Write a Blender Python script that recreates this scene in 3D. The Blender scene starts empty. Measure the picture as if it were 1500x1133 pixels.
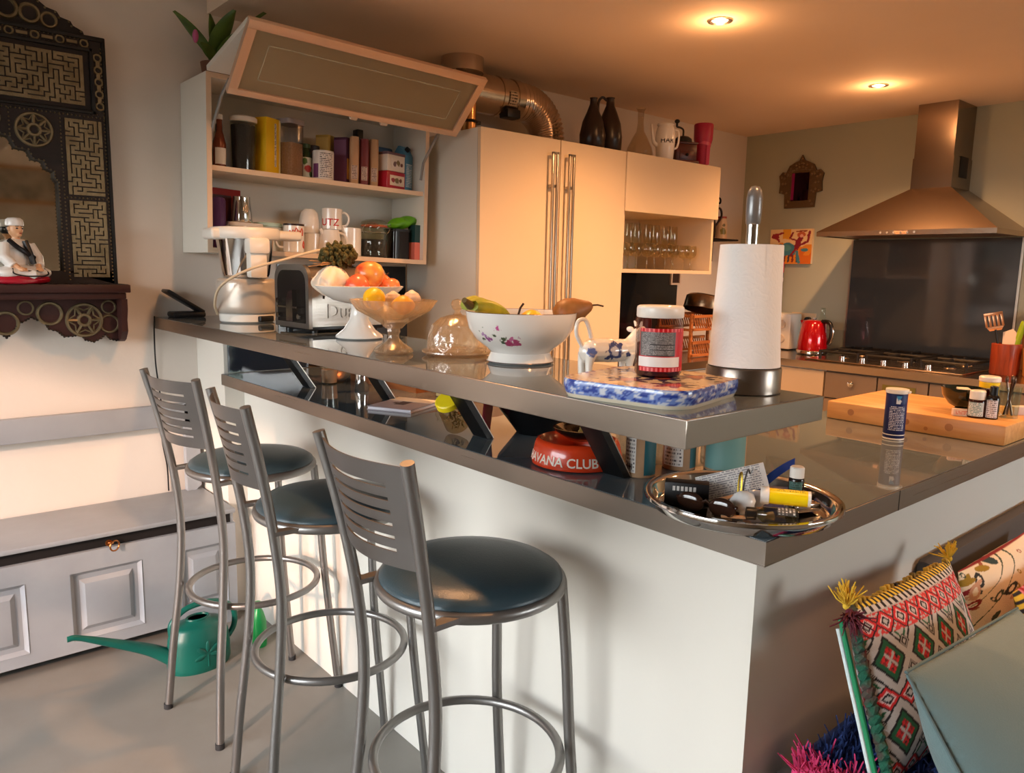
import bpy, bmesh, math, random
from mathutils import Vector, Matrix, noise
random.seed(7)
R = math.radians
scene = bpy.context.scene
COL = scene.collection
CAM = Vector((-1.0278, -3.1155, 1.3349))

# ------------------------------------------------------------------ colour / materials
def lin(c):
    out = []
    for v in c[:3]:
        v = v / 255.0
        out.append(v / 12.92 if v <= .04045 else ((v + .055) / 1.055) ** 2.4)
    return (*out, 1.0)

_M = {}
def mat(name, col, rough=.5, metal=0.0, spec=.5, bump=None, vary=None, coat=0.0, trans=0.0, ior=1.45,
        emit=None, alpha=1.0, brushed=None, sheen=0.0, coords='Object', attr=False):
    """bump=(scale,strength) noise bump; vary=(colour,scale,amount) blotches; brushed=(axis,strength) fine streaks"""
    if name in _M: return _M[name]
    m = bpy.data.materials.new(name); m.use_nodes = True
    nt = m.node_tree; N = nt.nodes; L = nt.links
    b = N['Principled BSDF']
    b.inputs['Base Color'].default_value = lin(col)
    b.inputs['Roughness'].default_value = rough
    b.inputs['Metallic'].default_value = metal
    b.inputs['Specular IOR Level'].default_value = spec
    b.inputs['IOR'].default_value = ior
    b.inputs['Transmission Weight'].default_value = trans
    b.inputs['Coat Weight'].default_value = coat
    b.inputs['Coat Roughness'].default_value = .06
    b.inputs['Alpha'].default_value = alpha
    b.inputs['Sheen Weight'].default_value = sheen
    if emit:
        b.inputs['Emission Color'].default_value = lin(emit[0]); b.inputs['Emission Strength'].default_value = emit[1]
    tc = N.new('ShaderNodeTexCoord')
    if attr:
        a = N.new('ShaderNodeAttribute'); a.attribute_name = 'Col'
        L.new(a.outputs['Color'], b.inputs['Base Color'])
    if vary:
        nz = N.new('ShaderNodeTexNoise'); nz.inputs['Scale'].default_value = vary[1]; nz.inputs['Detail'].default_value = 6
        L.new(tc.outputs[coords], nz.inputs['Vector'])
        rp = N.new('ShaderNodeValToRGB'); rp.color_ramp.elements[0].position = .5 - vary[2] / 2; rp.color_ramp.elements[1].position = .5 + vary[2] / 2
        rp.color_ramp.elements[0].color = lin(col); rp.color_ramp.elements[1].color = lin(vary[0])
        L.new(nz.outputs['Fac'], rp.inputs['Fac'])
        L.new(rp.outputs['Color'], b.inputs['Base Color'])
    if bump:
        nz = N.new('ShaderNodeTexNoise'); nz.inputs['Scale'].default_value = bump[0]; nz.inputs['Detail'].default_value = 4
        L.new(tc.outputs[coords], nz.inputs['Vector'])
        bp = N.new('ShaderNodeBump'); bp.inputs['Strength'].default_value = bump[1]; bp.inputs['Distance'].default_value = .004
        L.new(nz.outputs['Fac'], bp.inputs['Height']); L.new(bp.outputs['Normal'], b.inputs['Normal'])
    if brushed:
        mp = N.new('ShaderNodeMapping'); sc = [300, 300, 300]
        for ax in {'xy': (0, 1)}.get(brushed[0], (brushed[0],)): sc[ax] = 3
        mp.inputs['Scale'].default_value = sc
        L.new(tc.outputs['Object'], mp.inputs['Vector'])
        nz = N.new('ShaderNodeTexNoise'); nz.inputs['Scale'].default_value = 1; nz.inputs['Detail'].default_value = 1
        L.new(mp.outputs['Vector'], nz.inputs['Vector'])
        mr = N.new('ShaderNodeMapRange'); mr.inputs['To Min'].default_value = max(.04, rough - brushed[1]); mr.inputs['To Max'].default_value = rough + brushed[1]
        L.new(nz.outputs['Fac'], mr.inputs['Value']); L.new(mr.outputs['Result'], b.inputs['Roughness'])
        bp = N.new('ShaderNodeBump'); bp.inputs['Strength'].default_value = brushed[1] * .08; bp.inputs['Distance'].default_value = .0003
        L.new(nz.outputs['Fac'], bp.inputs['Height']); L.new(bp.outputs['Normal'], b.inputs['Normal'])
    _M[name] = m
    return m

def thin_glass(name, tint=(245, 250, 245), gloss=1.0, rough=.02):
    """thin blown glass: clear see-through with a Fresnel reflection"""
    if name in _M: return _M[name]
    m = bpy.data.materials.new(name); m.use_nodes = True
    nt = m.node_tree; N = nt.nodes; L = nt.links; N.clear()
    o = N.new('ShaderNodeOutputMaterial'); t = N.new('ShaderNodeBsdfTransparent'); t.inputs['Color'].default_value = lin(tint)
    g = N.new('ShaderNodeBsdfGlossy'); g.inputs['Roughness'].default_value = rough
    fr = N.new('ShaderNodeLayerWeight'); fr.inputs['Blend'].default_value = .5
    pw = N.new('ShaderNodeMath'); pw.operation = 'POWER'; pw.inputs[1].default_value = 3.5; L.new(fr.outputs['Facing'], pw.inputs[0])
    mu = N.new('ShaderNodeMath'); mu.operation = 'MULTIPLY_ADD'; mu.inputs[1].default_value = .5 * gloss; mu.inputs[2].default_value = .05 * gloss; mu.use_clamp = True
    mx = N.new('ShaderNodeMixShader')
    L.new(pw.outputs[0], mu.inputs[0]); L.new(mu.outputs[0], mx.inputs[0])
    L.new(t.outputs[0], mx.inputs[1]); L.new(g.outputs[0], mx.inputs[2]); L.new(mx.outputs[0], o.inputs[0])
    _M[name] = m
    return m

def wood(name, c1, c2, scale=3.0, rough=.45, axis=0, knots=True):
    if name in _M: return _M[name]
    m = bpy.data.materials.new(name); m.use_nodes = True
    nt = m.node_tree; N = nt.nodes; L = nt.links; b = N['Principled BSDF']; b.inputs['Roughness'].default_value = rough
    tc = N.new('ShaderNodeTexCoord'); mp = N.new('ShaderNodeMapping'); s = [14 * scale] * 3; s[axis] = 1.3 * scale
    mp.inputs['Scale'].default_value = s
    L.new(tc.outputs['Object'], mp.inputs['Vector'])
    nz = N.new('ShaderNodeTexNoise'); nz.inputs['Scale'].default_value = 1.2; nz.inputs['Detail'].default_value = 5; nz.inputs['Distortion'].default_value = .8
    L.new(mp.outputs['Vector'], nz.inputs['Vector'])
    rp = N.new('ShaderNodeValToRGB'); rp.color_ramp.elements[0].position = .35; rp.color_ramp.elements[1].position = .68
    rp.color_ramp.elements[0].color = lin(c1); rp.color_ramp.elements[1].color = lin(c2)
    L.new(nz.outputs['Fac'], rp.inputs['Fac']); L.new(rp.outputs['Color'], b.inputs['Base Color'])
    _M[name] = m
    return m

def printed(name, base, ink, lines=12, chars=40, fill=.55, rough=.5, vertical=False):
    """paper with rows of tiny printed dashes (needs UVs)"""
    if name in _M: return _M[name]
    m = bpy.data.materials.new(name); m.use_nodes = True
    nt = m.node_tree; N = nt.nodes; L = nt.links; b = N['Principled BSDF']; b.inputs['Roughness'].default_value = rough
    uv = N.new('ShaderNodeUVMap'); sp = N.new('ShaderNodeSeparateXYZ'); L.new(uv.outputs[0], sp.inputs[0])
    iu, iv = (1, 0) if vertical else (0, 1)
    def mth(op, a, bb=None):
        n = N.new('ShaderNodeMath'); n.operation = op
        for i, v in enumerate((a, bb)):
            if v is None: continue
            if isinstance(v, (int, float)): n.inputs[i].default_value = v
            else: L.new(v, n.inputs[i])
        return n.outputs[0]
    row = mth('MULTIPLY', sp.outputs[iv], lines); fr = mth('FRACT', row); fl = mth('FLOOR', row)
    on = mth('MULTIPLY', mth('GREATER_THAN', fr, .3), mth('LESS_THAN', fr, .8))
    cb = N.new('ShaderNodeCombineXYZ'); L.new(mth('MULTIPLY', sp.outputs[iu], chars), cb.inputs[0]); L.new(mth('MULTIPLY', fl, 7.31), cb.inputs[1])
    nz = N.new('ShaderNodeTexNoise'); nz.inputs['Scale'].default_value = 1; nz.inputs['Detail'].default_value = 1; L.new(cb.outputs[0], nz.inputs['Vector'])
    t = mth('GREATER_THAN', nz.outputs['Fac'], 1 - fill)
    ed = mth('MULTIPLY', mth('GREATER_THAN', sp.outputs[iu], .06), mth('LESS_THAN', sp.outputs[iu], .93))
    f = mth('MULTIPLY', mth('MULTIPLY', on, t), ed)
    mx = N.new('ShaderNodeMix'); mx.data_type = 'RGBA'; mx.inputs[6].default_value = lin(base); mx.inputs[7].default_value = lin(ink)
    L.new(f, mx.inputs[0]); L.new(mx.outputs[2], b.inputs['Base Color'])
    _M[name] = m
    return m

def spotted(name, base, spots, rough=.2, coat=.3, wob=.35, nscale=60):
    """glazed ware with a few painted blots: spots = [(point, radius, colour), ...] in object coordinates"""
    if name in _M: return _M[name]
    m = bpy.data.materials.new(name); m.use_nodes = True
    nt = m.node_tree; N = nt.nodes; L = nt.links; b = N['Principled BSDF']
    b.inputs['Roughness'].default_value = rough; b.inputs['Coat Weight'].default_value = coat
    tc = N.new('ShaderNodeTexCoord')
    nz = N.new('ShaderNodeTexNoise'); nz.inputs['Scale'].default_value = nscale; nz.inputs['Detail'].default_value = 3
    L.new(tc.outputs['Object'], nz.inputs['Vector'])
    prev = None
    for p, r, c in spots:
        d = N.new('ShaderNodeVectorMath'); d.operation = 'DISTANCE'; L.new(tc.outputs['Object'], d.inputs[0]); d.inputs[1].default_value = p
        a = N.new('ShaderNodeMath'); a.operation = 'MULTIPLY_ADD'; L.new(nz.outputs['Fac'], a.inputs[0]); a.inputs[1].default_value = r * wob * 4; a.inputs[2].default_value = -r * wob * 2
        s = N.new('ShaderNodeMath'); s.operation = 'ADD'; L.new(d.outputs['Value'], s.inputs[0]); L.new(a.outputs[0], s.inputs[1])
        q = N.new('ShaderNodeMapRange'); L.new(s.outputs[0], q.inputs['Value']); q.inputs['From Min'].default_value = r * .85; q.inputs['From Max'].default_value = r * 1.1
        q.inputs['To Min'].default_value = 1; q.inputs['To Max'].default_value = 0
        mx = N.new('ShaderNodeMix'); mx.data_type = 'RGBA'; L.new(q.outputs['Result'], mx.inputs[0])
        if prev is None: mx.inputs[6].default_value = lin(base)
        else: L.new(prev, mx.inputs[6])
        mx.inputs[7].default_value = lin(c); prev = mx.outputs[2]
    L.new(prev, b.inputs['Base Color'])
    _M[name] = m
    return m

# ------------------------------------------------------------------ mesh builder
def T(x=0, y=0, z=0, rx=0, ry=0, rz=0, s=1.0):
    m = Matrix.Translation((x, y, z)) @ Matrix.Rotation(rz, 4, 'Z') @ Matrix.Rotation(ry, 4, 'Y') @ Matrix.Rotation(rx, 4, 'X')
    return m @ Matrix.Scale(s, 4) if s != 1.0 else m

class MB:
    def __init__(self):
        self.bm = bmesh.new(); self.uv = self.bm.loops.layers.uv.new('UVMap'); self.cl = None
    def _x(self, vs, M):
        if M is not None:
            for v in vs: v.co = M @ v.co
    def box(self, c, s, bevel=0.0, M=None, seg=2):
        r = bmesh.ops.create_cube(self.bm, size=1.0)
        vs = r['verts']
        for v in vs: v.co = Vector((c[0] + v.co.x * s[0], c[1] + v.co.y * s[1], c[2] + v.co.z * s[2]))
        fs = set(f for v in vs for f in v.link_faces)
        for f in fs:
            f.normal_update(); n = f.normal
            ax = max(range(3), key=lambda i: abs(n[i])); a, b = [(1, 2), (0, 2), (0, 1)][ax]
            for l in f.loops:
                l[self.uv].uv = ((l.vert.co[a] - c[a]) / max(s[a], 1e-6) + .5, (l.vert.co[b] - c[b]) / max(s[b], 1e-6) + .5)
        if bevel > 0:
            es = set(e for v in vs for e in v.link_edges)
            rr = bmesh.ops.bevel(self.bm, geom=list(es), offset=min(bevel, min(s) * .45), segments=seg, affect='EDGES', profile=.5)
            vs = set(v for f in rr['faces'] for v in f.verts) | set(v for v in vs if v.is_valid)
        self._x(vs, M); return self
    def b2(self, lo, hi, bevel=0.0, M=None):
        return self.box([(a + b) / 2 for a, b in zip(lo, hi)], [b - a for a, b in zip(lo, hi)], bevel, M)
    def lathe(self, prof, seg=40, M=None, a0=0.0, a1=2 * math.pi):
        full = abs(a1 - a0 - 2 * math.pi) < 1e-6
        n = seg if full else seg + 1
        rings = []; allv = []
        for r, z in prof:
            if r < 1e-6:
                v = self.bm.verts.new((0, 0, z)); rings.append([v]); allv.append(v)
            else:
                ring = [self.bm.verts.new((r * math.cos(a0 + (a1 - a0) * i / seg), r * math.sin(a0 + (a1 - a0) * i / seg), z)) for i in range(n)]
                rings.append(ring); allv += ring
        for k in range(len(rings) - 1):
            A, B = rings[k], rings[k + 1]
            cnt = seg if full else seg
            for i in range(cnt):
                j = (i + 1) % n if full else i + 1
                try:
                    if len(A) == 1 and len(B) == 1: continue
                    if len(A) == 1: f = self.bm.faces.new((A[0], B[j], B[i])); uvs = [(.5, k), (j, k + 1), (i, k + 1)]
                    elif len(B) == 1: f = self.bm.faces.new((A[i], A[j], B[0])); uvs = [(i, k), (j, k), (.5, k + 1)]
                    else: f = self.bm.faces.new((A[i], A[j], B[j], B[i])); uvs = [(i, k), (i + 1, k), (i + 1, k + 1), (i, k + 1)]
                    for l, (u, w) in zip(f.loops, uvs): l[self.uv].uv = (u / seg, w / (len(prof) - 1))
                except ValueError: pass
        self._x(allv, M); return self
    def cyl(self, c, r, h, seg=32, M=None, r2=None, bevel=0.0):
        r2 = r if r2 is None else r2
        z0, z1 = c[2], c[2] + h
        if bevel: prof = [(0, z0), (r - bevel, z0), (r, z0 + bevel), (r2, z1 - bevel), (r2 - bevel, z1), (0, z1)]
        else: prof = [(0, z0), (r, z0), (r2, z1), (0, z1)]
        mm = Matrix.Translation((c[0], c[1], 0)); mm = M @ mm if M is not None else mm
        return self.lathe(prof, seg, mm)
    def tube(self, pts, r, seg=10, closed=False, M=None, cap=True):
        P = [Vector(p) for p in pts]; n = len(P); rs = r if isinstance(r, (list, tuple)) else [r] * n
        rings = []; allv = []; prevn = None
        for i in range(n):
            if closed: t = P[(i + 1) % n] - P[i - 1]
            else: t = P[min(i + 1, n - 1)] - P[max(i - 1, 0)]
            t.normalize()
            if prevn is None:
                up = Vector((0, 0, 1)) if abs(t.z) < .9 else Vector((1, 0, 0)); nn = up.cross(t).normalized()
            else:
                nn = (prevn - t * prevn.dot(t))
                nn = nn.normalized() if nn.length > 1e-6 else prevn
            prevn = nn; bb = t.cross(nn)
            ring = [self.bm.verts.new(P[i] + (nn * math.cos(2 * math.pi * k / seg) + bb * math.sin(2 * math.pi * k / seg)) * rs[i]) for k in range(seg)]
            rings.append(ring); allv += ring
        m = n if closed else n - 1
        for i in range(m):
            A, B = rings[i], rings[(i + 1) % n]
            for k in range(seg):
                f = self.bm.faces.new((A[k], A[(k + 1) % seg], B[(k + 1) % seg], B[k]))
                for l, (u, w) in zip(f.loops, ((k, i), (k + 1, i), (k + 1, i + 1), (k, i + 1))): l[self.uv].uv = (u / seg, w / m)
        if cap and not closed:
            self.bm.faces.new(list(reversed(rings[0]))); self.bm.faces.new(rings[-1])
        self._x(allv, M); return self
    def ring(self, c, R0, r, seg=48, tseg=10, M=None):
        pts = [(c[0] + R0 * math.cos(2 * math.pi * i / seg), c[1] + R0 * math.sin(2 * math.pi * i / seg), c[2]) for i in range(seg)]
        return self.tube(pts, r, tseg, True, M)
    def prism(self, poly, d0, d1, axis='y', M=None):
        """extrude a 2D outline: axis 'y' -> (u,w) are x,z ; 'z' -> x,y ; 'x' -> y,z"""
        def P3(u, w, d): return {'y': (u, d, w), 'z': (u, w, d), 'x': (d, u, w)}[axis]
        A = [self.bm.verts.new(P3(u, w, d0)) for u, w in poly]; B = [self.bm.verts.new(P3(u, w, d1)) for u, w in poly]
        n = len(poly)
        fs = [self.bm.faces.new(A), self.bm.faces.new(list(reversed(B)))]
        for i in range(n): fs.append(self.bm.faces.new((A[i], B[i], B[(i + 1) % n], A[(i + 1) % n])))
        us = [p[0] for p in poly]; ws = [p[1] for p in poly]
        for f in fs[:2]:
            for l, p in zip(f.loops, poly if f is fs[0] else list(reversed(poly))):
                l[self.uv].uv = ((p[0] - min(us)) / (max(us) - min(us)), (p[1] - min(ws)) / (max(ws) - min(ws)))
        self._x(A + B, M); return self
    def ell(self, c, r, M=None, nu=20, nv=12):
        rr = (r, r, r) if isinstance(r, (int, float)) else r
        def f(u, v):
            a = 2 * math.pi * u; b = math.pi * (v - .5)
            return (c[0] + rr[0] * math.cos(a) * math.cos(b), c[1] + rr[1] * math.sin(a) * math.cos(b), c[2] + rr[2] * math.sin(b))
        return self.surf(f, nu, nv, M=M, wrap=True)
    def surf(self, fn, nu, nv, M=None, wrap=False, col=None):
        if col and self.cl is None: self.cl = self.bm.verts.layers.float_color.new('Col')
        n = nu if wrap else nu + 1
        G = []; allv = []
        for j in range(nv + 1):
            row = []
            for i in range(n):
                u, v = i / nu, j / nv
                vt = self.bm.verts.new(fn(u, v)); row.append(vt); allv.append(vt)
                if col: vt[self.cl] = lin(col(u, v))
            G.append(row)
        for j in range(nv):
            for i in range(nu):
                i2 = (i + 1) % n if wrap else i + 1
                try:
                    f = self.bm.faces.new((G[j][i], G[j][i2], G[j + 1][i2], G[j + 1][i]))
                    for l, (a, b) in zip(f.loops, ((i, j), (i + 1, j), (i + 1, j + 1), (i, j + 1))): l[self.uv].uv = (a / nu, b / nv)
                except ValueError: pass
        self._x(allv, M); return self
    def patch(self, r, z0, z1, a0, a1, seg=14, M=None, r2=None):
        """a label lying on a round body, u left to right seen from outside"""
        r2 = r if r2 is None else r2
        def f(u, v):
            a = a0 + (a1 - a0) * u; q = r + (r2 - r) * v
            return (q * math.cos(a), q * math.sin(a), z0 + (z1 - z0) * v)
        return self.surf(f, seg, 2, M)
    def mesh(self, name, mt, angle=38, weld=True):
        if weld: bmesh.ops.remove_doubles(self.bm, verts=self.bm.verts, dist=1e-6)
        bmesh.ops.recalc_face_normals(self.bm, faces=self.bm.faces)
        me = bpy.data.meshes.new(name); self.bm.to_mesh(me); self.bm.free()
        if angle:
            me.shade_smooth(); me.set_sharp_from_angle(angle=R(angle))
        me.materials.append(mt)
        return me

def link(o, parent=None):
    COL.objects.link(o)
    if parent is not None: o.parent = parent
    return o
def part(name, mb, mt, parent, label=None, angle=38, loc=None, weld=True):
    o = bpy.data.objects.new(name, mb.mesh(name, mt, angle, weld)); link(o, parent)
    if label: o['label'] = label
    if loc: o.location = loc
    return o
def tag(o, label, cat, group=None):
    o['label'] = label; o['category'] = cat
    if group: o['group'] = group
    return o
def thing(name, label, cat, loc=(0, 0, 0), rz=0.0, group=None):
    o = bpy.data.objects.new(name, None); o.empty_display_size = .05; o.location = loc; o.rotation_euler = (0, 0, rz)
    return tag(link(o), label, cat, group)
def solo(name, mb, mt, label, cat, loc=(0, 0, 0), rz=0.0, group=None, angle=38):
    o = part(name, mb, mt, None, None, angle); o.location = loc; o.rotation_euler = (0, 0, rz)
    return tag(o, label, cat, group)
def struct(name, mb, mt, parent=None, angle=38):
    o = part(name, mb, mt, parent, None, angle)
    if parent is None: o['kind'] = 'structure'
    return o
def dup(root, loc, rz, label=None):
    r = root.copy(); COL.objects.link(r); r.location = loc; r.rotation_euler = (0, 0, rz)
    if label: r['label'] = label
    for ch in list(root.children):
        c = ch.copy(); COL.objects.link(c); c.parent = r
        for g in list(ch.children):
            d = g.copy(); COL.objects.link(d); d.parent = c
    return r
def face_cam(x, y):
    return math.atan2(CAM.y - y, CAM.x - x)

def text_mb(s, size, depth, fn=None, bold=0.0):
    """letters as a mesh: text lies in the x-z plane facing -y, origin bottom centre; fn bends a point"""
    cu = bpy.data.curves.new('t', 'FONT'); cu.body = s; cu.size = size; cu.extrude = depth / 2; cu.align_x = 'CENTER'; cu.offset = bold; cu.resolution_u = 3
    o = bpy.data.objects.new('t', cu); COL.objects.link(o)
    dg = bpy.context.evaluated_depsgraph_get(); dg.update()
    me = bpy.data.meshes.new_from_object(o.evaluated_get(dg))
    bpy.data.objects.remove(o); bpy.data.curves.remove(cu)
    mb = MB(); mb.bm.from_mesh(me); bpy.data.meshes.remove(me)
    mb.uv = mb.bm.loops.layers.uv.verify()
    if fn: bmesh.ops.subdivide_edges(mb.bm, edges=[e for e in mb.bm.edges if e.calc_length() > size * .25], cuts=2)
    for v in mb.bm.verts:
        p = Vector((v.co.x, -v.co.z, v.co.y)); v.co = Vector(fn(p)) if fn else p
    return mb
def round_text(s, size, depth, r, z, a):
    """letters wrapped on a cylinder of radius r, centred on angle a"""
    def f(p):
        ang = a + p.x / r; q = r - p.y
        return (q * math.cos(ang), q * math.sin(ang), z + p.z)
    return text_mb(s, size, depth, f, bold=size * .012)
# ------------------------------------------------------------------ shared materials
WALLW = mat('white_plaster', (222, 213, 203), .85, bump=(60, .08), vary=((214, 204, 193), 2.0, .5))
WALLG = mat('sage_plaster', (176, 180, 164), .85, bump=(60, .08), vary=((168, 172, 155), 1.5, .5))
CEIL = mat('cream_ceiling', (236, 214, 190), .85, bump=(40, .08), vary=((230, 206, 180), 1.6, .5))
FLOOR = mat('poured_floor', (138, 134, 127), .5, bump=(30, .05), vary=((126, 121, 114), 5.0, .5))
PANEL = mat('white_panel', (222, 217, 207), .45, vary=((214, 208, 197), 1.2, .6))
STEEL = mat('brushed_steel', (148, 137, 127), .3, 1.0, brushed=('xy', .05))
STEELX = mat('brushed_steel_cross', (178, 170, 162), .3, 1.0, brushed=('xy', .05))
STEELV = mat('brushed_steel_upright', (176, 168, 158), .3, 1.0, brushed=(2, .06))
CHROME = mat('polished_metal', (215, 213, 210), .09, 1.0)
SILVERP = mat('silver_paint', (142, 139, 136), .36, .85)
TOPG = mat('slate_glass', (96, 106, 112), .03, 0, .8)
VINYL = mat('slate_vinyl', (52, 70, 78), .33, 0, .5, bump=(300, .12))
BLACK = mat('black_plastic', (18, 18, 19), .4)
BLACKG = mat('black_gloss', (14, 14, 15), .12)
RUBBER = mat('dark_rubber', (40, 40, 41), .8)
WHITEP = mat('white_plastic', (236, 232, 224), .3, coat=.2)
PORC = mat('white_porcelain', (238, 234, 228), .14, coat=.5)
CREAM = mat('cream_lacquer', (228, 208, 178), .38, vary=((222, 200, 168), 1.3, .6))
CABW = mat('cabinet_white', (226, 222, 212), .45)
EDGE = mat('beech_edge', (226, 200, 172), .5)
BENCH = mat('grey_blue_paint', (158, 163, 169), .42, bump=(25, .12), vary=((146, 151, 157), 6, .45))
SHADE_DARK = mat('shade_dark', (20, 14, 12), .8)
GLASS = thin_glass('clear_glass')
GREYGL = mat('slate_splash_glass', (62, 66, 70), .07, 0, .6)
FROST = None
# ------------------------------------------------------------------ the room
struct('floor', MB().b2((-3.0, -6.2, -.12), (4.0, .15, 0)), FLOOR)
struct('wall_back', MB().b2((-3.0, 0, 0), (3.9, .15, 3.3)), WALLW)
struct('wall_right', MB().b2((3.752, -6.2, 0), (3.9, 0, 3.3)), WALLG)
def wall_with_hole(name, axis, pos, th, a0, a1, h, hole, m):
    u0, u1, z0, z1 = hole
    mb = MB()
    def bb(p0, p1, q0, q1):
        if axis == 'x': mb.b2((pos, p0, q0), (pos + th, p1, q1))
        else: mb.b2((p0, pos, q0), (p1, pos + th, q1))
    bb(a0, u0, 0, h); bb(u1, a1, 0, h); bb(u0, u1, 0, z0); bb(u0, u1, z1, h)
    return struct(name, mb, m)
FARW = mat('beige_plaster', (186, 172, 152), .85, bump=(60, .08))
wall_with_hole('wall_left', 'x', -3.15, .15, -6.2, .15, 3.3, (-2.9, -.4, .45, 2.0), FARW)
wall_with_hole('wall_front', 'y', -6.35, .15, -3.0, 3.9, 3.3, (1.4, 3.3, .9, 2.1), FARW)
struct('ceiling', MB().b2((.1, -6.2, 2.27), (3.752, -.0005, 2.45)), CEIL)
struct('wall_soffit', MB().b2((.1, -6.2, 2.4505), (.2, -.0005, 3.3)), WALLW)
struct('ceiling_upper', MB().b2((-3.0, -6.2, 3.2), (.1, 0, 3.35)), mat('old_ceiling', (214, 200, 186), .8))
def window(name, axis, pos, u0, u1, z0, z1, cols, rows):
    fr = MB(); t = .05
    def bb(a0, a1, b0, b1):
        if axis == 'x': fr.b2((pos - .03, a0, b0), (pos + .03, a1, b1))
        else: fr.b2((a0, pos - .03, b0), (a1, pos + .03, b1))
    bb(u0, u1, z0, z0 + t); bb(u0, u1, z1 - t, z1); bb(u0, u0 + t, z0, z1); bb(u1 - t, u1, z0, z1)
    for i in range(1, cols): u = u0 + (u1 - u0) * i / cols; bb(u - .02, u + .02, z0, z1)
    for i in range(1, rows): z = z0 + (z1 - z0) * i / rows; bb(u0, u1, z - .015, z + .015)
    o = struct(name, fr, WHITEP)
    g = MB()
    if axis == 'x': g.b2((pos - .003, u0 + t, z0 + t), (pos + .003, u1 - t, z1 - t))
    else: g.b2((u0 + t, pos - .003, z0 + t), (u1 - t, pos + .003, z1 - t))
    part('pane', g, thin_glass('window_glass', (252, 253, 252)), o)
window('window_1', 'x', -3.075, -2.9, -.4, .45, 2.0, 3, 2)
window('added_window', 'y', -6.275, 1.4, 3.3, .9, 2.1, 2, 1)  # unseen window, added to light the bar end and cushions

# two (and the two farther) recessed lamps
def downlight(x, y, label):
    t = thing('ceiling_downlight', label, 'downlight', (x, y, 2.27), 0, 'recessed ceiling downlights')
    part('bezel', MB().lathe([(.046, 0), (.046, -.004), (.036, -.006), (.03, -.001), (.03, .004)], 32), STEELX, t)
    part('bulb', MB().lathe([(0, -.004), (.018, -.003), (.029, -.0005), (.029, .004), (0, .004)], 24),
         mat('lit_halogen', (255, 225, 180), .4, emit=((255, 214, 160), 30)), t)
    return t
downlight(1.528, -1.301, 'larger glowing ceiling spot, the one nearer the tall pantry doors')
downlight(2.911, -1.268, 'glowing round ceiling spot close to the steel cooker hood chimney')
# ------------------------------------------------------------------ the bar peninsula
t = thing('bar_cabinet', 'white panelled cabinet body of the breakfast bar under the steel-edged counter', 'bar', (0, 0, 0))
part('front_panel', MB().b2((.085, -2.44, 0), (.105, -.285, .893)), PANEL, t)
part('end_panel', MB().b2((.085, -2.46, 0), (2.6, -2.44, .893)), PANEL, t)
part('carcass', MB().b2((.106, -2.439, .0), (.62, -.30, .892)).b2((.62, -2.439, 0), (1.55, -2.02, .892)), CABW, t)
part('wall_pillar', MB().b2((.012, -.284, 0), (.34, -.001, 1.0875)), PANEL, t)
part('glass_cladding', MB().b2((.026, -.290, .937), (.345, -.2845, 1.0865)).b2((.3405, -.2845, .937), (.346, -.01, 1.0865)), mat('navy_back_glass', (38, 46, 56), .06, 0, .6), t, 'dark blue glass')
LSH = [(0, -2.523), (1.62, -2.523), (1.62, -2.0), (.66, -2.0), (.66, -.286), (0, -.286)]
LSI = [(.003, -2.520), (1.617, -2.520), (1.617, -2.003), (.657, -2.003), (.657, -.289), (.003, -.289)]
t = thing('lower_countertop', 'long L-shaped slate glass worktop with brushed steel edge above the white bar base', 'countertop', (0, 0, 0))
part('steel_edge', MB().prism(LSH, .894, .9335, 'z'), STEEL, t, 'brushed steel edge', angle=20)
part('glass_top', MB().prism(LSI, .9336, .9345, 'z'), TOPG, t, 'glossy slate glass', angle=20)
part('edge_joint', MB().b2((.468, -2.5236, .894), (.4705, -2.5225, .9337)), mat('joint_dark', (60, 52, 48), .5, .6), t)
C0 = .9345
t = thing('raised_bar_top', 'raised breakfast bar shelf of slate glass with thick brushed steel edge', 'bar top', (0, 0, 0))
part('steel_edge', MB().b2((-.145, -2.472, 1.088), (.242, -.002, 1.1306), .0012), STEEL, t, 'brushed steel edge', angle=20)
part('glass_top', MB().b2((-.141, -2.468, 1.1300), (.238, -.003, 1.1312)), TOPG, t, 'glossy slate glass', angle=20)
for x1, y in ((.125, -.75), (.2, -1.134), (.118, -1.69), (.112, -2.125)):
    x0 = x1 - .105
    b = MB().prism([(x1 - .012, C0 + .001), (x1 + .006, C0 + .001), (x0 + .006, 1.0875), (x0 - .012, 1.0875)], y - .028, y + .028, 'y')
    o = part('support_bracket', b, mat('black_bracket', (24, 23, 23), .3, .3), t, 'slanted black bracket', angle=20)
    part('steel_face', MB().prism([(x1 + .0062, C0 + .001), (x1 + .009, C0 + .001), (x0 + .009, 1.0875), (x0 + .0062, 1.0875)], y - .028, y + .028, 'y'), STEELV, o, 'steel inner face', angle=20)
B0 = 1.1313

# ------------------------------------------------------------------ bar stools
def spline(pts, n=7):
    out = []; P = [Vector(p) for p in pts]; P = [2 * P[0] - P[1]] + P + [2 * P[-1] - P[-2]]
    for i in range(1, len(P) - 2):
        for k in range(n):
            s = k / n; a, b, c, d = P[i - 1], P[i], P[i + 1], P[i + 2]
            out.append(.5 * ((2 * b) + (-a + c) * s + (2 * a - 5 * b + 4 * c - d) * s * s + (-a + 3 * b - 3 * c + d) * s ** 3))
    out.append(P[-2]); return out
BACKP = [(-.215, .150, 0), (-.198, .136, .2), (-.176, .123, .40), (-.166, .120, .58), (-.180, .122, .74), (-.208, .132, .90), (-.240, .146, 1.04)]
def back_at(z):
    for a, b in zip(BACKP, BACKP[1:]):
        if a[2] <= z <= b[2]:
            k = (z - a[2]) / (b[2] - a[2]); return [a[i] + (b[i] - a[i]) * k for i in range(3)]
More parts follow.
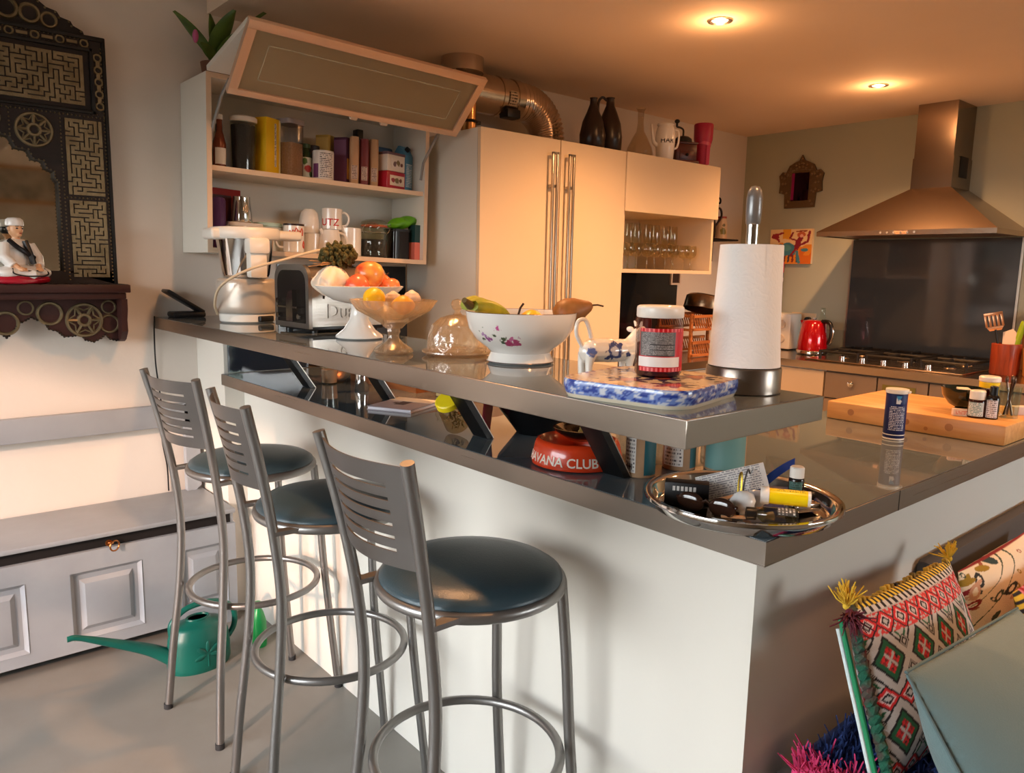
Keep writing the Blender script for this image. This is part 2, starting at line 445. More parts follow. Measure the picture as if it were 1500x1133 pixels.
def make_stool(label, loc, rz):
    t = thing('bar_stool', label, 'bar stool', loc, rz, 'silver bar stools at the bar')
    seat = [(0, .752), (.168, .752), (.176, .758), (.175, .764), (.160, .774), (.125, .781), (.07, .7845), (0, .7855)]
    part('seat_cushion', MB().lathe(seat, 56), VINYL, t, 'slate blue vinyl seat pad', angle=60)
    part('seat_ring', MB().ring((0, 0, .746), .1735, .0118, 64).lathe([(0, .74), (.165, .74), (.165, .752), (0, .752)], 48), SILVERP, t)
    for s in (1, -1):
        p = [(x, y * s, z) for x, y, z in BACKP]
        o = part('back_leg', MB().tube(spline(p), .0115, 14), SILVERP, t, angle=60)
        part('foot_cap', MB().cyl((BACKP[0][0], BACKP[0][1] * s, 0), .0128, .016, 16), RUBBER, o)
        f = [(.205, .128 * s, 0), (.188, .122 * s, .18), (.168, .115 * s, .40), (.158, .108 * s, .58), (.146, .100 * s, .735)]
        o = part('front_leg', MB().tube(spline(f), .0112, 14), SILVERP, t, angle=60)
        part('foot_cap', MB().cyl((.205, .128 * s, 0), .0125, .016, 16), RUBBER, o)
        q = back_at(.748)
        part('seat_bracket', MB().b2((q[0], q[1] * s - .011, .741), (-.120, q[1] * s + .011, .751)), SILVERP, t)
    part('footrest_ring', MB().ring((-.004, 0, .385), .1850, .0098, 64, 12), SILVERP, t, angle=60)
    # curved back plate with six slots: built as strips so the slots are real openings
    zs = [(1.030, .995)]; z = .995
    slots = []
    for k in range(6):
        slots.append((z, z - .0065)); z -= .0065
        zs.append((z, z - .0165 if k < 5 else .845)); z -= .0165
    def plate(u, zz):
        q = back_at(zz); y = q[1] * (1 - 2 * u); bow = .034 * math.cos(math.pi * (u - .5)) ; return Vector((q[0] + .004 - bow, y, zz))
    mb = MB()
    def strip(u0, u1, za, zb, n):
        th = .0016
        front = [[plate(u0 + (u1 - u0) * i / n, zz) for i in range(n + 1)] for zz in (za, zb)]
        vf = [[mb.bm.verts.new(p + Vector((th, 0, 0))) for p in r] for r in front]; vb = [[mb.bm.verts.new(p - Vector((th, 0, 0))) for p in r] for r in front]
        for i in range(n):
            mb.bm.faces.new((vf[0][i], vf[0][i + 1], vf[1][i + 1], vf[1][i])); mb.bm.faces.new((vb[0][i + 1], vb[0][i], vb[1][i], vb[1][i + 1]))
            mb.bm.faces.new((vf[0][i + 1], vf[0][i], vb[0][i], vb[0][i + 1])); mb.bm.faces.new((vf[1][i], vf[1][i + 1], vb[1][i + 1], vb[1][i]))
        for i in (0, n): mb.bm.faces.new((vf[0][i], vf[1][i], vb[1][i], vb[0][i]))
    for za, zb in zs: strip(.02, .98, za, zb, 24)
    for za, zb in slots: strip(.02, .18, za, zb, 4); strip(.82, .98, za, zb, 4)
    part('back_plate', mb, mat('satin_plate', (120, 116, 113), .38, .9), t, 'slotted curved back plate', angle=30, weld=False)
    return t
st = make_stool('slate seated metal bar stool closest to the viewer, in front of the other two', (-.158, -2.0, 0), R(0))
dup(st, (-.158, -1.43, 0), R(-6), 'slate seated metal bar stool in the middle of the row of three')
dup(st, (-.150, -.925, 0), R(9), 'slate seated metal bar stool farthest away, beside the grey bench and watering can')

# ------------------------------------------------------------------ chest bench along the back wall
t = thing('chest_bench', 'old grey-blue painted wooden chest bench standing against the back wall', 'bench', (0, 0, 0))
X0, X1 = -1.42, .004
part('seat_lid', MB().b2((X0, -.372, .425), (X1, -.012, .443), .005), BENCH, t)
lip = MB().b2((X0, -.345, .385), (X1 - .012, -.335, .4245)); part('lid_shade_strip', lip, SHADE_DARK, t, 'dark strip painted as shade under the lid')  # solid dark strip stands in for the shade below the lid
fr = MB(); yf = -.362; z0, z1 = .045, .385
P3 = [(-1.20, -.99), (-.855, -.680) , (-.545, -.325), (-.195, -.035)]
P3 = [(-1.22, -1.0), (-.885, -.672), (-.545, -.325), (-.195, -.030)]
pz0, pz1 = .085, .318
fr.b2((X0, yf, z0), (X1, yf + .026, pz0)); fr.b2((X0, yf, pz1), (X1, yf + .026, z1))
xs = [X0] + [v for p in P3 for v in p] + [X1]
for a, b in zip(xs[0::2], xs[1::2]): fr.b2((a, yf, pz0), (b, yf + .026, pz1))
fr.b2((X0, yf + .02, z0), (X0 + .02, -.02, .42)); fr.b2((X1 - .02, yf + .02, z0), (X1, -.02, .42)); fr.b2((X0, -.03, z0), (X1, -.012, .42))
part('chest_body', fr, BENCH, t, angle=20)
for a, b in P3:
    cx, w = (a + b) / 2, b - a
    pn = MB().b2((a, yf + .012, pz0), (b, yf + .022, pz1))
    # moulded frame and raised field with a cut top corner line
    for k, (q, d) in enumerate(((.0, .004), (.022, .010))):
        pass
    iw, ih = w - .075, pz1 - pz0 - .075
    def quad(o_, i_, y0, y1):
        v = [pn.bm.verts.new((x, y0, z)) for x, z in ((a + o_, pz0 + o_), (b - o_, pz0 + o_), (b - o_, pz1 - o_), (a + o_, pz1 - o_))]
        w_ = [pn.bm.verts.new((x, y1, z)) for x, z in ((a + i_, pz0 + i_), (b - i_, pz0 + i_), (b - i_, pz1 - i_), (a + i_, pz1 - i_))]
        for i in range(4): pn.bm.faces.new((v[i], v[(i + 1) % 4], w_[(i + 1) % 4], w_[i]))
        return w_
    quad(.0, .012, yf - .002, yf + .0115); quad(.028, .042, yf + .0115, yf + .001); w_ = quad(.042, .044, yf + .001, yf + .0005); pn.bm.faces.new(w_)
    part('raised_panel', pn, BENCH, t, angle=15)
part('back_rail', MB().b2((X0, -.045, .708), (.02, -.018, .795), .004), BENCH, t)
part('end_post', MB().prism([(-.06, .80), (-.012, .80), (.006, .77), (.009, .70), (-.006, .62), (-.006, .46), (-.03, .44), (-.06, .44)], -.045, -.012, 'y'), BENCH, t)
for x in (X0 + .05, X1 - .045): part('leg', MB().b2((x - .04, yf + .004, 0), (x + .04, yf + .07, .046)), BENCH, t)
o = part('ring_handle', MB().ring((0, 0, 0), .017, .0028, 28, 8, T(-.41, -.378, .392, R(90), 0, R(25))), mat('brass', (176, 112, 62), .3, 1.0), t, 'brass pull ring')
part('handle_plate', MB().cyl((0, 0, 0), .011, .004, 16, T(-.425, -.364, .402, R(90))).tube([(-.425, -.366, .402), (-.415, -.38, .404)], .003, 8), mat('brass', (176, 112, 62)), o)

# green watering can
t = thing('watering_can', 'dark green plastic watering can with long spout on the floor before the bench', 'watering can', (-.222, -.60, 0), R(5))
GREEN = mat('green_plastic', (14, 92, 80), .35, 0, .5)
def canbody(u, v):
    a = 2 * math.pi * u; prof = [(0, 0), (.10, 0), (.104, .012), (.104, .06), (.098, .11), (.080, .148), (.045, .160), (.038, .165)]
    k = v * (len(prof) - 1); i = min(int(k), len(prof) - 2); f = k - i
    r = prof[i][0] * (1 - f) + prof[i + 1][0] * f; z = prof[i][1] * (1 - f) + prof[i + 1][1] * f
    return (r * math.cos(a) * 1.0, r * math.sin(a) * .72, z)
part('body', MB().surf(canbody, 40, 28, wrap=True), GREEN, t, angle=70)
part('filler_rim', MB().tube([(.036 * math.cos(a), .026 * math.sin(a), .166) for a in [i * math.pi / 12 for i in range(24)]], .004, 8, True), GREEN, t)
part('spout', MB().tube(spline([(-.085, 0, .05), (-.15, .02, .095), (-.25, .04, .145), (-.345, .055, .190), (-.375, .06, .193)]), [.026 - .017 * min(1, i / 20) for i in range(29)], 14), GREEN, t, angle=60)
part('handle', MB().tube(spline([(.088, 0, .05), (.125, 0, .10), (.12, 0, .165), (.06, 0, .205), (-.03, 0, .208), (-.085, 0, .17), (-.088, 0, .12)]), .0095, 12), GREEN, t, angle=60)
lf = MB()
for k in range(5):
    a = R(90 + (k - 2) * 52); c, s = math.cos(a), math.sin(a)
    lf.ell((0, 0, 0), (.021, .0035, .008), T(.0 + c * .026, -.073, .062 + s * .026, 0, -a, 0), 14, 8)
lf.tube([(0, -.0735, .02), (0, -.0735, .06)], .003, 6)
part('leaf_relief', lf, GREEN, t)
# green bottle beyond the stools
t = thing('spray_bottle', 'bright green plastic bottle on the floor between bench and bar', 'bottle', (-.015, -.60, 0), 0)
BG = mat('bright_green_plastic', (22, 140, 70), .3)
part('body', MB().lathe([(0, 0), (.026, 0), (.028, .006), (.027, .09), (.018, .125), (.010, .14), (0, .14)], 24), BG, t, angle=60)
part('cap', MB().cyl((0, 0, .14), .011, .022, 16), BG, t)
# thin black flex down the wall
solo('power_cable', MB().tube(spline([(-.147, -.02, 1.1325), (-.151, -.035, 1.128), (-.153, -.03, 1.07), (-.148, -.012, .95), (-.135, -.01, .80), (-.138, -.010, .66), (-.124, -.010, .55), (-.122, -.010, .446)], 8), .0028, 6)
     .tube(spline([(-.136, -.012, .66), (-.120, -.012, .58), (-.112, -.012, .50), (-.105, -.012, .446)], 6), .0024, 6), BLACK,
     'thin black cable hanging from the wall end of the bar down to the bench', 'cable')
# ------------------------------------------------------------------ carved mirror on the back wall
MX = -.63
DW = wood('dark_carved_wood', (20, 11, 8), (36, 20, 15), 3, .65, 0)
RW = mat('dark_red_wood', (56, 24, 19), .5, bump=(80, .2))
TIN = mat('aged_white_metal', (142, 128, 100), .42, .75, bump=(120, .35), vary=((108, 94, 68), 18, .5))
t = thing('carved_mirror', 'large dark carved wooden mirror with metal inlay and shelf on the back wall', 'mirror', (MX, 0, 0))
# body with an arched opening
zt = 1.255
def arch(u):   # opening outline, right half, from spring to top
    return [(.188, 1.30), (.188, 1.60), (.178, 1.615), (.178, 1.635), (.155, 1.645), (.148, 1.668), (.118, 1.672), (.105, 1.700), (.07, 1.704), (.055, 1.738), (.0, 1.75)]
A = arch(0); op = [(x, z) for x, z in A] + [(-x, z) for x, z in reversed(A[:-1])]
mb = MB(); yF = -.05
n = len(op)
outer = [(.350, 1.255), (.350, 1.60), (.350, 1.70), (.350, 1.80), (.350, 1.90), (.350, 2.0), (.350, 2.09), (.2, 2.09), (.12, 2.09), (.06, 2.09), (0, 2.09)]
outer = outer + [(-x, z) for x, z in reversed(outer[:-1])]
VO = [mb.bm.verts.new((x, yF, z)) for x, z in outer]; VI = [mb.bm.verts.new((x, yF, z)) for x, z in op]; VB = [mb.bm.verts.new((x, -.012, z)) for x, z in op]; VW = [mb.bm.verts.new((x, -.002, z)) for x, z in outer]
for i in range(n - 1):
    mb.bm.faces.new((VO[i], VO[i + 1], VI[i + 1], VI[i])); mb.bm.faces.new((VI[i], VI[i + 1], VB[i + 1], VB[i])); mb.bm.faces.new((VO[i + 1], VO[i], VW[i], VW[i + 1]))
mb.b2((-.350, yF, 1.255), (.350, -.002, 1.30))
mb.b2((-.350, -.010, 1.255), (.350, -.002, 2.09))
part('frame', mb, DW, t, angle=25)
part('mirror_glass', MB().b2((-.20, -.0135, 1.29), (.20, -.0105, 1.76)), mat('old_mirror', (226, 220, 206), .04, 1.0, vary=((204, 196, 180), 9, .3)), t, 'old mirror glass')
# black recess around the upper panel, mouldings
mo = MB()
for a, b, c, d in ((-.315, .315, 2.043, 2.056), (-.315, .315, 1.838, 1.85), (-.315, -.302, 1.838, 2.056), (.302, .315, 1.838, 2.056)):
    mo.b2((a, yF - .010, c), (b, yF, d), .003)
for a, b, c, d in ((-.355, .355, 2.082, 2.097), (.343, .355, 1.255, 2.09), (-.355, -.343, 1.255, 2.09)):
    mo.b2((a, yF - .008, c), (b, yF + .01, d), .003)
part('moulding', mo, mat('black_wood', (12, 8, 7), .55), t)
# square-patterned metal inlay: a maze of raised ribbons
def maze(mb, x0, x1, z0, z1, cell, seed, y=yF):
    rnd = random.Random(seed); nx = max(2, int(round((x1 - x0) / cell))); nz = max(2, int(round((z1 - z0) / cell)))
    cx, cz = (x1 - x0) / nx, (z1 - z0) / nz; seen = {(0, 0)}; stack = [(0, 0)]; w = .36
    def bar(a, b, c, d): mb.b2((a, y - .0045, c), (b, y - .0002, d))
    def ctr(i, k): return x0 + (i + .5) * cx, z0 + (k + .5) * cz
    for i in range(nx):
        for k in range(nz):
            X, Z = ctr(i, k); bar(X - cx * w, X + cx * w, Z - cz * w, Z + cz * w)
    while stack:
        i, k = stack[-1]; nb = [(i + a, k + b) for a, b in ((1, 0), (-1, 0), (0, 1), (0, -1)) if 0 <= i + a < nx and 0 <= k + b < nz and (i + a, k + b) not in seen]
        if not nb: stack.pop(); continue
        q = rnd.choice(nb); seen.add(q); stack.append(q)
        (X, Z), (X2, Z2) = ctr(i, k), ctr(*q)
        if q[0] != i: bar(min(X, X2) + cx * w * .99, max(X, X2) - cx * w * .99, Z - cz * w, Z + cz * w)
        else: bar(X - cx * w, X + cx * w, min(Z, Z2) + cz * w * .99, max(Z, Z2) - cz * w * .99)
for (a, b, c, d, s, cc) in ((-.285, .285, 1.862, 2.030, 3, .0155), (.214, .332, 1.560, 1.818, 5, .0148), (.214, .332, 1.278, 1.545, 8, .0148), (-.332, -.214, 1.560, 1.818, 11, .0148), (-.332, -.214, 1.278, 1.545, 14, .0148)):
    m = MB(); maze(m, a, b, c, d, cc, s); part('inlay_panel', m, TIN, t, 'worn metal maze pattern panel', angle=20)
def rosette(mb, x, z, r, y=yF, n=8):
    M_ = T(x, y - .001, z, R(90))
    mb.ring((0, 0, 0), r, r * .11, 36, 6, M_); mb.ring((0, 0, 0), r * .34, r * .12, 24, 6, M_)
    for k in range(n):
        a = 2 * math.pi * k / n
        mb.tube([(r * .36 * math.cos(a), r * .36 * math.sin(a), 0), (r * .98 * math.cos(a), r * .98 * math.sin(a), 0)], r * .10, 5, M=M_)
        a2 = a + math.pi / n
        mb.tube([(r * .98 * math.cos(a), r * .98 * math.sin(a), 0), (r * .62 * math.cos(a2), r * .62 * math.sin(a2), 0), (r * .98 * math.cos(a2 + math.pi / n), r * .98 * math.sin(a2 + math.pi / n), 0)], r * .06, 5, M=M_)
m = MB(); rosette(m, .125, 1.765, .052); rosette(m, -.125, 1.765, .052); rosette(m, .0, 1.792, .03)
part('rosette_inlay', m, TIN, t)
m = MB()
for k in range(9):
    x = -.29 + k * .0725
    m.ring((0, 0, 0), .0115, .004, 20, 6, T(x, yF - .001, 2.069, R(90)))
    if k < 8: m.b2((x + .02, yF - .004, 2.064), (x + .052, yF, 2.074))
for s in (1, -1):
    for k in range(5):
        z = 1.868 + k * .04
        m.ring((0, 0, 0), .0115, .004, 20, 6, T(s * .329, yF - .001, z, R(90)))
        if k < 4: m.b2((s * .329 - .006, yF - .004, z + .013), (s * .329 + .006, yF, z + .027))
part('star_frieze', m, TIN, t)
m = MB()
def studs(p0, p1, step=.0125):
    d = math.dist(p0, p1); n = max(2, int(d / step))
    for i in range(n + 1):
        f = i / n; m.ell((p0[0] + (p1[0] - p0[0]) * f, yF - .001, p0[1] + (p1[1] - p0[1]) * f), (.0032, .0038, .0032), None, 6, 4)
for q, w in zip(op, op[1:]): studs(q, w) if math.dist(q, w) > .013 else studs(q, w, .008)
for s in (1, -1):
    studs((s * .203, 1.27), (s * .203, 1.825)); studs((s * .340, 1.27), (s * .340, 2.06)); studs((s * .21, 1.552), (s * .335, 1.552)); studs((s * .295, 1.84), (s * .318, 1.84)); studs((s * .303, 2.056), (s * .313, 1.84))
    studs((s * .055, 1.745), (s * .055, 1.825))
studs((-.34, 1.829), (.34, 1.829)); studs((-.30, 2.083), (.30, 2.083)); studs((-.30, 2.055), (.30, 2.055))
part('studs', m, mat('stud_metal', (126, 110, 84), .4, .8), t)
# pediment
half = [(.295, 2.097), (.290, 2.11), (.262, 2.122), (.255, 2.135), (.225, 2.142), (.215, 2.158), (.185, 2.165), (.165, 2.18), (.15, 2.20), (.12, 2.22), (.10, 2.25), (.06, 2.27), (.045, 2.30), (0, 2.315)]
po = half + [(-x, z) for x, z in reversed(half[:-1])]
pd = part('pediment', MB().prism(po, -.045, -.004, 'y'), DW, t, angle=25)
m = MB()
for x, z, r in ((.19, 2.125, .022), (.135, 2.135, .027), (.07, 2.14, .030), (0, 2.145, .034), (-.07, 2.14, .03), (-.135, 2.135, .027), (-.19, 2.125, .022), (.08, 2.205, .030), (-.08, 2.205, .03), (0, 2.235, .042)):
    m.ring((0, 0, 0), r, r * .24, 28, 6, T(x, -.046, z, R(90)))
for k in range(len(half) - 1):
    a, b = half[k], half[k + 1]
    for s in (1, -1):
        m.ell((s * a[0] * .98, -.0465, a[1] - .003), (.004, .004, .004), None, 6, 4)
part('pediment_inlay', m, TIN, pd)
# shelf
sh = MB().b2((-.372, -.150, 1.228), (.372, -.004, 1.256), .003).b2((-.360, -.138, 1.205), (.360, -.004, 1.228), .004)
so = part('shelf', sh, RW, t, 'dark red wooden shelf')
m = MB()
for k in range(16): m.b2((-.36 + k * .046, -.149, 1.2555), (-.325 + k * .046, -.012, 1.2572), .0005)
part('shelf_top_inlay', m, DW, so)
# skirt with scalloped lower edge
def scal():
    pts = [(-.352, 1.205), (.352, 1.205), (.352, 1.058)]
    base = [(.335, 1.052), (.315, 1.058), (.30, 1.075), (.285, 1.062), (.262, 1.05), (.235, 1.058), (.222, 1.078), (.195, 1.073), (.17, 1.072), (.150, 1.092), (.125, 1.10), (.112, 1.125), (.092, 1.132), (.075, 1.142), (.058, 1.132), (.036, 1.12), (.022, 1.095), (.0, 1.075)]
    return pts + base + [(-x, z) for x, z in reversed(base[:-1])] + [(-.352, 1.058)]
sk = part('skirt', MB().prism(scal(), -.072, -.050, 'y'), RW, t, angle=25)
m = MB()
yS = -.073
for x, z, r in ((.235, 1.13, .055), (-.235, 1.13, .055)): rosette(m, x, z, r, yS, 6)
for x, z, r in ((.13, 1.155, .036), (-.13, 1.155, .036), (.315, 1.115, .03), (-.315, 1.115, .03), (.0, 1.125, .036), (.315, 1.175, .022), (-.315, 1.175, .022), (.06, 1.175, .022), (-.06, 1.175, .022)):
    m.ring((0, 0, 0), r, r * .16, 28, 6, T(x, yS, z, R(90)))
part('skirt_inlay', m, TIN, sk)
m = MB()
sp = scal()[2:]
for a, b in zip(sp, sp[1:]):
    nn = max(1, int(math.dist(a, b) / .009))
    for i in range(nn):
        f = i / nn; m.ell((a[0] + (b[0] - a[0]) * f, -.072, a[1] + (b[1] - a[1]) * f + .002), (.0045, .005, .0045), None, 6, 4)
part('skirt_studs', m, mat('black_stud', (24, 18, 16), .4, .3), sk)
for s in (1, -1):
    m = MB().prism([(-.138, 1.205), (-.138, 1.17), (-.125, 1.13), (-.128, 1.09), (-.10, 1.06), (-.075, 1.05), (-.004, 1.05), (-.004, 1.205)], s * .352 - .010, s * .352 + .010, 'x')
    part('side_bracket', m, RW, t, angle=30)

# seated figurine on the shelf
FX, FY, FZ = -.585, -.085, 1.2572
t = thing('seated_figurine', 'small painted figurine of a man in white robe and cap sitting on a red cushion', 'figurine', (FX, FY, FZ), R(28))
SKIN = mat('painted_skin', (226, 172, 130), .35)
ROBE = mat('painted_white', (238, 234, 230), .3, coat=.3)
INK = mat('painted_black', (20, 17, 22), .35)
def remesh(o, vox=.0022, smooth=3):
    m_ = o.modifiers.new('r', 'REMESH'); m_.mode = 'VOXEL'; m_.voxel_size = vox; m_.use_smooth_shade = True
    s_ = o.modifiers.new('s', 'SMOOTH'); s_.iterations = smooth; s_.factor = .5
    return o
bd = MB().ell((0, 0, .178), (.0215, .024, .028)).tube([(0, 0, .13), (0, -.001, .165)], [.014, .011], 12).ell((0, 0, .09), (.033, .024, .05))
bd.ell((0, -.022, .176), (.004, .006, .005)).ell((-.022, 0, .178), (.004, .005, .008)).ell((.022, 0, .178), (.004, .005, .008)).ell((0, -.015, .160), (.010, .010, .008))
for s in (1, -1):
    bd.tube([(s * .042, -.005, .12), (s * .054, -.018, .08), (s * .036, -.052, .052)], [.013, .012, .009], 10)
    bd.ell((s * .031, -.058, .047), (.012, .013, .009))
    for k in range(4): bd.tube([(s * (.037 - k * .005), -.064, .046), (s * (.035 - k * .005), -.073 - .002 * (k in (1, 2)), .043)], [.0038, .003], 6)
    bd.tube([(s * .024, -.056, .05), (s * .017, -.066, .05)], [.0036, .003], 6)
remesh(part('body', bd, SKIN, t), .0018, 2)
rb = MB().ell((0, .004, .092), (.041, .033, .056)).ell((0, 0, .128), (.046, .028, .020)).ell((0, -.012, .038), (.088, .058, .024)).ell((.052, -.022, .036), (.042, .040, .021)).ell((-.052, -.022, .036), (.042, .040, .021))
for s in (1, -1): rb.tube([(s * .044, 0, .128), (s * .058, -.016, .085), (s * .044, -.042, .058)], [.019, .0195, .0165], 12)
rb.tube([(-.02, -.05, .033), (.0, -.068, .032), (.02, -.05, .033)], .017, 10)
remesh(part('robe', rb, ROBE, t), .0022, 3)
part('cap', MB().lathe([(.0235, .188), (.0265, .190), (.027, .199), (.025, .208), (.018, .214), (0, .216)], 24, T(0, .002, 0)), ROBE, t)
hr = MB().ell((0, .008, .180), (.0228, .0195, .020)); part('hair', hr, INK, t)
fc = MB()
for s in (1, -1): fc.ell((s * .009, -.0215, .180), (.0042, .003, .0025), None, 10, 6); fc.tube([(s * .004, -.023, .187), (s * .014, -.021, .187)], .0011, 5)
part('eyes', fc, INK, t)
part('mouth', MB().ell((0, -.0238, .164), (.006, .002, .0018), None, 10, 6), mat('painted_lip', (176, 72, 60), .4), t)
sa = MB().tube(spline([(-.034, -.012, .142), (-.02, -.034, .118), (.008, -.042, .098), (.034, -.033, .086)]), [.008] * 22, 8).tube(spline([(.010, -.028, .14), (.016, -.04, .10), (.022, -.046, .065)]), .009, 8)
part('sash', sa, INK, t)
ol = MB().tube(spline([(-.055, -.05, .050), (-.06, -.064, .034), (-.03, -.078, .026), (.0, -.084, .026), (.03, -.078, .026), (.06, -.064, .034), (.055, -.05, .05)]), .0025, 6).tube(spline([(-.03, -.066, .045), (0, -.073, .042), (.03, -.066, .045)]), .0022, 6)
part('robe_hem', ol, INK, t)
part('cushion', MB().lathe([(0, 0), (.085, 0), (.098, .006), (.102, .014), (.096, .024), (.08, .028), (0, .028)], 40, Matrix.Diagonal((1, .74, 1, 1))), mat('painted_red', (178, 20, 44), .25, coat=.4), t, 'red cushion base')
# ------------------------------------------------------------------ open wall cabinet (hangs slightly out of level, as in the photo)
CB = Vector((-.026, 0, 1.376)); TILT = .0262
CMAT = Matrix.Translation(CB) @ Matrix.Rotation(TILT, 4, 'Y')
def cab(u, y, w):
    return CMAT @ Vector((u, y, w))
t = thing('wall_cabinet', 'open white wall cabinet with beech edges and raised glass lift door', 'wall cabinet', CB)
t.rotation_euler = (0, TILT, 0)
W, D, H_, th = .945, .27, .625, .018
part('side_panel', MB().b2((0, -D, 0), (th, -.002, H_)), CABW, t)
part('side_panel', MB().b2((W - th, -D, 0), (W, -.002, H_)), CABW, t)
part('bottom_board', MB().b2((th, -D, 0), (W - th, -.002, th)), CABW, t)
part('top_board', MB().b2((th, -D, H_ - th), (W - th, -.002, H_)), CABW, t)
part('back_board', MB().b2((th, -.010, th), (W - th, -.003, H_ - th)), CABW, t)
part('shelf', MB().b2((th, -D + .012, .292), (W - th, -.011, .310)), CABW, t)
part('edge_band', MB().b2((0, -D - .0015, 0), (th, -D, H_)).b2((W - th, -D - .0015, 0), (W, -D, H_)).b2((th, -D - .0015, 0), (W - th, -D, th)).b2((th, -D - .0015, H_ - th), (W - th, -D, H_)).b2((th, -D + .0105, .292), (W - th, -D + .012, .310)), EDGE, t, 'bare beech coloured edges')
part('hinge', MB().b2((.715, -.06, .50), (.745, -.02, .565), .003), BLACK, t)
# bi-fold lift door: white upper leaf, framed frosted glass lower leaf, folded outward
p0 = Vector((0, -.275, .632)); p1 = Vector((0, -.655, .718)); p2 = Vector((0, -.458, .527))
def leaf(a, b, th_, x0, x1):
    d = (b - a); ln = d.length; d.normalize(); nrm = Vector((1, 0, 0)).cross(d)
    return Matrix(((1, d.x, nrm.x, a.x), (0, d.y, nrm.y, a.y), (0, d.z, nrm.z, a.z), (0, 0, 0, 1))), ln
M1, l1 = leaf(p0, p1, .018, 0, W)
part('upper_leaf', MB().b2((0, .004, -.009), (W, l1 - .012, .009), .001, M1), CABW, t, 'white folding upper leaf')
M2, l2 = leaf(p1, p2, .018, 0, W)
DRF = mat('champagne_aluminium', (222, 190, 164), .42, .45)
fw = .03
fr = MB().b2((0, 0, -.010), (W, fw, .010), .001, M2).b2((0, l2 - fw * .75, -.010), (W, l2, .010), .001, M2).b2((0, fw, -.010), (fw, l2 - fw * .75, .010), 0, M2).b2((W - fw, fw, -.010), (W, l2 - fw * .75, .010), 0, M2)
dr = part('glass_door', fr, DRF, t, 'champagne metal framed glass leaf')
def frosted():
    m = bpy.data.materials.new('frosted_glass'); m.use_nodes = True
    b = m.node_tree.nodes['Principled BSDF']
    b.inputs['Base Color'].default_value = lin((186, 172, 142)); b.inputs['Roughness'].default_value = .28
    b.inputs['Transmission Weight'].default_value = .55; b.inputs['IOR'].default_value = 1.2
    return m
FROST = frosted()
part('frosted_pane', MB().b2((fw - .004, fw - .004, -.0025), (W - fw + .004, l2 - fw * .75 + .004, .0025), 0, M2), FROST, dr, 'frosted glass pane')
part('etched_border', MB().b2((.085, .075, -.0032), (.089, l2 - .065, -.0026), 0, M2).b2((W - .089, .075, -.0032), (W - .085, l2 - .065, -.0026), 0, M2).b2((.085, .075, -.0032), (W - .085, .079, -.0026), 0, M2).b2((.085, l2 - .069, -.0032), (W - .085, l2 - .065, -.0026), 0, M2),
     mat('etched_line', (170, 168, 148), .5), dr)
for xa in (.46, .59): part('door_catch', MB().b2((xa, l2 - .004, -.010), (xa + .03, l2 + .012, .004), .002, M2), mat('clear_catch', (206, 190, 174), .3), dr)
for x in (.022, W - .022):
    b = MB().tube([(x, -.245, .36), (x, -.262, .43), (x, -.36, .535), (x, -.43, .575)], .006, 8)
    part('lift_stay', b, mat('grey_stay', (150, 150, 150), .4, .5), t, 'grey lift arm')

S1, S0 = .3103, .0183
def put(name, label, cat, u, y, w, rz=0.0, group=None):
    o = thing(name, label, cat, cab(u, y, w), 0, group)
    o.rotation_euler = (CMAT.to_3x3() @ Matrix.Rotation(rz, 3, 'Z')).to_euler()
    return o
def u_of(x): return x + .026
# --- upper shelf
o = put('sauce_bottle', 'tall copper brown bottle with white paper tag at left end of upper shelf', 'bottle', u_of(.047), -.195, S1)
part('body', MB().lathe([(0, 0), (.022, 0), (.023, .004), (.023, .085), (.016, .115), (.010, .135), (.010, .175), (0, .175)], 24), mat('copper_brown', (122, 62, 40), .2, .2), o)
part('label', MB().patch(.0234, .012, .07, R(-150), R(-40)), mat('paper_white', (226, 220, 210), .6), o, 'white label')
part('cap', MB().cyl((0, 0, .172), .012, .018, 16), mat('paper_white', (226, 220, 210)), o)
o = put('black_bottle', 'dark narrow bottle behind the brown bottle at left end of upper shelf', 'bottle', u_of(.075), -.115, S1)
part('body', MB().lathe([(0, 0), (.024, 0), (.025, .10), (.014, .13), (.012, .17), (0, .17)], 24), BLACKG, o)
o = put('coffee_jar', 'tall clear jar of dark coffee with white lid on upper shelf', 'jar', u_of(.140), -.185, S1)
part('contents', MB().lathe([(0, .003), (.038, .003), (.0445, .165), (0, .165)], 32), mat('dark_coffee', (40, 30, 28), .6, bump=(200, .4)), o)
part('glass', MB().lathe([(0, 0), (.041, 0), (.048, .178), (.047, .178)], 32), GLASS, o)
part('lid', MB().cyl((0, 0, .176), .050, .020, 32, bevel=.004), mat('lid_cream', (226, 214, 200), .4), o, 'white lid')
o = put('cereal_box', 'bright yellow food carton on upper shelf between two tall jars', 'box', u_of(.238), -.178, S1, R(24))
part('carton', MB().b2((-.038, -.028, 0), (.038, .028, .208), .0015), mat('carton_yellow', (238, 190, 16), .45), o)
part('side_panel', MB().b2((.030, -.0285, .002), (.0385, -.0278, .206)).b2((.0378, -.028, .002), (.0386, .028, .206)), mat('carton_cream', (232, 214, 150), .5), o, 'paler printed side')
part('printed_strip', MB().b2((.006, -.0288, .03), (.016, -.028, .19)), printed('yellow_print', (224, 214, 196), (90, 70, 40), 30, 3), o)
o = put('oat_jar', 'tall clear plastic jar of oats with grey lid on upper shelf', 'jar', u_of(.327), -.182, S1, R(20))
def rr(w, d, r, n=5):
    p = []
    for cx, cy, a in ((w / 2 - r, d / 2 - r, 0), (-w / 2 + r, d / 2 - r, 90), (-w / 2 + r, -d / 2 + r, 180), (w / 2 - r, -d / 2 + r, 270)):
        for k in range(n + 1): p.append((cx + r * math.cos(R(a + 90 * k / n)), cy + r * math.sin(R(a + 90 * k / n))))
    return p
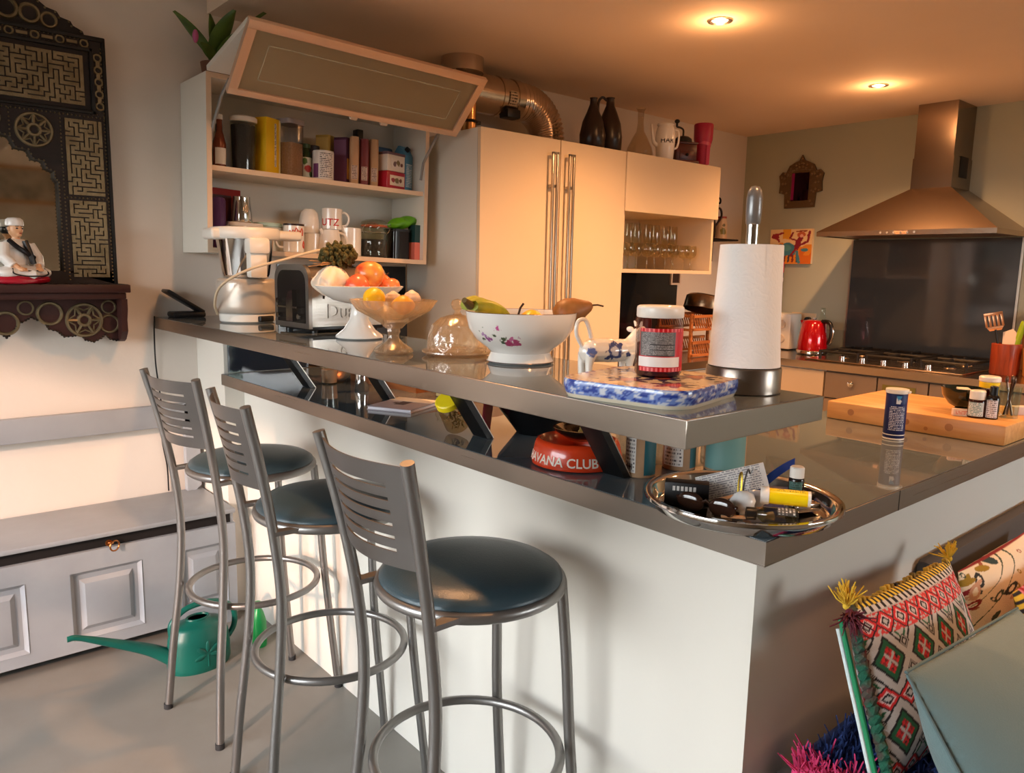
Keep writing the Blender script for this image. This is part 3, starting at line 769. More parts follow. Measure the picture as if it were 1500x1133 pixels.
part('oats', MB().prism(rr(.074, .074, .014), .003, .128, 'z'), mat('oats', (214, 172, 124), .8, bump=(260, .8), vary=((186, 140, 96), 160, .4)), o)
part('tub', MB().prism(rr(.080, .080, .016), .001, .200, 'z'), thin_glass('cloudy_plastic', (216, 210, 208), 1.2, .12), o)
part('lid', MB().prism(rr(.086, .086, .018), .198, .216, 'z'), mat('lid_grey', (150, 142, 146), .4), o, 'grey lid')
o = put('pickle_jar', 'small green and red labelled jar between the oat jar and white can', 'jar', u_of(.397), -.165, S1)
part('glass', MB().lathe([(0, 0), (.024, 0), (.026, .006), (.026, .095), (.019, .115), (.019, .125), (0, .125)], 28), mat('dark_green_glass', (42, 58, 30), .15), o)
part('label', MB().patch(.0264, .010, .085, R(-170), R(-20)), spotted('veg_label', (206, 206, 186), [((.004, -.026, .04), .016, (176, 40, 34)), ((-.012, -.022, .07), .012, (70, 110, 40)), ((.016, -.02, .02), .012, (60, 100, 40))], .5, 0), o, 'label with red and green picture')
part('lid', MB().cyl((0, 0, .122), .022, .016, 24), mat('lid_green', (60, 84, 50), .4), o)
o = put('white_tin_can', 'short white tin with purple and small print label on upper shelf', 'can', u_of(.456), -.205, S1)
part('can', MB().lathe([(0, 0), (.040, 0), (.042, .003), (.042, .110), (.040, .114), (.039, .112), (0, .110)], 36), mat('can_white', (224, 214, 206), .35), o)
part('label', MB().patch(.0424, .008, .105, R(-140), R(-55)), printed('can_print', (226, 218, 212), (60, 50, 56), 14, 26), o)
part('purple_mark', MB().patch(.0425, .008, .062, R(-178), R(-142)), mat('can_purple', (104, 46, 92), .4), o, 'purple mark')
for nm, lb, x, y, h, c1, c2, rz in (('rice_box', 'brown and yellow carton standing behind the short white tin', .518, -.100, .196, (206, 170, 84), (110, 62, 40), 30),
                               ('tea_box', 'purple carton with yellow picture right of the white tin', .566, -.165, .186, (78, 30, 60), (196, 140, 60), 30)):
    o = put(nm, lb, 'box', u_of(x), y, S1, R(rz))
    part('carton', MB().b2((-.024, -.03, 0), (.024, .03, h), .001), mat(nm + '_card', c1, .5), o)
    part('picture', MB().b2((-.019, -.0308, .02), (.019, -.0299, h * .55)), spotted(nm + '_pic', c2, [((0, -.03, .06), .016, (214, 170, 70)), ((.008, -.03, .09), .01, (160, 60, 40))], .5, 0), o)
    part('end_panel', MB().b2((-.0248, -.028, .01), (-.0239, .028, h - .01)), mat(nm + '_end', tuple(min(255, v + 40) for v in c1), .5), o)
for lb, x, c1, rz, h in (('left one of three upright brown food packets on upper shelf', .599, (196, 152, 112), 66, .190), ('middle one of three upright food packets, wine red with picture', .645, (124, 50, 52), 66, .187), ('right one of three upright brown food packets, next to stacked tins', .691, (190, 148, 108), 66, .192)):
    o = put('food_packet', lb, 'packet', u_of(x), -.195, S1, R(rz), 'food packets on the upper shelf')
    def pk(u, v, h=h):
        a = 2 * math.pi * u; w = .034; d = .0200 * (1 - .10 * (2 * v - 1) ** 4)
        return (math.copysign(abs(math.cos(a)) ** .5, math.cos(a)) * w, math.copysign(abs(math.sin(a)) ** .6, math.sin(a)) * d, v * h)
    part('bag', MB().surf(pk, 28, 16, wrap=True).prism([(-.032, -.016), (.032, -.016), (.032, .016), (-.032, .016)], h - .003, h - .0005, 'z'), mat('packet_%d' % int(x * 1000), c1, .4, bump=(40, .3)), o, angle=60)
    part('label', MB().b2((-.0350, -.012, .02), (-.0338, .012, .075)), printed('packet_print', (214, 190, 172), (80, 40, 50), 9, 14), o)
o = put('tea_tin', 'red lower tin of the two stacked tea tins with cream label', 'tin', u_of(.772), -.200, S1, R(14))
part('tin', MB().b2((-.055, -.035, 0), (.055, .035, .072), .004), mat('tin_red', (178, 22, 46), .3, coat=.3), o)
LBL = spotted('flower_label', (226, 208, 186), [((-.02, -.036, .036), .010, (150, 50, 60)), ((.004, -.036, .034), .012, (120, 100, 60)), ((.024, -.036, .036), .009, (110, 60, 50))], .4, .2)
part('label', MB().b2((-.038, -.0362, .014), (.048, -.0348, .056), .0005), LBL, o, 'cream label with flowers')
o = put('tea_tin', 'white upper tin with flower picture stacked on the red tin', 'tin', u_of(.772), -.200, S1 + .0724, R(14))
part('tin', MB().b2((-.053, -.034, 0), (.053, .034, .070), .004), mat('tin_white', (224, 210, 196), .35), o)
part('picture', MB().b2((-.03, -.0352, .015), (.045, -.0338, .055), .0005), spotted('flower_label2', (226, 212, 198), [((-.01, -.036, .03), .010, (120, 90, 90)), ((.012, -.036, .036), .012, (130, 110, 70)), ((.03, -.036, .03), .008, (110, 60, 50))], .4, .2), o)
part('lid', MB().b2((-.0545, -.0355, .066), (.0545, .0355, .078), .003), mat('lid_mauve', (110, 80, 88), .4), o, 'dark lid')
o = put('milk_carton', 'light blue drink carton at right end of upper shelf', 'carton', u_of(.865), -.150, S1, R(22))
part('carton', MB().b2((-.030, -.034, 0), (.030, .034, .155), .001).prism([(-.034, .155), (.034, .155), (.006, .195), (-.006, .195)], -.030, .030, 'x'), mat('carton_blue', (86, 148, 186), .4), o)
part('print', MB().b2((-.024, -.0350, .02), (.024, -.0338, .12)), printed('blue_print', (120, 172, 204), (226, 232, 236), 14, 12), o)
part('screw_cap', MB().cyl((0, 0, .0), .011, .014, 16, T(0, -.018, .178, R(50))), BLACK, o)
o = put('blue_packet', 'dark blue crumpled packet behind the stacked tea tins', 'packet', u_of(.800), -.085, S1)
part('bag', MB().b2((-.045, -.02, 0), (.045, .02, .19), .012), mat('packet_blue', (32, 84, 124), .4, bump=(30, .5)), o)
def mug(o, r=.040, h=.088, m=PORC, handle_a=0, r0=None, inv=False):
    r0 = r if r0 is None else r0
    pr = [(0, 0), (r0 * .9, 0), (r0, .004), (r, h - .002), (r - .002, h), (r - .004, h - .002), (r0 - .004, .007), (0, .007)]
    M_ = T(0, 0, h, R(180)) if inv else None
    b = part('cup', MB().lathe(pr, 36, M_), m, o)
    c, s = math.cos(handle_a), math.sin(handle_a)
    pts = [(r * .97, .020), (r + .016, .022), (r + .026, .040), (r + .024, .060), (r + .012, .072), (r * .97, .072)]
    pts = [(x * c, x * s, (h - z if inv else z) * 1.0) for x, z in pts]
    part('handle', MB().tube(spline(pts, 4), .0048, 8), m, o, angle=60)
o = put('mug', 'white mug with dark handle at far right end of upper shelf', 'mug', u_of(.865), -.075, S1); mug(o, .036, .08, PORC, R(-35))
o = put('spare_can', 'dark tin at back of upper shelf behind the short white tin', 'can', u_of(.470), -.075, S1)
part('can', MB().cyl((0, 0, 0), .036, .15, 28, bevel=.003), mat('dark_tin', (56, 44, 40), .4), o)
# --- lower shelf
o = put('red_box', 'red book-like box standing at left back of the lower shelf', 'box', u_of(.105), -.075, S0, R(8))
part('box', MB().b2((-.06, -.02, 0), (.06, .02, .230), .002), mat('box_red', (150, 26, 30), .45), o)
part('dark_face', MB().b2((-.056, -.021, .01), (.02, -.0195, .205)), mat('box_maroon', (70, 18, 26), .5), o)
o = put('purple_packet', 'purple packet at far left end of the lower shelf', 'packet', u_of(.050), -.18, S0, R(50))
part('bag', MB().b2((-.03, -.018, 0), (.03, .018, .19), .014), mat('packet_purple', (74, 40, 92), .4, bump=(40, .4)), o)
o = put('food_storage_tub', 'pale plastic tub under the steel cup on the lower shelf', 'tub', u_of(.150), -.140, S0)
part('tub', MB().prism(rr(.13, .11, .02), 0, .092, 'z'), mat('tub_white', (206, 200, 190), .4), o)
part('lid', MB().prism(rr(.136, .116, .022), .090, .102, 'z'), mat('tub_lid', (214, 206, 196), .4), o)
o = put('steel_cup', 'shiny steel cup standing on the pale tub', 'cup', u_of(.146), -.150, S0 + .1022)
part('cup', MB().lathe([(0, 0), (.038, 0), (.040, .006), (.036, .05), (.031, .092), (.032, .098), (.030, .096), (.034, .05), (.037, .008), (0, .006)], 36), CHROME, o)
o = put('glass_dish', 'stack of flat pale green dishes in the middle of the lower shelf', 'dish', u_of(.258), -.130, S0)
part('dish', MB().lathe([(0, 0), (.04, 0), (.052, .05), (.056, .095), (.054, .095), (.048, .05), (0, .01)], 32), mat('pale_dish', (206, 208, 200), .3), o)
part('rim', MB().cyl((0, 0, .0955), .057, .016, 32, bevel=.003), mat('pale_green', (178, 208, 198), .3), o, 'pale green lid')
o = put('printed_mug', 'white mug with orange-red drawing beside the food processor lid', 'mug', u_of(.332), -.205, S0); mug(o, .040, .112, PORC, R(160))
OR = mat('print_orange', (214, 72, 44), .4)
dd = MB()
rnd = random.Random(5)
for k in range(7):
    a = R(-150 + k * 17); zz = .03 + rnd.random() * .055
    dd.tube([(.0408 * math.cos(a + q), .0408 * math.sin(a + q), zz + w_) for q, w_ in ((-.18, 0), (-.05, .014), (.1, .006), (.05, -.014), (-.1, -.01))], .0022, 6, True)
part('drawing', dd, OR, o, 'orange-red drawing')
part('dark_rim_print', MB().lathe([(.0403, .104), (.0404, .1115)], 36), mat('print_dark', (46, 26, 24), .4), o, 'dark band')
o = put('white_cup', 'plain white mug at the bottom of the tall mug stack', 'mug', u_of(.432), -.160, S0); mug(o, .0375, .083, PORC, R(170))
o = put('white_cup', 'rounded white cup upside down on top of the tall mug stack', 'cup', u_of(.424), -.150, S0 + .0835)
part('cup', MB().lathe([(.040, 0), (.042, .01), (.040, .05), (.033, .082), (.02, .096), (0, .099)], 36), PORC, o)
o = put('white_pitcher', 'white conical jug below the mug with red letters', 'jug', u_of(.489), -.205, S0)
part('jug', MB().lathe([(0, 0), (.052, 0), (.054, .004), (.036, .10), (.034, .098), (.048, .008), (0, .007)], 36), PORC, o)
part('handle', MB().tube(spline([(.036, -.008, .092), (.058, -.014, .082), (.068, -.018, .05), (.056, -.014, .018)], 5), .005, 8), PORC, o, angle=60)
part('spout', MB().tube([(-.034, -.004, .085), (-.046, -.006, .102)], [.010, .006], 8), PORC, o)
o = put('lettered_mug', 'white mug with red letters balanced on the jug and cups', 'mug', u_of(.512), -.175, S0 + .1005); mug(o, .042, .088, PORC, R(-34))
part('lettering', round_text('UTZ', .040, .0006, .0424, .018, R(-128)), mat('print_red', (196, 44, 34), .4), o, 'red letters')
o = put('white_cup', 'wide plain white mug left of the clip-top glass jar', 'mug', u_of(.588), -.190, S0); mug(o, .047, .116, PORC, R(100))
o = put('clip_jar', 'clip-top glass jar of dark contents with wire and rubber seal', 'jar', u_of(.697), -.200, S0)
part('contents', MB().lathe([(0, .004), (.052, .004), (.056, .02), (.055, .075), (0, .075)], 32), mat('dark_beans', (44, 28, 24), .6, bump=(160, 1.0)), o)
part('glass', MB().lathe([(0, 0), (.054, 0), (.060, .008), (.060, .095), (.050, .118), (.050, .13), (.048, .13), (.047, .116), (.057, .09), (.057, .01), (0, .005)], 40), GLASS, o)
part('lid', MB().lathe([(.054, .133), (.056, .138), (.052, .150), (.035, .158), (0, .160)], 36), GLASS, o)
part('rubber_seal', MB().ring((0, 0, .1315), .0525, .0035, 36, 8), mat('orange_rubber', (190, 100, 66), .5), o, 'orange rubber seal')
part('wire_clip', MB().tube(spline([(-.055, -.01, .10), (-.064, -.02, .12), (-.05, -.05, .14), (0, -.068, .135), (.05, -.05, .14), (.064, -.02, .12), (.055, -.01, .10)]), .0016, 6).ring((0, 0, .105), .0555, .0016, 30, 6), CHROME, o)
o = put('black_jar', 'black glossy jar right of the clip-top jar', 'jar', u_of(.820), -.185, S0)
part('jar', MB().prism(rr(.088, .088, .014), 0, .118, 'z'), mat('black_red_jar', (24, 18, 20), .15), o)
part('lid', MB().prism(rr(.092, .092, .016), .1175, .128, 'z'), BLACK, o)
o = put('leaf_bag', 'bright green leaf-shaped bag lying across the jars at right', 'bag', u_of(.845), -.195, S0 + .1287, R(6))
def lb(u, v):
    a = 2 * math.pi * u; s = v * 2 - 1; w = max(.0, 1 - abs(s) ** 2.4) ** .6
    return (s * .085, .032 * w * math.cos(a), .030 + .024 * w * math.sin(a) + .016 * s + .004 * math.sin(9 * s + 3 * math.cos(a)))
part('bag', MB().surf(lb, 24, 26, wrap=True), mat('lime_plastic', (96, 168, 30), .3, bump=(50, .5)), o, angle=60)
o = put('two_tone_box', 'narrow box, dark green above and salmon pink below, at right end of the lower shelf', 'box', u_of(.893), -.220, S0)
part('box', MB().b2((-.019, -.025, 0), (.019, .03, .075)), mat('box_salmon', (224, 120, 104), .5), o, 'salmon pink lower half')
part('upper_half', MB().b2((-.019, -.025, .0752), (.019, .03, .15)), mat('box_teal', (26, 62, 62), .5), o, 'dark green upper half')

# --- trailing plant on the cabinet top
o = put('potted_plant', 'potted plant with broad green leaves and pink bud on top of the wall cabinet', 'plant', .10, -.10, .6255)
o.scale = (1.3, 1.3, 1.3)
part('pot', MB().lathe([(0, 0), (.035, 0), (.044, .055), (.041, .055), (.034, .05), (0, .05)], 28), mat('terracotta_dark', (110, 74, 58), .7), o)
def leafmb(mb, base, d, ln, wd, bend, tw):
    d = Vector(d).normalized(); side = d.cross(Vector((0, 0, 1))); side = side.normalized() if side.length > .01 else Vector((1, 0, 0)); up = side.cross(d)
    side = (Matrix.Rotation(tw, 3, d) @ side)
    def f(u, v):
        s = v; w = wd * math.sin(math.pi * min(1, s * .92 + .05)) ** .8
        p = Vector(base) + d * ln * s + up * (-bend * s * s) + side * w * (u - .5) * 2 + up * (abs(u - .5) * 2) ** 2 * wd * .35
        return p
    mb.surf(f, 6, 12)
lm = MB()
for b, d, ln, wd, bd_, tw in (((0, 0, .05), (-.75, -.2, .9), .17, .017, .03, .4), ((0, 0, .05), (-.2, -.35, 1), .14, .019, .05, 1.0), ((.01, 0, .05), (.30, -.3, 1), .19, .034, .07, .6), ((-.01, 0, .05), (.05, -.5, 1), .17, .030, .07, .2), ((.01, 0, .05), (.7, -.3, .8), .16, .022, .06, -.3), ((0, 0, .05), (.1, -.6, .8), .12, .017, .04, .2), ((0, 0, .05), (-.5, -.5, .5), .10, .015, .03, .8)):
    leafmb(lm, b, d, ln, wd, bd_, tw)
part('leaves', lm, mat('leaf_green', (92, 118, 48), .4, vary=((62, 88, 34), 22, .4)), o)
part('flower_bud', MB().ell((-.075, -.05, .105), (.008, .008, .018)).ell((.105, -.06, .155), (.006, .006, .012)), mat('bud_pink', (178, 84, 130), .5), o, 'pink bud')
# ------------------------------------------------------------------ tall cupboards on the back wall
PY = -.55
t = thing('pantry_cupboard', 'tall cream two-door pantry cupboard with long steel handles', 'cupboard', (0, 0, 0))
part('carcass', MB().b2((.993, PY + .020, 0), (1.891, -.002, 1.911)), CABW, t, 'white side panels')
for a, b, hx in ((.994, 1.4475, 1.392), (1.4525, 1.890, 1.494)):
    o = part('door', MB().b2((a, PY, .10), (b, PY + .0195, 1.912), .0015), CREAM, t, 'plain cream door', angle=20)
    h = MB()
    for dx in (-.013, .013): h.b2((hx + dx - .005, PY - .034, .72), (hx + dx + .005, PY - .022, 1.852), .002)
    h.b2((hx - .018, PY - .034, 1.842), (hx + .018, PY - .022, 1.852)); h.b2((hx - .018, PY - .034, .72), (hx + .018, PY - .022, .73))
    h.b2((hx - .018, PY - .022, 1.70), (hx + .018, PY - .001, 1.712)).b2((hx - .018, PY - .022, .80), (hx + .018, PY - .001, .812))
    part('handle', h, STEELV, o, 'long double bar steel handle', angle=20)
part('plinth', MB().b2((1.0, PY + .05, 0), (1.885, PY + .06, .1)), STEEL, t)

t = thing('glass_cupboard', 'cream wall cupboard with plain lift front above an open niche of glasses', 'wall cupboard', (0, 0, 0))
m = MB().b2((1.8925, PY + .012, 1.334), (1.910, -.002, 1.911)).b2((2.634, PY + .012, 1.334), (2.652, -.002, 1.911)).b2((1.910, PY + .012, 1.334), (2.634, -.002, 1.352)).b2((1.910, PY + .022, 1.893), (2.634, -.002, 1.911)).b2((1.910, -.016, 1.352), (2.634, -.004, 1.893)).b2((1.910, PY + .03, 1.645), (2.634, -.016, 1.66))
part('carcass', m, mat('niche_cream', (226, 206, 176), .5), t, angle=20)
part('lift_front', MB().b2((1.893, PY - .006, 1.632), (2.664, PY + .0118, 1.9125), .0015), CREAM, t, 'plain cream lift-up front', angle=20)
part('front_edge', MB().b2((1.893, PY + .010, 1.334), (2.634, PY + .0122, 1.352)), EDGE, t)

# glasses in the niche
WG = thin_glass('wine_glass_clear', (250, 248, 240), 1.0, .03)
def glass_row(n, y, x0, x1, prof, label, group, nm, jit):
    first = None
    for k in range(n):
        x = x0 + (x1 - x0) * k / (n - 1)
        yy = y + jit * (-1) ** k
        if first is None:
            first = thing(nm, label, 'glass', (x, yy, 1.3525), 0, group)
            part('bowl', MB().lathe(prof[0], 24), WG, first, angle=70); part('stem', MB().lathe(prof[1], 16), WG, first, angle=70)
        else: dup(first, (x, yy, 1.3525), 0)
wine = ([(.006, .062), (.022, .068), (.032, .085), (.034, .105), (.030, .135), (.029, .135), (.033, .105), (.031, .086), (.021, .070), (0, .066)], [(0, 0), (.030, .0), (.030, .002), (.006, .006), (.004, .012), (.0035, .055), (.006, .0625)])
flute = ([(.006, .09), (.016, .10), (.024, .14), (.026, .19), (.023, .245), (.022, .245), (.025, .19), (.023, .14), (.015, .102), (0, .096)], [(0, 0), (.030, .0), (.030, .002), (.006, .006), (.004, .012), (.0035, .08), (.006, .0905)])
glass_row(9, -.455, 1.955, 2.575, wine, 'one of the small stemmed wine glasses in the front row of the niche', 'wine glasses in the niche', 'wine_glass', .006)
glass_row(9, -.32, 1.955, 2.585, flute, 'one of the tall stemmed glasses in the back row of the niche', 'tall glasses in the niche', 'champagne_glass', .006)

# things on top of the cupboards
TZ = 1.9128
DCL = mat('dark_stoneware', (22, 14, 13), .28, vary=((40, 24, 20), 14, .5))
t = thing('stoneware_bottle', 'dark stoneware bottle without visible handle, leftmost vessel on the cupboards', 'bottle', (1.712, -.49, TZ))
part('body', MB().lathe([(0, 0), (.054, 0), (.060, .01), (.062, .06), (.050, .12), (.030, .165), (.017, .20), (.016, .222), (.019, .228), (.014, .228), (0, .21)], 36), DCL, t, angle=60)
t = thing('stoneware_jug', 'dark stoneware jug with loop handle standing on the cupboard beside the clear decanter', 'jug', (1.850, -.47, TZ), R(-41))
part('body', MB().lathe([(0, 0), (.052, 0), (.060, .01), (.063, .07), (.054, .13), (.036, .18), (.021, .215), (.018, .245), (.022, .252), (.016, .252), (0, .23)], 36), DCL, t, angle=60)
part('handle', MB().tube(spline([(-.018, 0, .24), (-.04, -.01, .252), (-.058, -.016, .232), (-.060, -.018, .19), (-.050, -.016, .155)], 6), .0065, 8), DCL, t, angle=60)
t = thing('decanter', 'clear long-necked glass decanter on the cupboard top', 'decanter', (2.055, -.49, TZ))
part('body', MB().lathe([(0, 0), (.064, 0), (.070, .006), (.062, .04), (.040, .085), (.020, .12), (.015, .16), (.016, .215), (.026, .232), (.025, .233), (.014, .215), (.013, .16), (.018, .12), (.036, .085), (.058, .04), (.064, .008), (0, .006)], 36), thin_glass('decanter_glass', (244, 238, 228), 1.0), t, angle=60)
t = thing('coffee_pot', 'white pot with spout, handle and dark lettering HAR on the cupboard top', 'pot', (2.262, -.485, TZ), R(-41))
part('body', MB().lathe([(0, 0), (.040, 0), (.044, .006), (.048, .06), (.052, .12), (.048, .155), (.040, .172), (.046, .180), (.042, .185), (.038, .178), (0, .16)], 36), PORC, t, angle=60)
part('spout', MB().tube(spline([(-.040, -.01, .075), (-.062, -.018, .09), (-.072, -.022, .13), (-.078, -.024, .178)], 6), [.013 - .008 * i / 18 for i in range(19)], 10), PORC, t, angle=60)
part('handle', MB().tube(spline([(.044, .0, .155), (.066, .004, .15), (.070, .004, .11), (.062, .004, .07), (.046, 0, .06)], 6), .0055, 8), PORC, t, angle=60)
a = face_cam(2.262, -.485) + R(41)
part('lettering', round_text('HAR', .036, .0006, .0505, .085, a + R(12)), mat('letter_navy', (24, 24, 34), .4), t, 'dark letters')
t = thing('coffee_grinder', 'old red-brown wooden coffee grinder with black crank', 'coffee grinder', (2.428, -.470, TZ), R(-24))
GW = wood('grinder_wood', (60, 18, 12), (92, 34, 22), 4, .3, 0)
part('box', MB().b2((-.072, -.055, 0), (.072, .055, .014), .003).b2((-.060, -.046, .014), (.060, .046, .10), .002).b2((-.066, -.052, .10), (.066, .052, .11), .003), GW, t)
o = part('drawer', MB().b2((-.040, -.0495, .022), (.04, -.0455, .065), .001), GW, t)
part('knob', MB().ell((0, -.056, .044), .008), BLACK, o)
part('hopper', MB().lathe([(.050, .11), (.046, .13), (.030, .142), (.012, .146), (0, .146)], 28), BLACK, t)
part('crank', MB().tube(spline([(0, 0, .14), (0, 0, .175), (-.02, -.01, .185), (-.05, -.02, .188)], 5), .005, 8).cyl((-.05, -.02, .188), .006, .018, 12).ell((-.05, -.02, .215), (.014, .014, .011)), BLACK, t)
t = thing('wrapped_candle', 'raspberry pink pillar with ribbon, next to the coffee grinder', 'candle', (2.565, -.50, TZ), R(-41))
PK = mat('raspberry', (168, 36, 70), .4)
part('pillar', MB().lathe([(0, 0), (.030, 0), (.033, .02), (.040, .10), (.050, .14), (.052, .215), (.048, .222), (0, .222)], 36), PK, t, angle=50)
part('ribbon', MB().surf(lambda u, v: ((.0475 - .01 * abs(v - .5)) * math.cos(R(-160 + 150 * v)), (.0475 - .01 * abs(v - .5)) * math.sin(R(-160 + 150 * v)), .118 + .018 * u - .02 * v), 3, 18).surf(lambda u, v: (.012 + .018 * u, -.046 + .010 * v, .105 - .10 * v), 3, 8), mat('raspberry_light', (196, 70, 100), .35), t)
t = thing('small_dark_vase', 'small black vase at the right end of the cupboard top', 'vase', (2.624, -.44, TZ))
part('vase', MB().lathe([(0, 0), (.030, 0), (.032, .006), (.026, .04), (.012, .07), (.012, .105), (.014, .108), (0, .10)], 28), BLACKG, t, angle=60)

# ventilation duct with flexible elbow
t = thing('ventilation_duct', 'shiny metal ventilation duct with ribbed elbow dropping behind the pantry cupboard', 'duct', (0, 0, 0))
DU = mat('duct_metal', (200, 186, 172), .22, 1.0, bump=(40, .1))
DY = -.20
part('ceiling_collar', MB().cyl((1.16, DY, 2.205), .096, .0645, 36), DU, t)
part('straight_pipe', MB().tube([(1.08, DY, 2.135), (1.43, DY, 2.135)], .088, 30).tube([(1.34, DY, 2.135), (1.352, DY, 2.135)], .0915, 30).tube([(1.43, DY, 2.135), (1.47, DY, 2.135)], .092, 30), DU, t)
fp = []; fr_ = []
for k in range(121):
    s = k / 120
    if s < .10: p = (1.46 + s / .10 * .06, DY, 2.133)
    elif s < .76:
        a = (s - .10) / .66 * math.pi / 2; p = (1.52 + .170 * math.sin(a), DY, 2.133 - .165 * (1 - math.cos(a)))
    else: p = (1.69, DY, 1.968 - (s - .76) / .24 * .055)
    fp.append(p); fr_.append(.086 + .0035 * math.sin(k * 2 * math.pi / 5.0))
part('flexible_elbow', MB().tube(fp, fr_, 30), mat('ribbed_duct', (220, 204, 188), .2, 1.0), t, 'ribbed flexible elbow', angle=60)
part('rating_label', MB().surf(lambda u, v: (1.37 + u * .045, DY - .0925 * math.cos(R(-30 + 40 * v)), 2.135 + .0925 * math.sin(R(-30 + 40 * v))), 3, 6), printed('duct_label', (190, 170, 140), (60, 50, 40), 5, 8), t, 'small label')
part('motor_box', MB().b2((1.36, DY - .085, 2.035), (1.44, DY - .02, 2.075), .006), BLACK, t, 'black box under the pipe')
t = thing('flue_pipe', 'short copper coloured pipe with a dark clamp behind the pantry corner', 'pipe', (1.075, -.36, 1.9125))
part('pipe', MB().cyl((0, 0, 0), .034, .13, 28), mat('copper_pipe', (196, 150, 100), .2, 1.0), t)
part('clamp', MB().ring((0, 0, .052), .036, .006, 28, 8).b2((.03, -.012, .045), (.06, .012, .060), .002), BLACK, t)

# ------------------------------------------------------------------ counters along back and right walls
WZ = .858
WT = mat('steel_worktop', (168, 156, 142), .22, 1.0, brushed=(1, .08))
t = thing('kitchen_worktop', 'brushed steel worktop running along the right wall and under the glass cupboard', 'worktop', (0, 0, 0))
part('top', MB().prism([(1.893, -.60), (3.09, -.60), (3.09, -3.6), (3.7515, -3.6), (3.7515, -.002), (1.893, -.002)], WZ - .04, WZ, 'z'), WT, t, angle=20)
t = thing('base_cabinet', 'taupe drawer base cabinets under the gas hob', 'base cabinet', (0, 0, 0))
TAUPE = mat('taupe_front', (146, 126, 106), .45)
part('carcass', MB().b2((3.135, -3.58, .08), (3.748, -1.01, .817)).b2((3.18, -3.58, 0), (3.748, -1.01, .08)), mat('carcass_grey', (120, 108, 96), .6), t)
ys = [-1.012, -1.305, -1.565, -2.05, -2.6, -3.1, -3.57]
for a, b in zip(ys, ys[1:]):
    f1 = MB().b2((3.114, b + .004, .665), (3.134, a - .004, .806), .001)
    o = part('drawer', f1, TAUPE, t, angle=20)
    if a in (-1.012, -2.05, -2.6): part('knob', MB().lathe([(0, 0), (.006, 0), (.006, .014), (.016, .018), (.017, .026), (.010, .031), (0, .032)], 20, T(3.114, a - .16, .757, 0, R(-90), 0)), CHROME, o, 'round metal knob')
    part('drawer', MB().b2((3.114, b + .004, .385), (3.134, a - .004, .657), .001).b2((3.114, b + .004, .10), (3.134, a - .004, .377), .001), TAUPE, t, angle=20)
t = thing('tea_towel', 'folded olive green cloth hanging on the drawer front below the hob', 'towel', (0, 0, 0))
part('cloth', MB().surf(lambda u, v: (3.110 - .004 * math.sin(u * 9), -1.335 - u * .17, .775 - v * .30), 16, 6), mat('olive_cloth', (132, 122, 62), .9, bump=(200, .4)), t)
t = thing('corner_cabinet', 'cream fronted base cabinet in the corner left of the taupe drawers', 'base cabinet', (0, 0, 0))
part('carcass', MB().b2((1.90, -.565, .08), (3.748, -.004, .817)).b2((3.14, -1.005, .08), (3.748, -.565, .817)).b2((1.95, -.52, 0), (3.748, -.01, .08)), CABW, t)
part('door', MB().b2((3.118, -1.004, .10), (3.139, -.606, .806), .001), CREAM, t, angle=20)
for a, b in ((1.90, 2.30), (2.30, 2.70), (2.70, 3.11)): part('door', MB().b2((a + .003, -.587, .10), (b - .003, -.566, .806), .001), CREAM, t, angle=20)
solo('back_splash', MB().b2((1.893, -.008, WZ + .001), (2.66, -.002, 1.333)).b2((2.66, -.008, WZ + .001), (3.05, -.002, 1.333)), mat('dark_splash', (36, 36, 36), .12), 'dark glass splashback under the glass cupboard', 'splashback')
o = thing('small_picture', 'small white framed picture on the dark splashback under the glass cupboard', 'picture', (3.02, -.009, 1.262))
part('frame', MB().b2((-.05, -.012, 0), (-.038, 0, .11)).b2((.038, -.012, 0), (.05, 0, .11)).b2((-.038, -.012, 0), (.038, 0, .012)).b2((-.038, -.012, .098), (.038, 0, .11)), mat('frame_white', (214, 200, 188), .5), o)
part('print', MB().b2((-.038, -.004, .012), (.038, 0, .098)), mat('picture_brown', (56, 38, 32), .6), o)
# wooden plate rack with a pan on top
t = thing('plate_rack', 'two-tier wooden slatted dish rack standing on the worktop behind the red jar', 'dish rack', (2.86, -.33, WZ))
RWD = wood('rack_wood', (150, 84, 40), (196, 124, 66), 4, .5, 0)
rk = MB()
for z in (.085, .235):
    for y in (-.13, .13): rk.b2((-.24, y - .008, z - .008), (.24, y + .008, z + .008))
    for k in range(22):
        x = -.23 + k * .0215
        rk.tube([(x, -.125, z), (x + .035, -.125, z - .075)], .0042, 6); rk.tube([(x, .125, z), (x + .035, .125, z - .075)], .0042, 6)
for y in (-.13, .13):
    for z in (.012, .160): rk.b2((-.24, y - .008, z - .007), (.28, y + .008, z + .007))
part('slats', rk, RWD, t)
for x in (-.235, .255):
    for y in (-.115, .115): part('post', MB().b2((x - .009, y - .007, 0), (x + .009, y + .007, .25)), RWD, t)
part('cross_bar', MB().b2((-.24, -.12, .150), (-.228, .12, .164)).b2((.22, -.12, .150), (.232, .12, .164)).b2((-.24, -.12, .228), (-.228, .12, .244)).b2((.22, -.12, .228), (.232, .12, .244)), RWD, t)
t = thing('saucepan', 'upturned metal saucepan lying tilted on top of the wooden dish rack', 'saucepan', (2.90, -.33, WZ + .243))
PM = T(0, 0, .012, 0, R(16), 0)
part('pan', MB().lathe([(.125, 0), (.127, .004), (.122, .075), (.110, .085), (0, .088)], 40, PM), mat('pan_steel', (150, 122, 96), .28, 1.0), t)
part('bright_band', MB().lathe([(.1272, .001), (.1255, .03)], 12, PM, R(-70), R(-50)), CHROME, t)
part('handle', MB().tube([(.12, -.02, .05), (.24, -.05, .055)], .009, 10), BLACK, t)
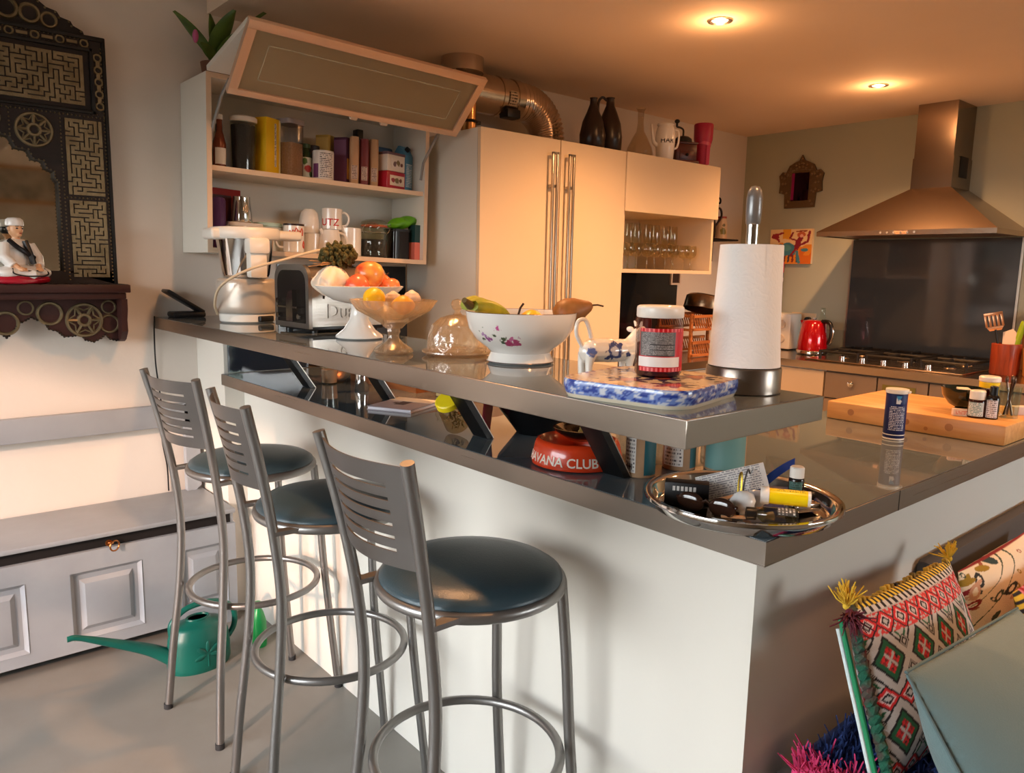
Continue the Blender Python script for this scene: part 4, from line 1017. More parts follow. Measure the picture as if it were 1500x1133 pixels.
o = thing('drinking_glass', 'small glass on the worktop left of the wooden dish rack', 'glass', (2.47, -.40, WZ))
part('tumbler', MB().lathe([(0, 0), (.030, 0), (.036, .15), (.035, .15), (.029, .004), (0, .004)], 28), GLASS, o)
solo('red_storage_tin', MB().lathe([(0, 0), (.05, 0), (.05, .20), (.042, .22), (0, .222)], 32), mat('deep_red', (120, 16, 26), .3), 'dark red tin in the shade below the glass cupboard', 'tin', (2.52, -.18, WZ))

# ------------------------------------------------------------------ hood, splash, hob
t = thing('cooker_hood', 'pyramid shaped stainless steel cooker hood with square chimney', 'cooker hood', (0, 0, 0))
HX0, HX1, HY0, HY1 = 3.252, 3.7515, -.823, -1.751
CX0, CY0, CY1 = 3.492, -1.222, -1.432
HOODM = mat('hood_steel', (158, 140, 124), .27, 1.0)
mb = MB()
b_ = [(HX0, HY0, 1.588), (HX0, HY1, 1.588), (HX1, HY1, 1.588), (HX1, HY0, 1.588)]; tp = [(CX0, CY0, 1.822), (CX0, CY1, 1.822), (HX1, CY1, 1.822), (HX1, CY0, 1.822)]
vb_ = [mb.bm.verts.new(p) for p in b_]; vt_ = [mb.bm.verts.new(p) for p in tp]
for i in range(4): mb.bm.faces.new((vb_[i], vb_[(i + 1) % 4], vt_[(i + 1) % 4], vt_[i]))
mb.bm.faces.new(vt_)
part('canopy', mb, HOODM, t, angle=15)
part('rim', MB().b2((HX0, HY1, 1.562), (HX0 + .012, HY0, 1.588)).b2((HX0 + .012, HY1, 1.562), (HX1, HY1 + .012, 1.588)).b2((HX0 + .012, HY0 - .012, 1.562), (HX1, HY0, 1.588)), HOODM, t, angle=15)
FIL = mat('filter_mesh', (160, 130, 104), .4, 1.0, brushed=(0, .15))
for k in range(3):
    y0 = HY0 - .03 - k * .296
    part('grease_filter', MB().b2((HX0 + .04, y0 - .282, 1.566), (HX1 - .06, y0, 1.574), .002), FIL, t)
part('underside', MB().b2((HX0 + .012, HY1 + .012, 1.575), (HX1, HY0 - .012, 1.580)), mat('hood_dark', (60, 48, 40), .5, .5), t)
CH = mat('chimney_steel', (150, 134, 120), .2, 1.0)
part('chimney_lower', MB().b2((CX0, CY1, 1.820), (HX1, CY0, 1.985)), CH, t, angle=15)
part('chimney_upper', MB().b2((CX0 + .004, CY1 + .004, 1.985), (HX1, CY0 - .004, 2.2695)), CH, t, angle=15)
part('vent_grille', MB().b2((CX0 + .09, CY1 - .002, 1.88), (CX0 + .20, CY1 + .002, 1.99)), mat('vent_black', (16, 14, 13), .6), t, 'black vent')
for k in range(6): part('control_button', MB().cyl((0, 0, 0), .006, .004, 14, T(HX0, -1.19 - k * .035, 1.575, 0, R(-90), 0)), CHROME, t)
part('rating_plate', MB().b2((HX0 - .001, -1.33, 1.567), (HX0, -1.26, 1.583)), printed('hood_print', (198, 160, 130), (90, 50, 34), 3, 18), t)
t = thing('hob_splashback', 'large dark grey glass splashback behind the gas hob', 'splashback', (0, 0, 0))
part('panel', MB().b2((3.743, -1.722, WZ + .001), (3.7515, -.808, 1.561)), GREYGL, t, angle=15)
part('steel_strip', MB().b2((3.740, -.808, WZ + .001), (3.7515, -.798, 1.561)), STEELV, t, 'steel edge strip', angle=15)
part('steel_strip', MB().b2((3.740, -1.734, WZ + .001), (3.7515, -1.722, 1.561)), STEELV, t, 'steel edge strip', angle=15)
solo('wall_splash_strip', MB().b2((3.7455, -.79, WZ + .001), (3.7515, -.02, 1.00)), mat('sage_glass', (150, 158, 146), .2), 'low grey-green glass strip on the right wall behind the kettle', 'splashback')
t = thing('gas_hob', 'wide stainless steel gas hob with black cast pan supports', 'hob', (0, 0, 0))
HZ = WZ + .0005
part('plate', MB().b2((3.155, -1.70, HZ), (3.70, -.86, HZ + .009), .004), mat('hob_steel', (190, 172, 150), .24, 1.0, brushed=(1, .1)), t, angle=20)
IRON = mat('cast_iron', (20, 18, 17), .55)
def burner(x, y, r):
    o = part('burner', MB().cyl((x, y, HZ + .009), r, .012, 28).cyl((x, y, HZ + .021), r * .8, .007, 28, bevel=.002), IRON, t)
    part('burner_ring', MB().ring((x, y, HZ + .011), r * 1.15, .003, 32, 6), CHROME, o)
for x, y, r in ((3.60, -.99, .034), (3.36, -1.00, .026), (3.50, -1.29, .048), (3.60, -1.56, .034), (3.38, -1.56, .028)): burner(x, y, r)
for y0, y1 in ((-1.13, -.88), (-1.42, -1.15), (-1.69, -1.44)):
    g = MB()
    for x in (3.27, 3.48, 3.685): g.tube([(x, y0 + .015, HZ + .046), (x, y1 - .015, HZ + .046)], .0075, 6)
    for y in (y0 + .015, y1 - .015): g.tube([(3.27, y, HZ + .046), (3.685, y, HZ + .046)], .0075, 6)
    ym = (y0 + y1) / 2
    g.tube([(3.27, ym, HZ + .052), (3.40, ym, HZ + .052)], .007, 6).tube([(3.56, ym, HZ + .052), (3.685, ym, HZ + .052)], .007, 6)
    for x in (3.27, 3.685):
        for y in (y0 + .015, y1 - .015): g.cyl((x, y, HZ + .009), .009, .044, 8)
    part('pan_support', g, IRON, t)
for k in range(5):
    part('control_knob', MB().lathe([(0, 0), (.019, 0), (.019, .004), (.016, .006), (.0145, .024), (.012, .026), (0, .026)], 24, T(3.205, -1.06 - k * .115, HZ + .009)), CHROME, t, 'metal control knob')

# ------------------------------------------------------------------ on and above the right-hand worktop
t = thing('electric_kettle', 'glossy red electric kettle with steel base and black handle', 'kettle', (3.47, -.735, WZ), R(-100))
KR = mat('kettle_red', (176, 8, 22), .14, .35, coat=.8)
part('body', MB().lathe([(.088, .022), (.090, .03), (.084, .10), (.070, .19), (.062, .205), (.03, .213), (0, .214)], 44), KR, t, angle=60)
part('base_ring', MB().lathe([(0, .004), (.086, .004), (.0915, .010), (.0915, .024), (.089, .028)], 44), CHROME, t)
part('power_base', MB().cyl((0, 0, 0), .080, .0045, 36), BLACK, t)
part('handle', MB().tube(spline([(.058, 0, .205), (.10, 0, .205), (.125, 0, .18), (.128, 0, .12), (.112, 0, .07)], 7), [.013] * 8 + [.012] * 21, 10), mat('handle_black', (22, 20, 20), .25), t, 'black handle', angle=60)
part('handle_trim', MB().tube(spline([(.118, 0, .190), (.138, 0, .165), (.139, 0, .12), (.124, 0, .072)], 7), .006, 8), CHROME, t, angle=60)
part('spout', MB().prism([(-.060, .155), (-.088, .205), (-.052, .208)], -.018, .018, 'y'), KR, t)
part('lid_knob', MB().cyl((0, 0, .213), .012, .012, 16), CHROME, t)
t = thing('glass_bottle', 'slim clear glass bottle standing behind the red kettle', 'bottle', (3.64, -.70, WZ))
part('bottle', MB().lathe([(0, 0), (.032, 0), (.033, .19), (.016, .23), (.014, .275), (.016, .28), (.013, .28), (0, .27)], 28), GLASS, t, angle=60)
t = thing('kitchen_radio', 'white appliance with two round knobs beside the paper roll and kettle', 'appliance', (3.62, -.43, WZ), R(-90))
part('body', MB().b2((-.105, -.07, .006), (.105, .07, .235), .012), WHITEP, t)
for z in (.075, .165): part('knob', MB().cyl((0, 0, 0), .029, .016, 28, T(.045, -.07, z, R(90)), bevel=.003), mat('knob_cream', (214, 204, 194), .4), t)
for x in (-.08, .08): part('foot', MB().cyl((x, 0, 0), .012, .007, 12), BLACK, t)
t = thing('wall_socket', 'cream double wall socket with a black plug on the right wall', 'socket', (3.7515, -.515, 1.01), R(-90))
part('plate', MB().b2((-.085, -.012, 0), (.085, -.0005, .085), .003), mat('socket_cream', (222, 196, 160), .4), t)
part('outlet', MB().cyl((0, 0, 0), .024, .003, 24, T(-.042, -.012, .042, R(90))), mat('socket_inner', (206, 178, 142), .5), t)
o = part('plug', MB().cyl((0, 0, 0), .020, .034, 20, T(.042, -.0125, .042, R(90)), bevel=.004), BLACK, t, 'black plug')
part('flex', MB().tube(spline([(.042, -.045, .036), (.042, -.058, .0), (.046, -.058, -.06), (.06, -.058, -.11), (.09, -.09, -.146), (.16, -.16, -.147)], 7), .0034, 6), BLACK, o)
t = thing('tall_carton', 'tall red, blue and white printed carton between the painting and the appliance', 'carton', (3.70, -.315, 1.0955))
part('carton', MB().b2((-.025, -.045, 0), (.025, .045, .33), .001), mat('carton_navy', (44, 48, 92), .45), t)
for z0, z1, c, nm in ((.26, .328, (206, 60, 86), 'pink_top'), (.0, .05, (150, 24, 40), 'red_foot'), (.10, .14, (170, 150, 170), 'pale_band'), (.20, .225, (196, 180, 190), 'white_band')):
    part('printed_band', MB().b2((-.0257, -.0457, z0), (.0257, .0457, z1)), mat(nm, c, .45), t, nm.replace('_', ' '))
# painting
def canvas(u, v):
    def blob(x, y, rx, ry, w=0): 
        dx, dy = u - x, v - y; c, s = math.cos(w), math.sin(w); dx, dy = dx * c + dy * s, -dx * s + dy * c
        return (dx / rx) ** 2 + (dy / ry) ** 2 < 1 + .5 * noise.noise((u * 14, v * 14, 3))
    def stroke(x0, y0, x1, y1, w):
        L_ = math.hypot(x1 - x0, y1 - y0); k = max(0, min(1, ((u - x0) * (x1 - x0) + (v - y0) * (y1 - y0)) / L_ ** 2))
        return math.hypot(u - x0 - k * (x1 - x0), v - y0 - k * (y1 - y0)) < w * (1 + .6 * noise.noise((u * 20, v * 20, 1)))
    n_ = noise.noise((u * 6, v * 6, 0)); c = (232, 200, 150) if v + .15 * n_ > .55 else (226, 140, 40)
    if v < .35 + .2 * n_ and (u < .3 or u > .72): c = (214, 108, 22)
    if .3 < u < .5 and v > .72 + .1 * n_: c = (226, 156, 40)
    for k in range(5):
        if stroke(.30 + k * .09, .32, .27 + k * .10, .06, .022): c = (120, 34, 40) if k % 2 else (60, 60, 80)
    if stroke(.36, .30, .30, .05, .02): c = (236, 214, 180)
    if blob(.44, .42, .22, .17, -.5) or blob(.2, .38, .13, .10, -.5) or blob(.84, .40, .08, .05) or stroke(.66, .34, .72, .04, .035): c = (66, 130, 150)
    if blob(.42, .46, .10, .09): c = (90, 150, 150)
    if blob(.16, .30, .05, .05): c = (40, 34, 50)
    if blob(.13, .80, .09, .09) or stroke(.1, .8, .3, .9, .03) or stroke(.12, .8, .22, .66, .03): c = (150, 30, 44)
    if stroke(.72, .76, .64, .46, .06) or stroke(.70, .52, .90, .64, .03) or stroke(.9, .64, .93, .92, .028) or stroke(.7, .64, .48, .74, .022) or stroke(.48, .74, .54, .9, .022) or stroke(.64, .46, .52, .24, .03): c = (138, 22, 44)
    if blob(.74, .84, .10, .08): c = (196, 96, 60)
    if blob(.75, .80, .04, .05): c = (232, 170, 150)
    if stroke(.64, .93, .86, .94, .02): c = (150, 60, 40)
    return c
t = thing('painting', 'small bright orange canvas with a red figure and blue animal on the right wall', 'painting', (3.751, -.392, 1.413), R(-90))
part('canvas', MB().b2((-.150, -.022, 0), (.150, -.0005, .225)), mat('canvas_white', (224, 206, 178), .8), t)
part('painted_face', MB().surf(lambda u, v: (-.150 + .30 * u, -.0226, .225 * v), 84, 64, col=canvas), mat('painting_paint', (255, 255, 255), .6, attr=True), t, angle=0)
# small tin mirror
t = thing('tin_mirror', 'small ornate tin framed mirror hanging above the painting', 'mirror', (3.751, -.425, 1.775), R(-90))
TINM = mat('embossed_tin', (120, 98, 70), .4, .9, bump=(90, .9))
ol = [(-.105, 0), (.105, 0), (.110, .09), (.150, .10), (.145, .16), (.155, .21), (.130, .235), (.105, .23), (.085, .27), (.045, .29), (.018, .30), (0, .335), (-.018, .30), (-.045, .29), (-.085, .27), (-.105, .23), (-.130, .235), (-.155, .21), (-.145, .16), (-.150, .10), (-.110, .09)]
part('frame', MB().prism(ol, -.014, -.001, 'y'), TINM, t, angle=25)
bs = MB()
for k in range(40):
    x, z = ol[k % len(ol)]; f = .86 if k < len(ol) else .72
    bs.ell((x * f, -.015, .15 + (z - .15) * f), (.008, .005, .008), None, 8, 5)
for k in range(12): bs.ell((-.075 + .0136 * k, -.015, .24), (.005, .004, .005), None, 6, 4)
part('embossing', bs, mat('tin_boss', (140, 116, 86), .3, .9), t)
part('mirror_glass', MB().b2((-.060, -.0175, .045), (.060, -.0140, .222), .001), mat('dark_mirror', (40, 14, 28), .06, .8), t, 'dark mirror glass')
part('painted_reflection', MB().b2((-.060, -.0178, .05), (-.040, -.0172, .22)), mat('reflection_pink', (150, 30, 96), .12, .6), t, 'magenta reflection painted as a strip')  # a reflection put into the colour as a magenta strip
# dark jug and iron rack in the corner
t = thing('iron_rack', 'black wrought iron shelf on the back wall beyond the cupboard', 'rack', (3.25, 0, 1.50))
ir = MB()
for x in (-.13, .15):
    ir.tube([(x, -.012, -.08), (x, -.012, .30)], .006, 8).tube(spline([(x, -.012, .30), (x, -.03, .335), (x, -.055, .325), (x, -.055, .30), (x, -.038, .30)], 5), .006, 8).tube([(x, -.012, .055), (x, -.20, .055)], .006, 8)
for y in (-.02, -.08, -.14, -.20): ir.tube([(-.14, y, .055), (.16, y, .055)], .005, 8)
ir.tube([(-.13, -.012, -.04), (.15, -.012, -.04)], .005, 8)
part('bars', ir, mat('wrought_iron', (18, 14, 13), .5, .4), t)
t = thing('pewter_jug', 'dark metal jug standing on the wrought iron shelf', 'jug', (3.20, -.11, 1.5602))
part('body', MB().lathe([(0, 0), (.046, 0), (.050, .01), (.052, .07), (.042, .14), (.046, .20), (.044, .20), (0, .15)], 30), mat('dark_pewter', (52, 36, 28), .35, .7), t, angle=60)
part('handle', MB().tube(spline([(.044, -.02, .19), (.075, -.035, .19), (.085, -.04, .14), (.052, -.02, .08)], 6), .007, 8), mat('dark_pewter', (52, 36, 28)), t, angle=60)
t = thing('spice_jar', 'small pale jar with yellow-green picture on the iron shelf', 'jar', (3.345, -.115, 1.5602))
part('jar', MB().lathe([(0, 0), (.036, 0), (.038, .006), (.036, .10), (.028, .12), (.028, .135), (0, .135)], 28), spotted('jar_picture', (206, 176, 142), [((-.024, -.028, .05), .022, (120, 110, 40)), ((-.020, -.03, .09), .010, (90, 80, 40))], .4, .1), t, angle=60)
part('lid', MB().cyl((0, 0, .134), .03, .012, 24), mat('jar_lid_red', (160, 60, 50), .4), t)
# utensil pots
t = thing('utensil_pot', 'round red-brown wooden utensil pot beside the hob', 'utensil pot', (3.44, -1.795, WZ))
part('pot', MB().lathe([(0, 0), (.062, 0), (.066, .006), (.068, .155), (.060, .158), (.056, .15), (.055, .02), (0, .02)], 36), wood('pot_wood', (118, 42, 20), (160, 66, 34), 3, .4, 2), t)
def utensil(nm, label, M_, fn):
    o = thing(nm, label, 'utensil', (0, 0, 0)); o.matrix_world = M_; fn(o); return o
def slotted(o):
    part('handle', MB().tube([(0, 0, 0), (0, 0, .21)], .005, 8), BLACK, o)
    g = MB()
    g.surf(lambda u, v: ((-.026 - .014 * v) + (.052 + .028 * v) * u, .006 * math.sin(v * 2), .205 + .022 * v), 6, 4)
    for k in range(5):
        x = -.036 + k * .018; g.b2((x - .0055, .004, .225), (x + .0055, .0065, .285), .0005)
    g.b2((-.042, .004, .283), (.042, .0065, .298), .0008)
    part('blade', g, mat('copper_steel', (196, 146, 110), .3, .9), o, 'slotted metal blade')
utensil('slotted_spatula', 'slotted metal spatula sticking up left out of the red-brown pot', T(3.44, -1.785, WZ + .021, 0, R(-13), R(-74)) , slotted)
def scraper(o):
    part('handle', MB().tube([(0, 0, 0), (0, 0, .13)], .006, 8), WHITEP, o)
    part('blade', MB().prism([(-.026, .12), (.026, .12), (.032, .195), (-.01, .215), (-.034, .19)], -.003, .003, 'y'), mat('pale_silicone', (206, 190, 174), .5), o)
utensil('dough_scraper', 'pale spatula leaning in the red-brown wooden pot', T(3.42, -1.800, WZ + .021, R(10), 0, R(90)), scraper)
def peeler(o):
    part('grip', MB().tube(spline([(0, 0, .06), (0, .004, .12), (0, .0, .19), (0, -.006, .255)], 6), [.012] * 4 + [.016] * 14 + [.014], 12), mat('lime_green', (146, 176, 24), .35), o, 'lime green grip')
    part('blade', MB().b2((-.004, -.003, 0), (.004, .003, .07)), CHROME, o)
utensil('lime_ladle', 'utensil with fat lime green handle in the red-brown wooden pot', T(3.46, -1.815, WZ + .021, R(8), R(0), 0), peeler)
t = thing('utensil_pot', 'light wooden utensil pot at the right edge, beyond the red-brown pot', 'utensil pot', (3.45, -1.935, WZ))
part('pot', MB().lathe([(0, 0), (.054, 0), (.058, .006), (.066, .14), (.060, .14), (.050, .02), (0, .02)], 36), wood('pot_wood_light', (176, 112, 46), (212, 150, 76), 3, .4, 2), t)
def spoon(o):
    part('handle', MB().tube([(0, 0, 0), (0, 0, .24)], .006, 8), wood('spoon_wood', (150, 100, 54), (190, 140, 84), 4, .5, 2), o)
    part('head', MB().ell((0, 0, .265), (.024, .007, .034)), wood('spoon_wood', (150, 100, 54), (190, 140, 84)), o)
utensil('wooden_spoon', 'wooden spoon standing in the light wooden pot', T(3.45, -1.915, WZ + .021, R(-4), 0, R(90)), spoon)
def bturn(o):
    part('handle', MB().tube([(0, 0, 0), (0, 0, .22)], .006, 8), BLACK, o); part('blade', MB().b2((-.03, -.003, .21), (.03, .003, .29), .002), BLACK, o)
utensil('black_turner', 'black plastic turner standing in the light wooden pot', T(3.44, -1.94, WZ + .021, R(3), 0, R(90)), bturn)
solo('bread_board', MB().b2((-.012, -.15, 0), (.012, .15, .32), .004), wood('board_brown', (124, 80, 44), (160, 108, 64), 3, .5, 2), 'upright brown wooden board leaning on the right wall at the edge of the photo', 'board', (3.728, -1.93, WZ))
solo('orange_box', MB().b2((-.03, -.05, 0), (.03, .05, .05), .002), mat('orange_card', (214, 126, 56), .5), 'small orange box on the steel worktop in front of the utensil pots', 'box', (3.17, -2.02, WZ))
# ------------------------------------------------------------------ things on the raised bar top
t = thing('phone_stand', 'black hinged handset case standing half open at the wall end of the bar', 'device', (-.030, -.060, B0), R(0))
part('base', MB().b2((-.072, -.040, 0), (.050, .040, .022), .008), BLACK, t)
part('lid', MB().b2((-.158, -.038, -.007), (0, .038, .007), .005, T(.046, 0, .019, 0, R(32), 0)), BLACK, t)
# food processor
t = thing('food_processor', 'white and silver food processor with steel bowl on the bar, behind the toaster', 'food processor', (.062, -.395, B0))
SIL = mat('silver_plastic', (200, 192, 182), .34, .35)
part('white_foot', MB().lathe([(0, 0), (.086, 0), (.094, .006), (.096, .030), (.090, .036), (0, .036)], 44), WHITEP, t, 'white foot')
part('motor_base', MB().lathe([(.098, .034), (.1025, .040), (.1032, .06), (.1032, .10), (.1025, .138), (.101, .146), (.097, .152), (.090, .155), (0, .156)], 48), SIL, t, 'silver motor base', angle=50)
part('control_notch', MB().b2((-.03, -.105, .006), (.03, -.086, .026), .004, T(0, 0, 0, 0, 0, R(18))), BLACK, t)
part('steel_bowl', MB().lathe([(0, .158), (.074, .158), (.080, .17), (.098, .290), (.100, .296), (.097, .296), (.078, .175), (0, .165)], 48), CHROME, t, 'polished steel bowl', angle=50)
part('lid', MB().lathe([(.096, .291), (.114, .291), (.119, .297), (.120, .320), (.114, .330), (.07, .335), (0, .336)], 48).b2((-.135, -.05, .288), (-.07, .05, .326), .010).b2((.07, -.05, .292), (.195, .05, .326), .010), WHITEP, t, 'white lid', angle=50)
part('handle', MB().b2((-.034, -.125, .158), (.028, -.082, .255), .010).b2((-.040, -.135, .240), (.036, -.080, .296), .012), WHITEP, t, 'white handle block')
part('logo_plate', MB().prism(rr(.040, .012, .0058), -.127, -.1262, 'z', T(-.003, -.0, .236, R(90)) @ T(0, 0, .0)), mat('badge_grey', (120, 112, 104), .3, .6), t, 'grey badge')
part('mains_cable', MB().tube(spline([(-.10, .02, .03), (-.125, -.03, .07), (-.125, -.09, .13), (-.06, -.16, .185), (.06, -.20, .225), (.16, -.22, .255), (.24, -.20, .262), (.30, -.12, .22), (.32, .02, .09), (.25, .06, .01)], 8), .0046, 8), mat('beige_cable', (214, 194, 164), .5), t, 'beige cable')
# toaster
t = thing('toaster', 'polished steel bread toaster with raised lettering on the bar, behind the white cake stand', 'toaster', (.155, -.840, B0), R(3))
TSC = mat('toaster_steel', (186, 180, 174), .2, 1.0, brushed=(0, .08))
def tprof(w, h0, h1, r, n=8):
    p = [(-w, h0), (w, h0)]
    for k in range(n + 1): p.append((w - r + r * math.cos(R(90 * k / n)), h1 - r + r * math.sin(R(90 * k / n))))
    for k in range(n + 1): p.append((-w + r - r * math.sin(R(90 * k / n)), h1 - r + r * math.cos(R(90 * k / n))))
    return p
part('shell', MB().prism(tprof(.105, .020, .205, .045), -.122, .135, 'x'), TSC, t, 'polished steel shell', angle=35)
for xa, xb in ((-.134, -.122), (.135, .147)): part('end_cap', MB().prism(tprof(.107, .014, .207, .046), xa, xb, 'x'), mat('toaster_end', (150, 146, 142), .3, .9), t, angle=35)
part('end_panel', MB().prism(tprof(.088, .03, .190, .04), -.1352, -.134, 'x'), mat('toaster_black', (26, 24, 23), .25), t, 'dark end panel')
part('lever_guard', MB().prism([(-.035, .035), (.005, .035), (.005, .10), (-.01, .125), (-.035, .13)], -.150, -.135, 'x').b2((-.152, -.06, .075), (-.135, .06, .080)), CHROME, t)
for y, z in ((.065, .095), (-.065, .05), (.065, .05)): part('control_knob', MB().cyl((0, 0, 0), .008, .014, 16, T(-.1352, y, z, 0, R(-90), 0)), CHROME, t)
part('base_plate', MB().b2((-.125, -.098, .008), (.138, .098, .020), .002), BLACK, t)
for x in (-.10, .115):
    for y in (-.08, .08): part('rubber_foot', MB().cyl((x, y, 0), .011, .009, 14), BLACK, t)
sl = MB()
for k in range(4):
    sl.b2((-.085 + k * .056, -.1065, .105), (-.079 + k * .056, -.1045, .172)); sl.b2((-.082 + k * .056, -.075, .2052), (-.060 + k * .056, .075, .2062))
part('bread_slot', sl, mat('slot_dark', (40, 34, 30), .5, .6), t, 'dark slots')
part('lettering', text_mb('Dualit', .062, .004, bold=.0006).box((0, 0, 0), (1e-5, 1e-5, 1e-5)), TSC, t, 'raised lettering', loc=(.004, -.1062, .046))
# white cake stand with fruit
t = thing('cake_stand', 'white porcelain footed fruit stand holding apples and a cloth bag', 'fruit stand', (.087, -1.149, B0), R(20))
part('foot', MB().lathe([(0, .004), (.062, .0), (.0675, .004), (.066, .010), (.045, .026), (.027, .055), (.0225, .085), (.026, .098), (.04, .104)], 44), PORC, t, angle=50)
part('dish', MB().lathe([(0, .100), (.034, .100), (.075, .110), (.108, .130), (.124, .146), (.1265, .150), (.124, .151), (.105, .136), (.072, .117), (.03, .108), (0, .107)], 48), spotted('stand_ware', (238, 234, 228), [((-.05, -.075, .118), .006, (90, 90, 110)), ((.03, -.085, .118), .006, (120, 80, 90))], .14, .4), t, angle=50)
part('painted_sprig', MB().patch(.0625, .0062, .0125, R(-118), R(-92), r2=.0545), spotted('sprig', (236, 232, 226), [((-.02, -.058, .010), .006, (100, 80, 90))], .2, .2), t)
def apple(name, label, p, r, c1, c2, rot=(0, 0, 0), group=None, stem=True):
    o = thing(name, label, 'fruit', p, 0, group); o.rotation_euler = rot
    pr = [(0, -.78), (.18, -.84), (.45, -.80), (.78, -.50), (.97, -.05), (1.0, .25), (.90, .58), (.66, .80), (.38, .86), (.16, .80), (0, .66)]
    M_ = mat('skin_' + label[:18].replace(' ', '_'), c1, .3, coat=.25, vary=(c2, 16, .35))
    part('skin', MB().lathe([(a * r, b * r) for a, b in pr], 28), M_, o, angle=80)
    if stem: part('stem', MB().tube([(0, 0, .64 * r), (.05 * r, 0, .9 * r), (.16 * r, 0, 1.15 * r)], .0018, 6), mat('stem_brown', (70, 50, 30), .7), o)
    return o
FZ0 = B0 + .122
apple('apple', 'big red and yellow apple on top of the pile in the white fruit stand', (.118, -1.156, FZ0 + .056), .042, (196, 34, 40), (236, 184, 84), (R(-25), R(10), 0))
apple('apple', 'red apple in front, low in the white fruit stand above its rim', (.062, -1.190, FZ0 + .026), .034, (190, 34, 44), (226, 120, 70), (R(-60), R(-10), 0))
apple('apple', 'small orange-red fruit at right in the white fruit stand', (.160, -1.205, FZ0 + .026), .025, (210, 80, 50), (228, 140, 80), (R(-30), R(20), 0), None, False)
apple('apple', 'yellow-red apple half hidden behind the big apple', (.172, -1.120, FZ0 + .036), .035, (228, 140, 60), (214, 70, 44), (R(20), R(30), 0))
def bagf(u, v):
    a = 2 * math.pi * u; k = math.sin(math.pi * min(1, .12 + v * .86)) ** .7
    r = .050 * k * (1 + .10 * math.sin(5 * a + 4 * v) + .08 * math.sin(9 * a - 6 * v))
    return (r * math.cos(a) * 1.15, r * math.sin(a) * .9, .084 * v)
solo('cloth_bag', MB().surf(bagf, 60, 24, wrap=True), mat('muslin', (228, 214, 196), .85, bump=(35, .6)), 'crumpled white cloth bag at the left of the white fruit stand', 'bag', (.020, -1.120, FZ0 + .0), R(20), angle=80)
hb = MB(); rnd = random.Random(3)
for k in range(330):
    d = Vector((rnd.gauss(0, 1), rnd.gauss(0, 1), rnd.gauss(0, .8))).normalized() * rnd.random() ** .4
    p = Vector((d.x * .056, d.y * .040, d.z * .038)); r = .0045 + rnd.random() * .004
    hb.ell(p, (r, r * .7, r * 1.2), T(0, 0, 0, rnd.random() * 3, rnd.random() * 3, rnd.random() * 6) if False else None, 6, 4)
t = thing('herb_bunch', 'bunch of dried green-brown herbs leaning on top of the cloth bag', 'herbs', (.046, -1.105, FZ0 + .112))
o = part('leaves', hb, mat('dried_herb', (96, 84, 40), .85, vary=((52, 56, 22), 60, .5)), t, angle=60); o['kind'] = 'stuff'
st_ = MB()
for k in range(9):
    a = rnd.random() * 6.28; st_.tube([(.01 * math.cos(a), .01 * math.sin(a), -.02), (-.06 - .03 * rnd.random(), .03 * math.sin(a), -.035 + .02 * rnd.random())], .0014, 5)
part('stalks', st_, mat('stalk_tan', (170, 128, 84), .8), t)
# glass fruit stand
def pressed():
    m = bpy.data.materials.new('pressed_glass'); m.use_nodes = True; nt = m.node_tree; N = nt.nodes; L = nt.links; N.clear()
    o = N.new('ShaderNodeOutputMaterial'); t = N.new('ShaderNodeBsdfTransparent'); t.inputs[0].default_value = lin((250, 240, 220))
    g = N.new('ShaderNodeBsdfGlossy'); g.inputs['Roughness'].default_value = .12
    d = N.new('ShaderNodeBsdfTranslucent'); d.inputs[0].default_value = lin((250, 226, 190)); df = N.new('ShaderNodeBsdfDiffuse'); df.inputs[0].default_value = lin((250, 232, 204))
    tc = N.new('ShaderNodeTexCoord'); nz = N.new('ShaderNodeTexNoise'); nz.inputs['Scale'].default_value = 120; bp = N.new('ShaderNodeBump'); bp.inputs['Strength'].default_value = .6; bp.inputs['Distance'].default_value = .003
    L.new(tc.outputs['Object'], nz.inputs['Vector']); L.new(nz.outputs['Fac'], bp.inputs['Height'])
    for n in (g, d, df): L.new(bp.outputs['Normal'], n.inputs['Normal'])
    lw = N.new('ShaderNodeLayerWeight'); lw.inputs['Blend'].default_value = .5; L.new(bp.outputs['Normal'], lw.inputs['Normal']); fr = N.new('ShaderNodeMapRange'); fr.inputs['To Min'].default_value = .08; fr.inputs['To Max'].default_value = .6; L.new(lw.outputs['Facing'], fr.inputs['Value'])
    m1 = N.new('ShaderNodeMixShader'); m1.inputs[0].default_value = .5; L.new(d.outputs[0], m1.inputs[1]); L.new(df.outputs[0], m1.inputs[2])
    m2 = N.new('ShaderNodeMixShader'); m2.inputs[0].default_value = .20; L.new(t.outputs[0], m2.inputs[1]); L.new(m1.outputs[0], m2.inputs[2])
    m3 = N.new('ShaderNodeMixShader'); L.new(fr.outputs[0], m3.inputs[0]); L.new(m2.outputs[0], m3.inputs[1]); L.new(g.outputs[0], m3.inputs[2]); L.new(m3.outputs[0], o.inputs[0])
    return m
CUT = pressed()
t = thing('glass_fruit_stand', 'pressed glass footed bowl with a lemon and garlic, before the white stand', 'fruit stand', (-.036, -1.530, B0))
def fluted(prof, n, amp, seg=96):
    def f(u, v):
        k = v * (len(prof) - 1); i = min(int(k), len(prof) - 2); fr_ = k - i
        r = prof[i][0] * (1 - fr_) + prof[i + 1][0] * fr_; z = prof[i][1] * (1 - fr_) + prof[i + 1][1] * fr_
        a = 2 * math.pi * u; q = r * (1 + amp * math.cos(n * a) * min(1, r / .03))
        return (q * math.cos(a), q * math.sin(a), z)
    return f
gp = [(.0001, .058), (.02, .060), (.03, .071), (.055, .086), (.085, .102), (.0985, .121), (.103, .128), (.0995, .128), (.0935, .119), (.080, .106), (.05, .091), (.02, .080), (.0001, .078)]
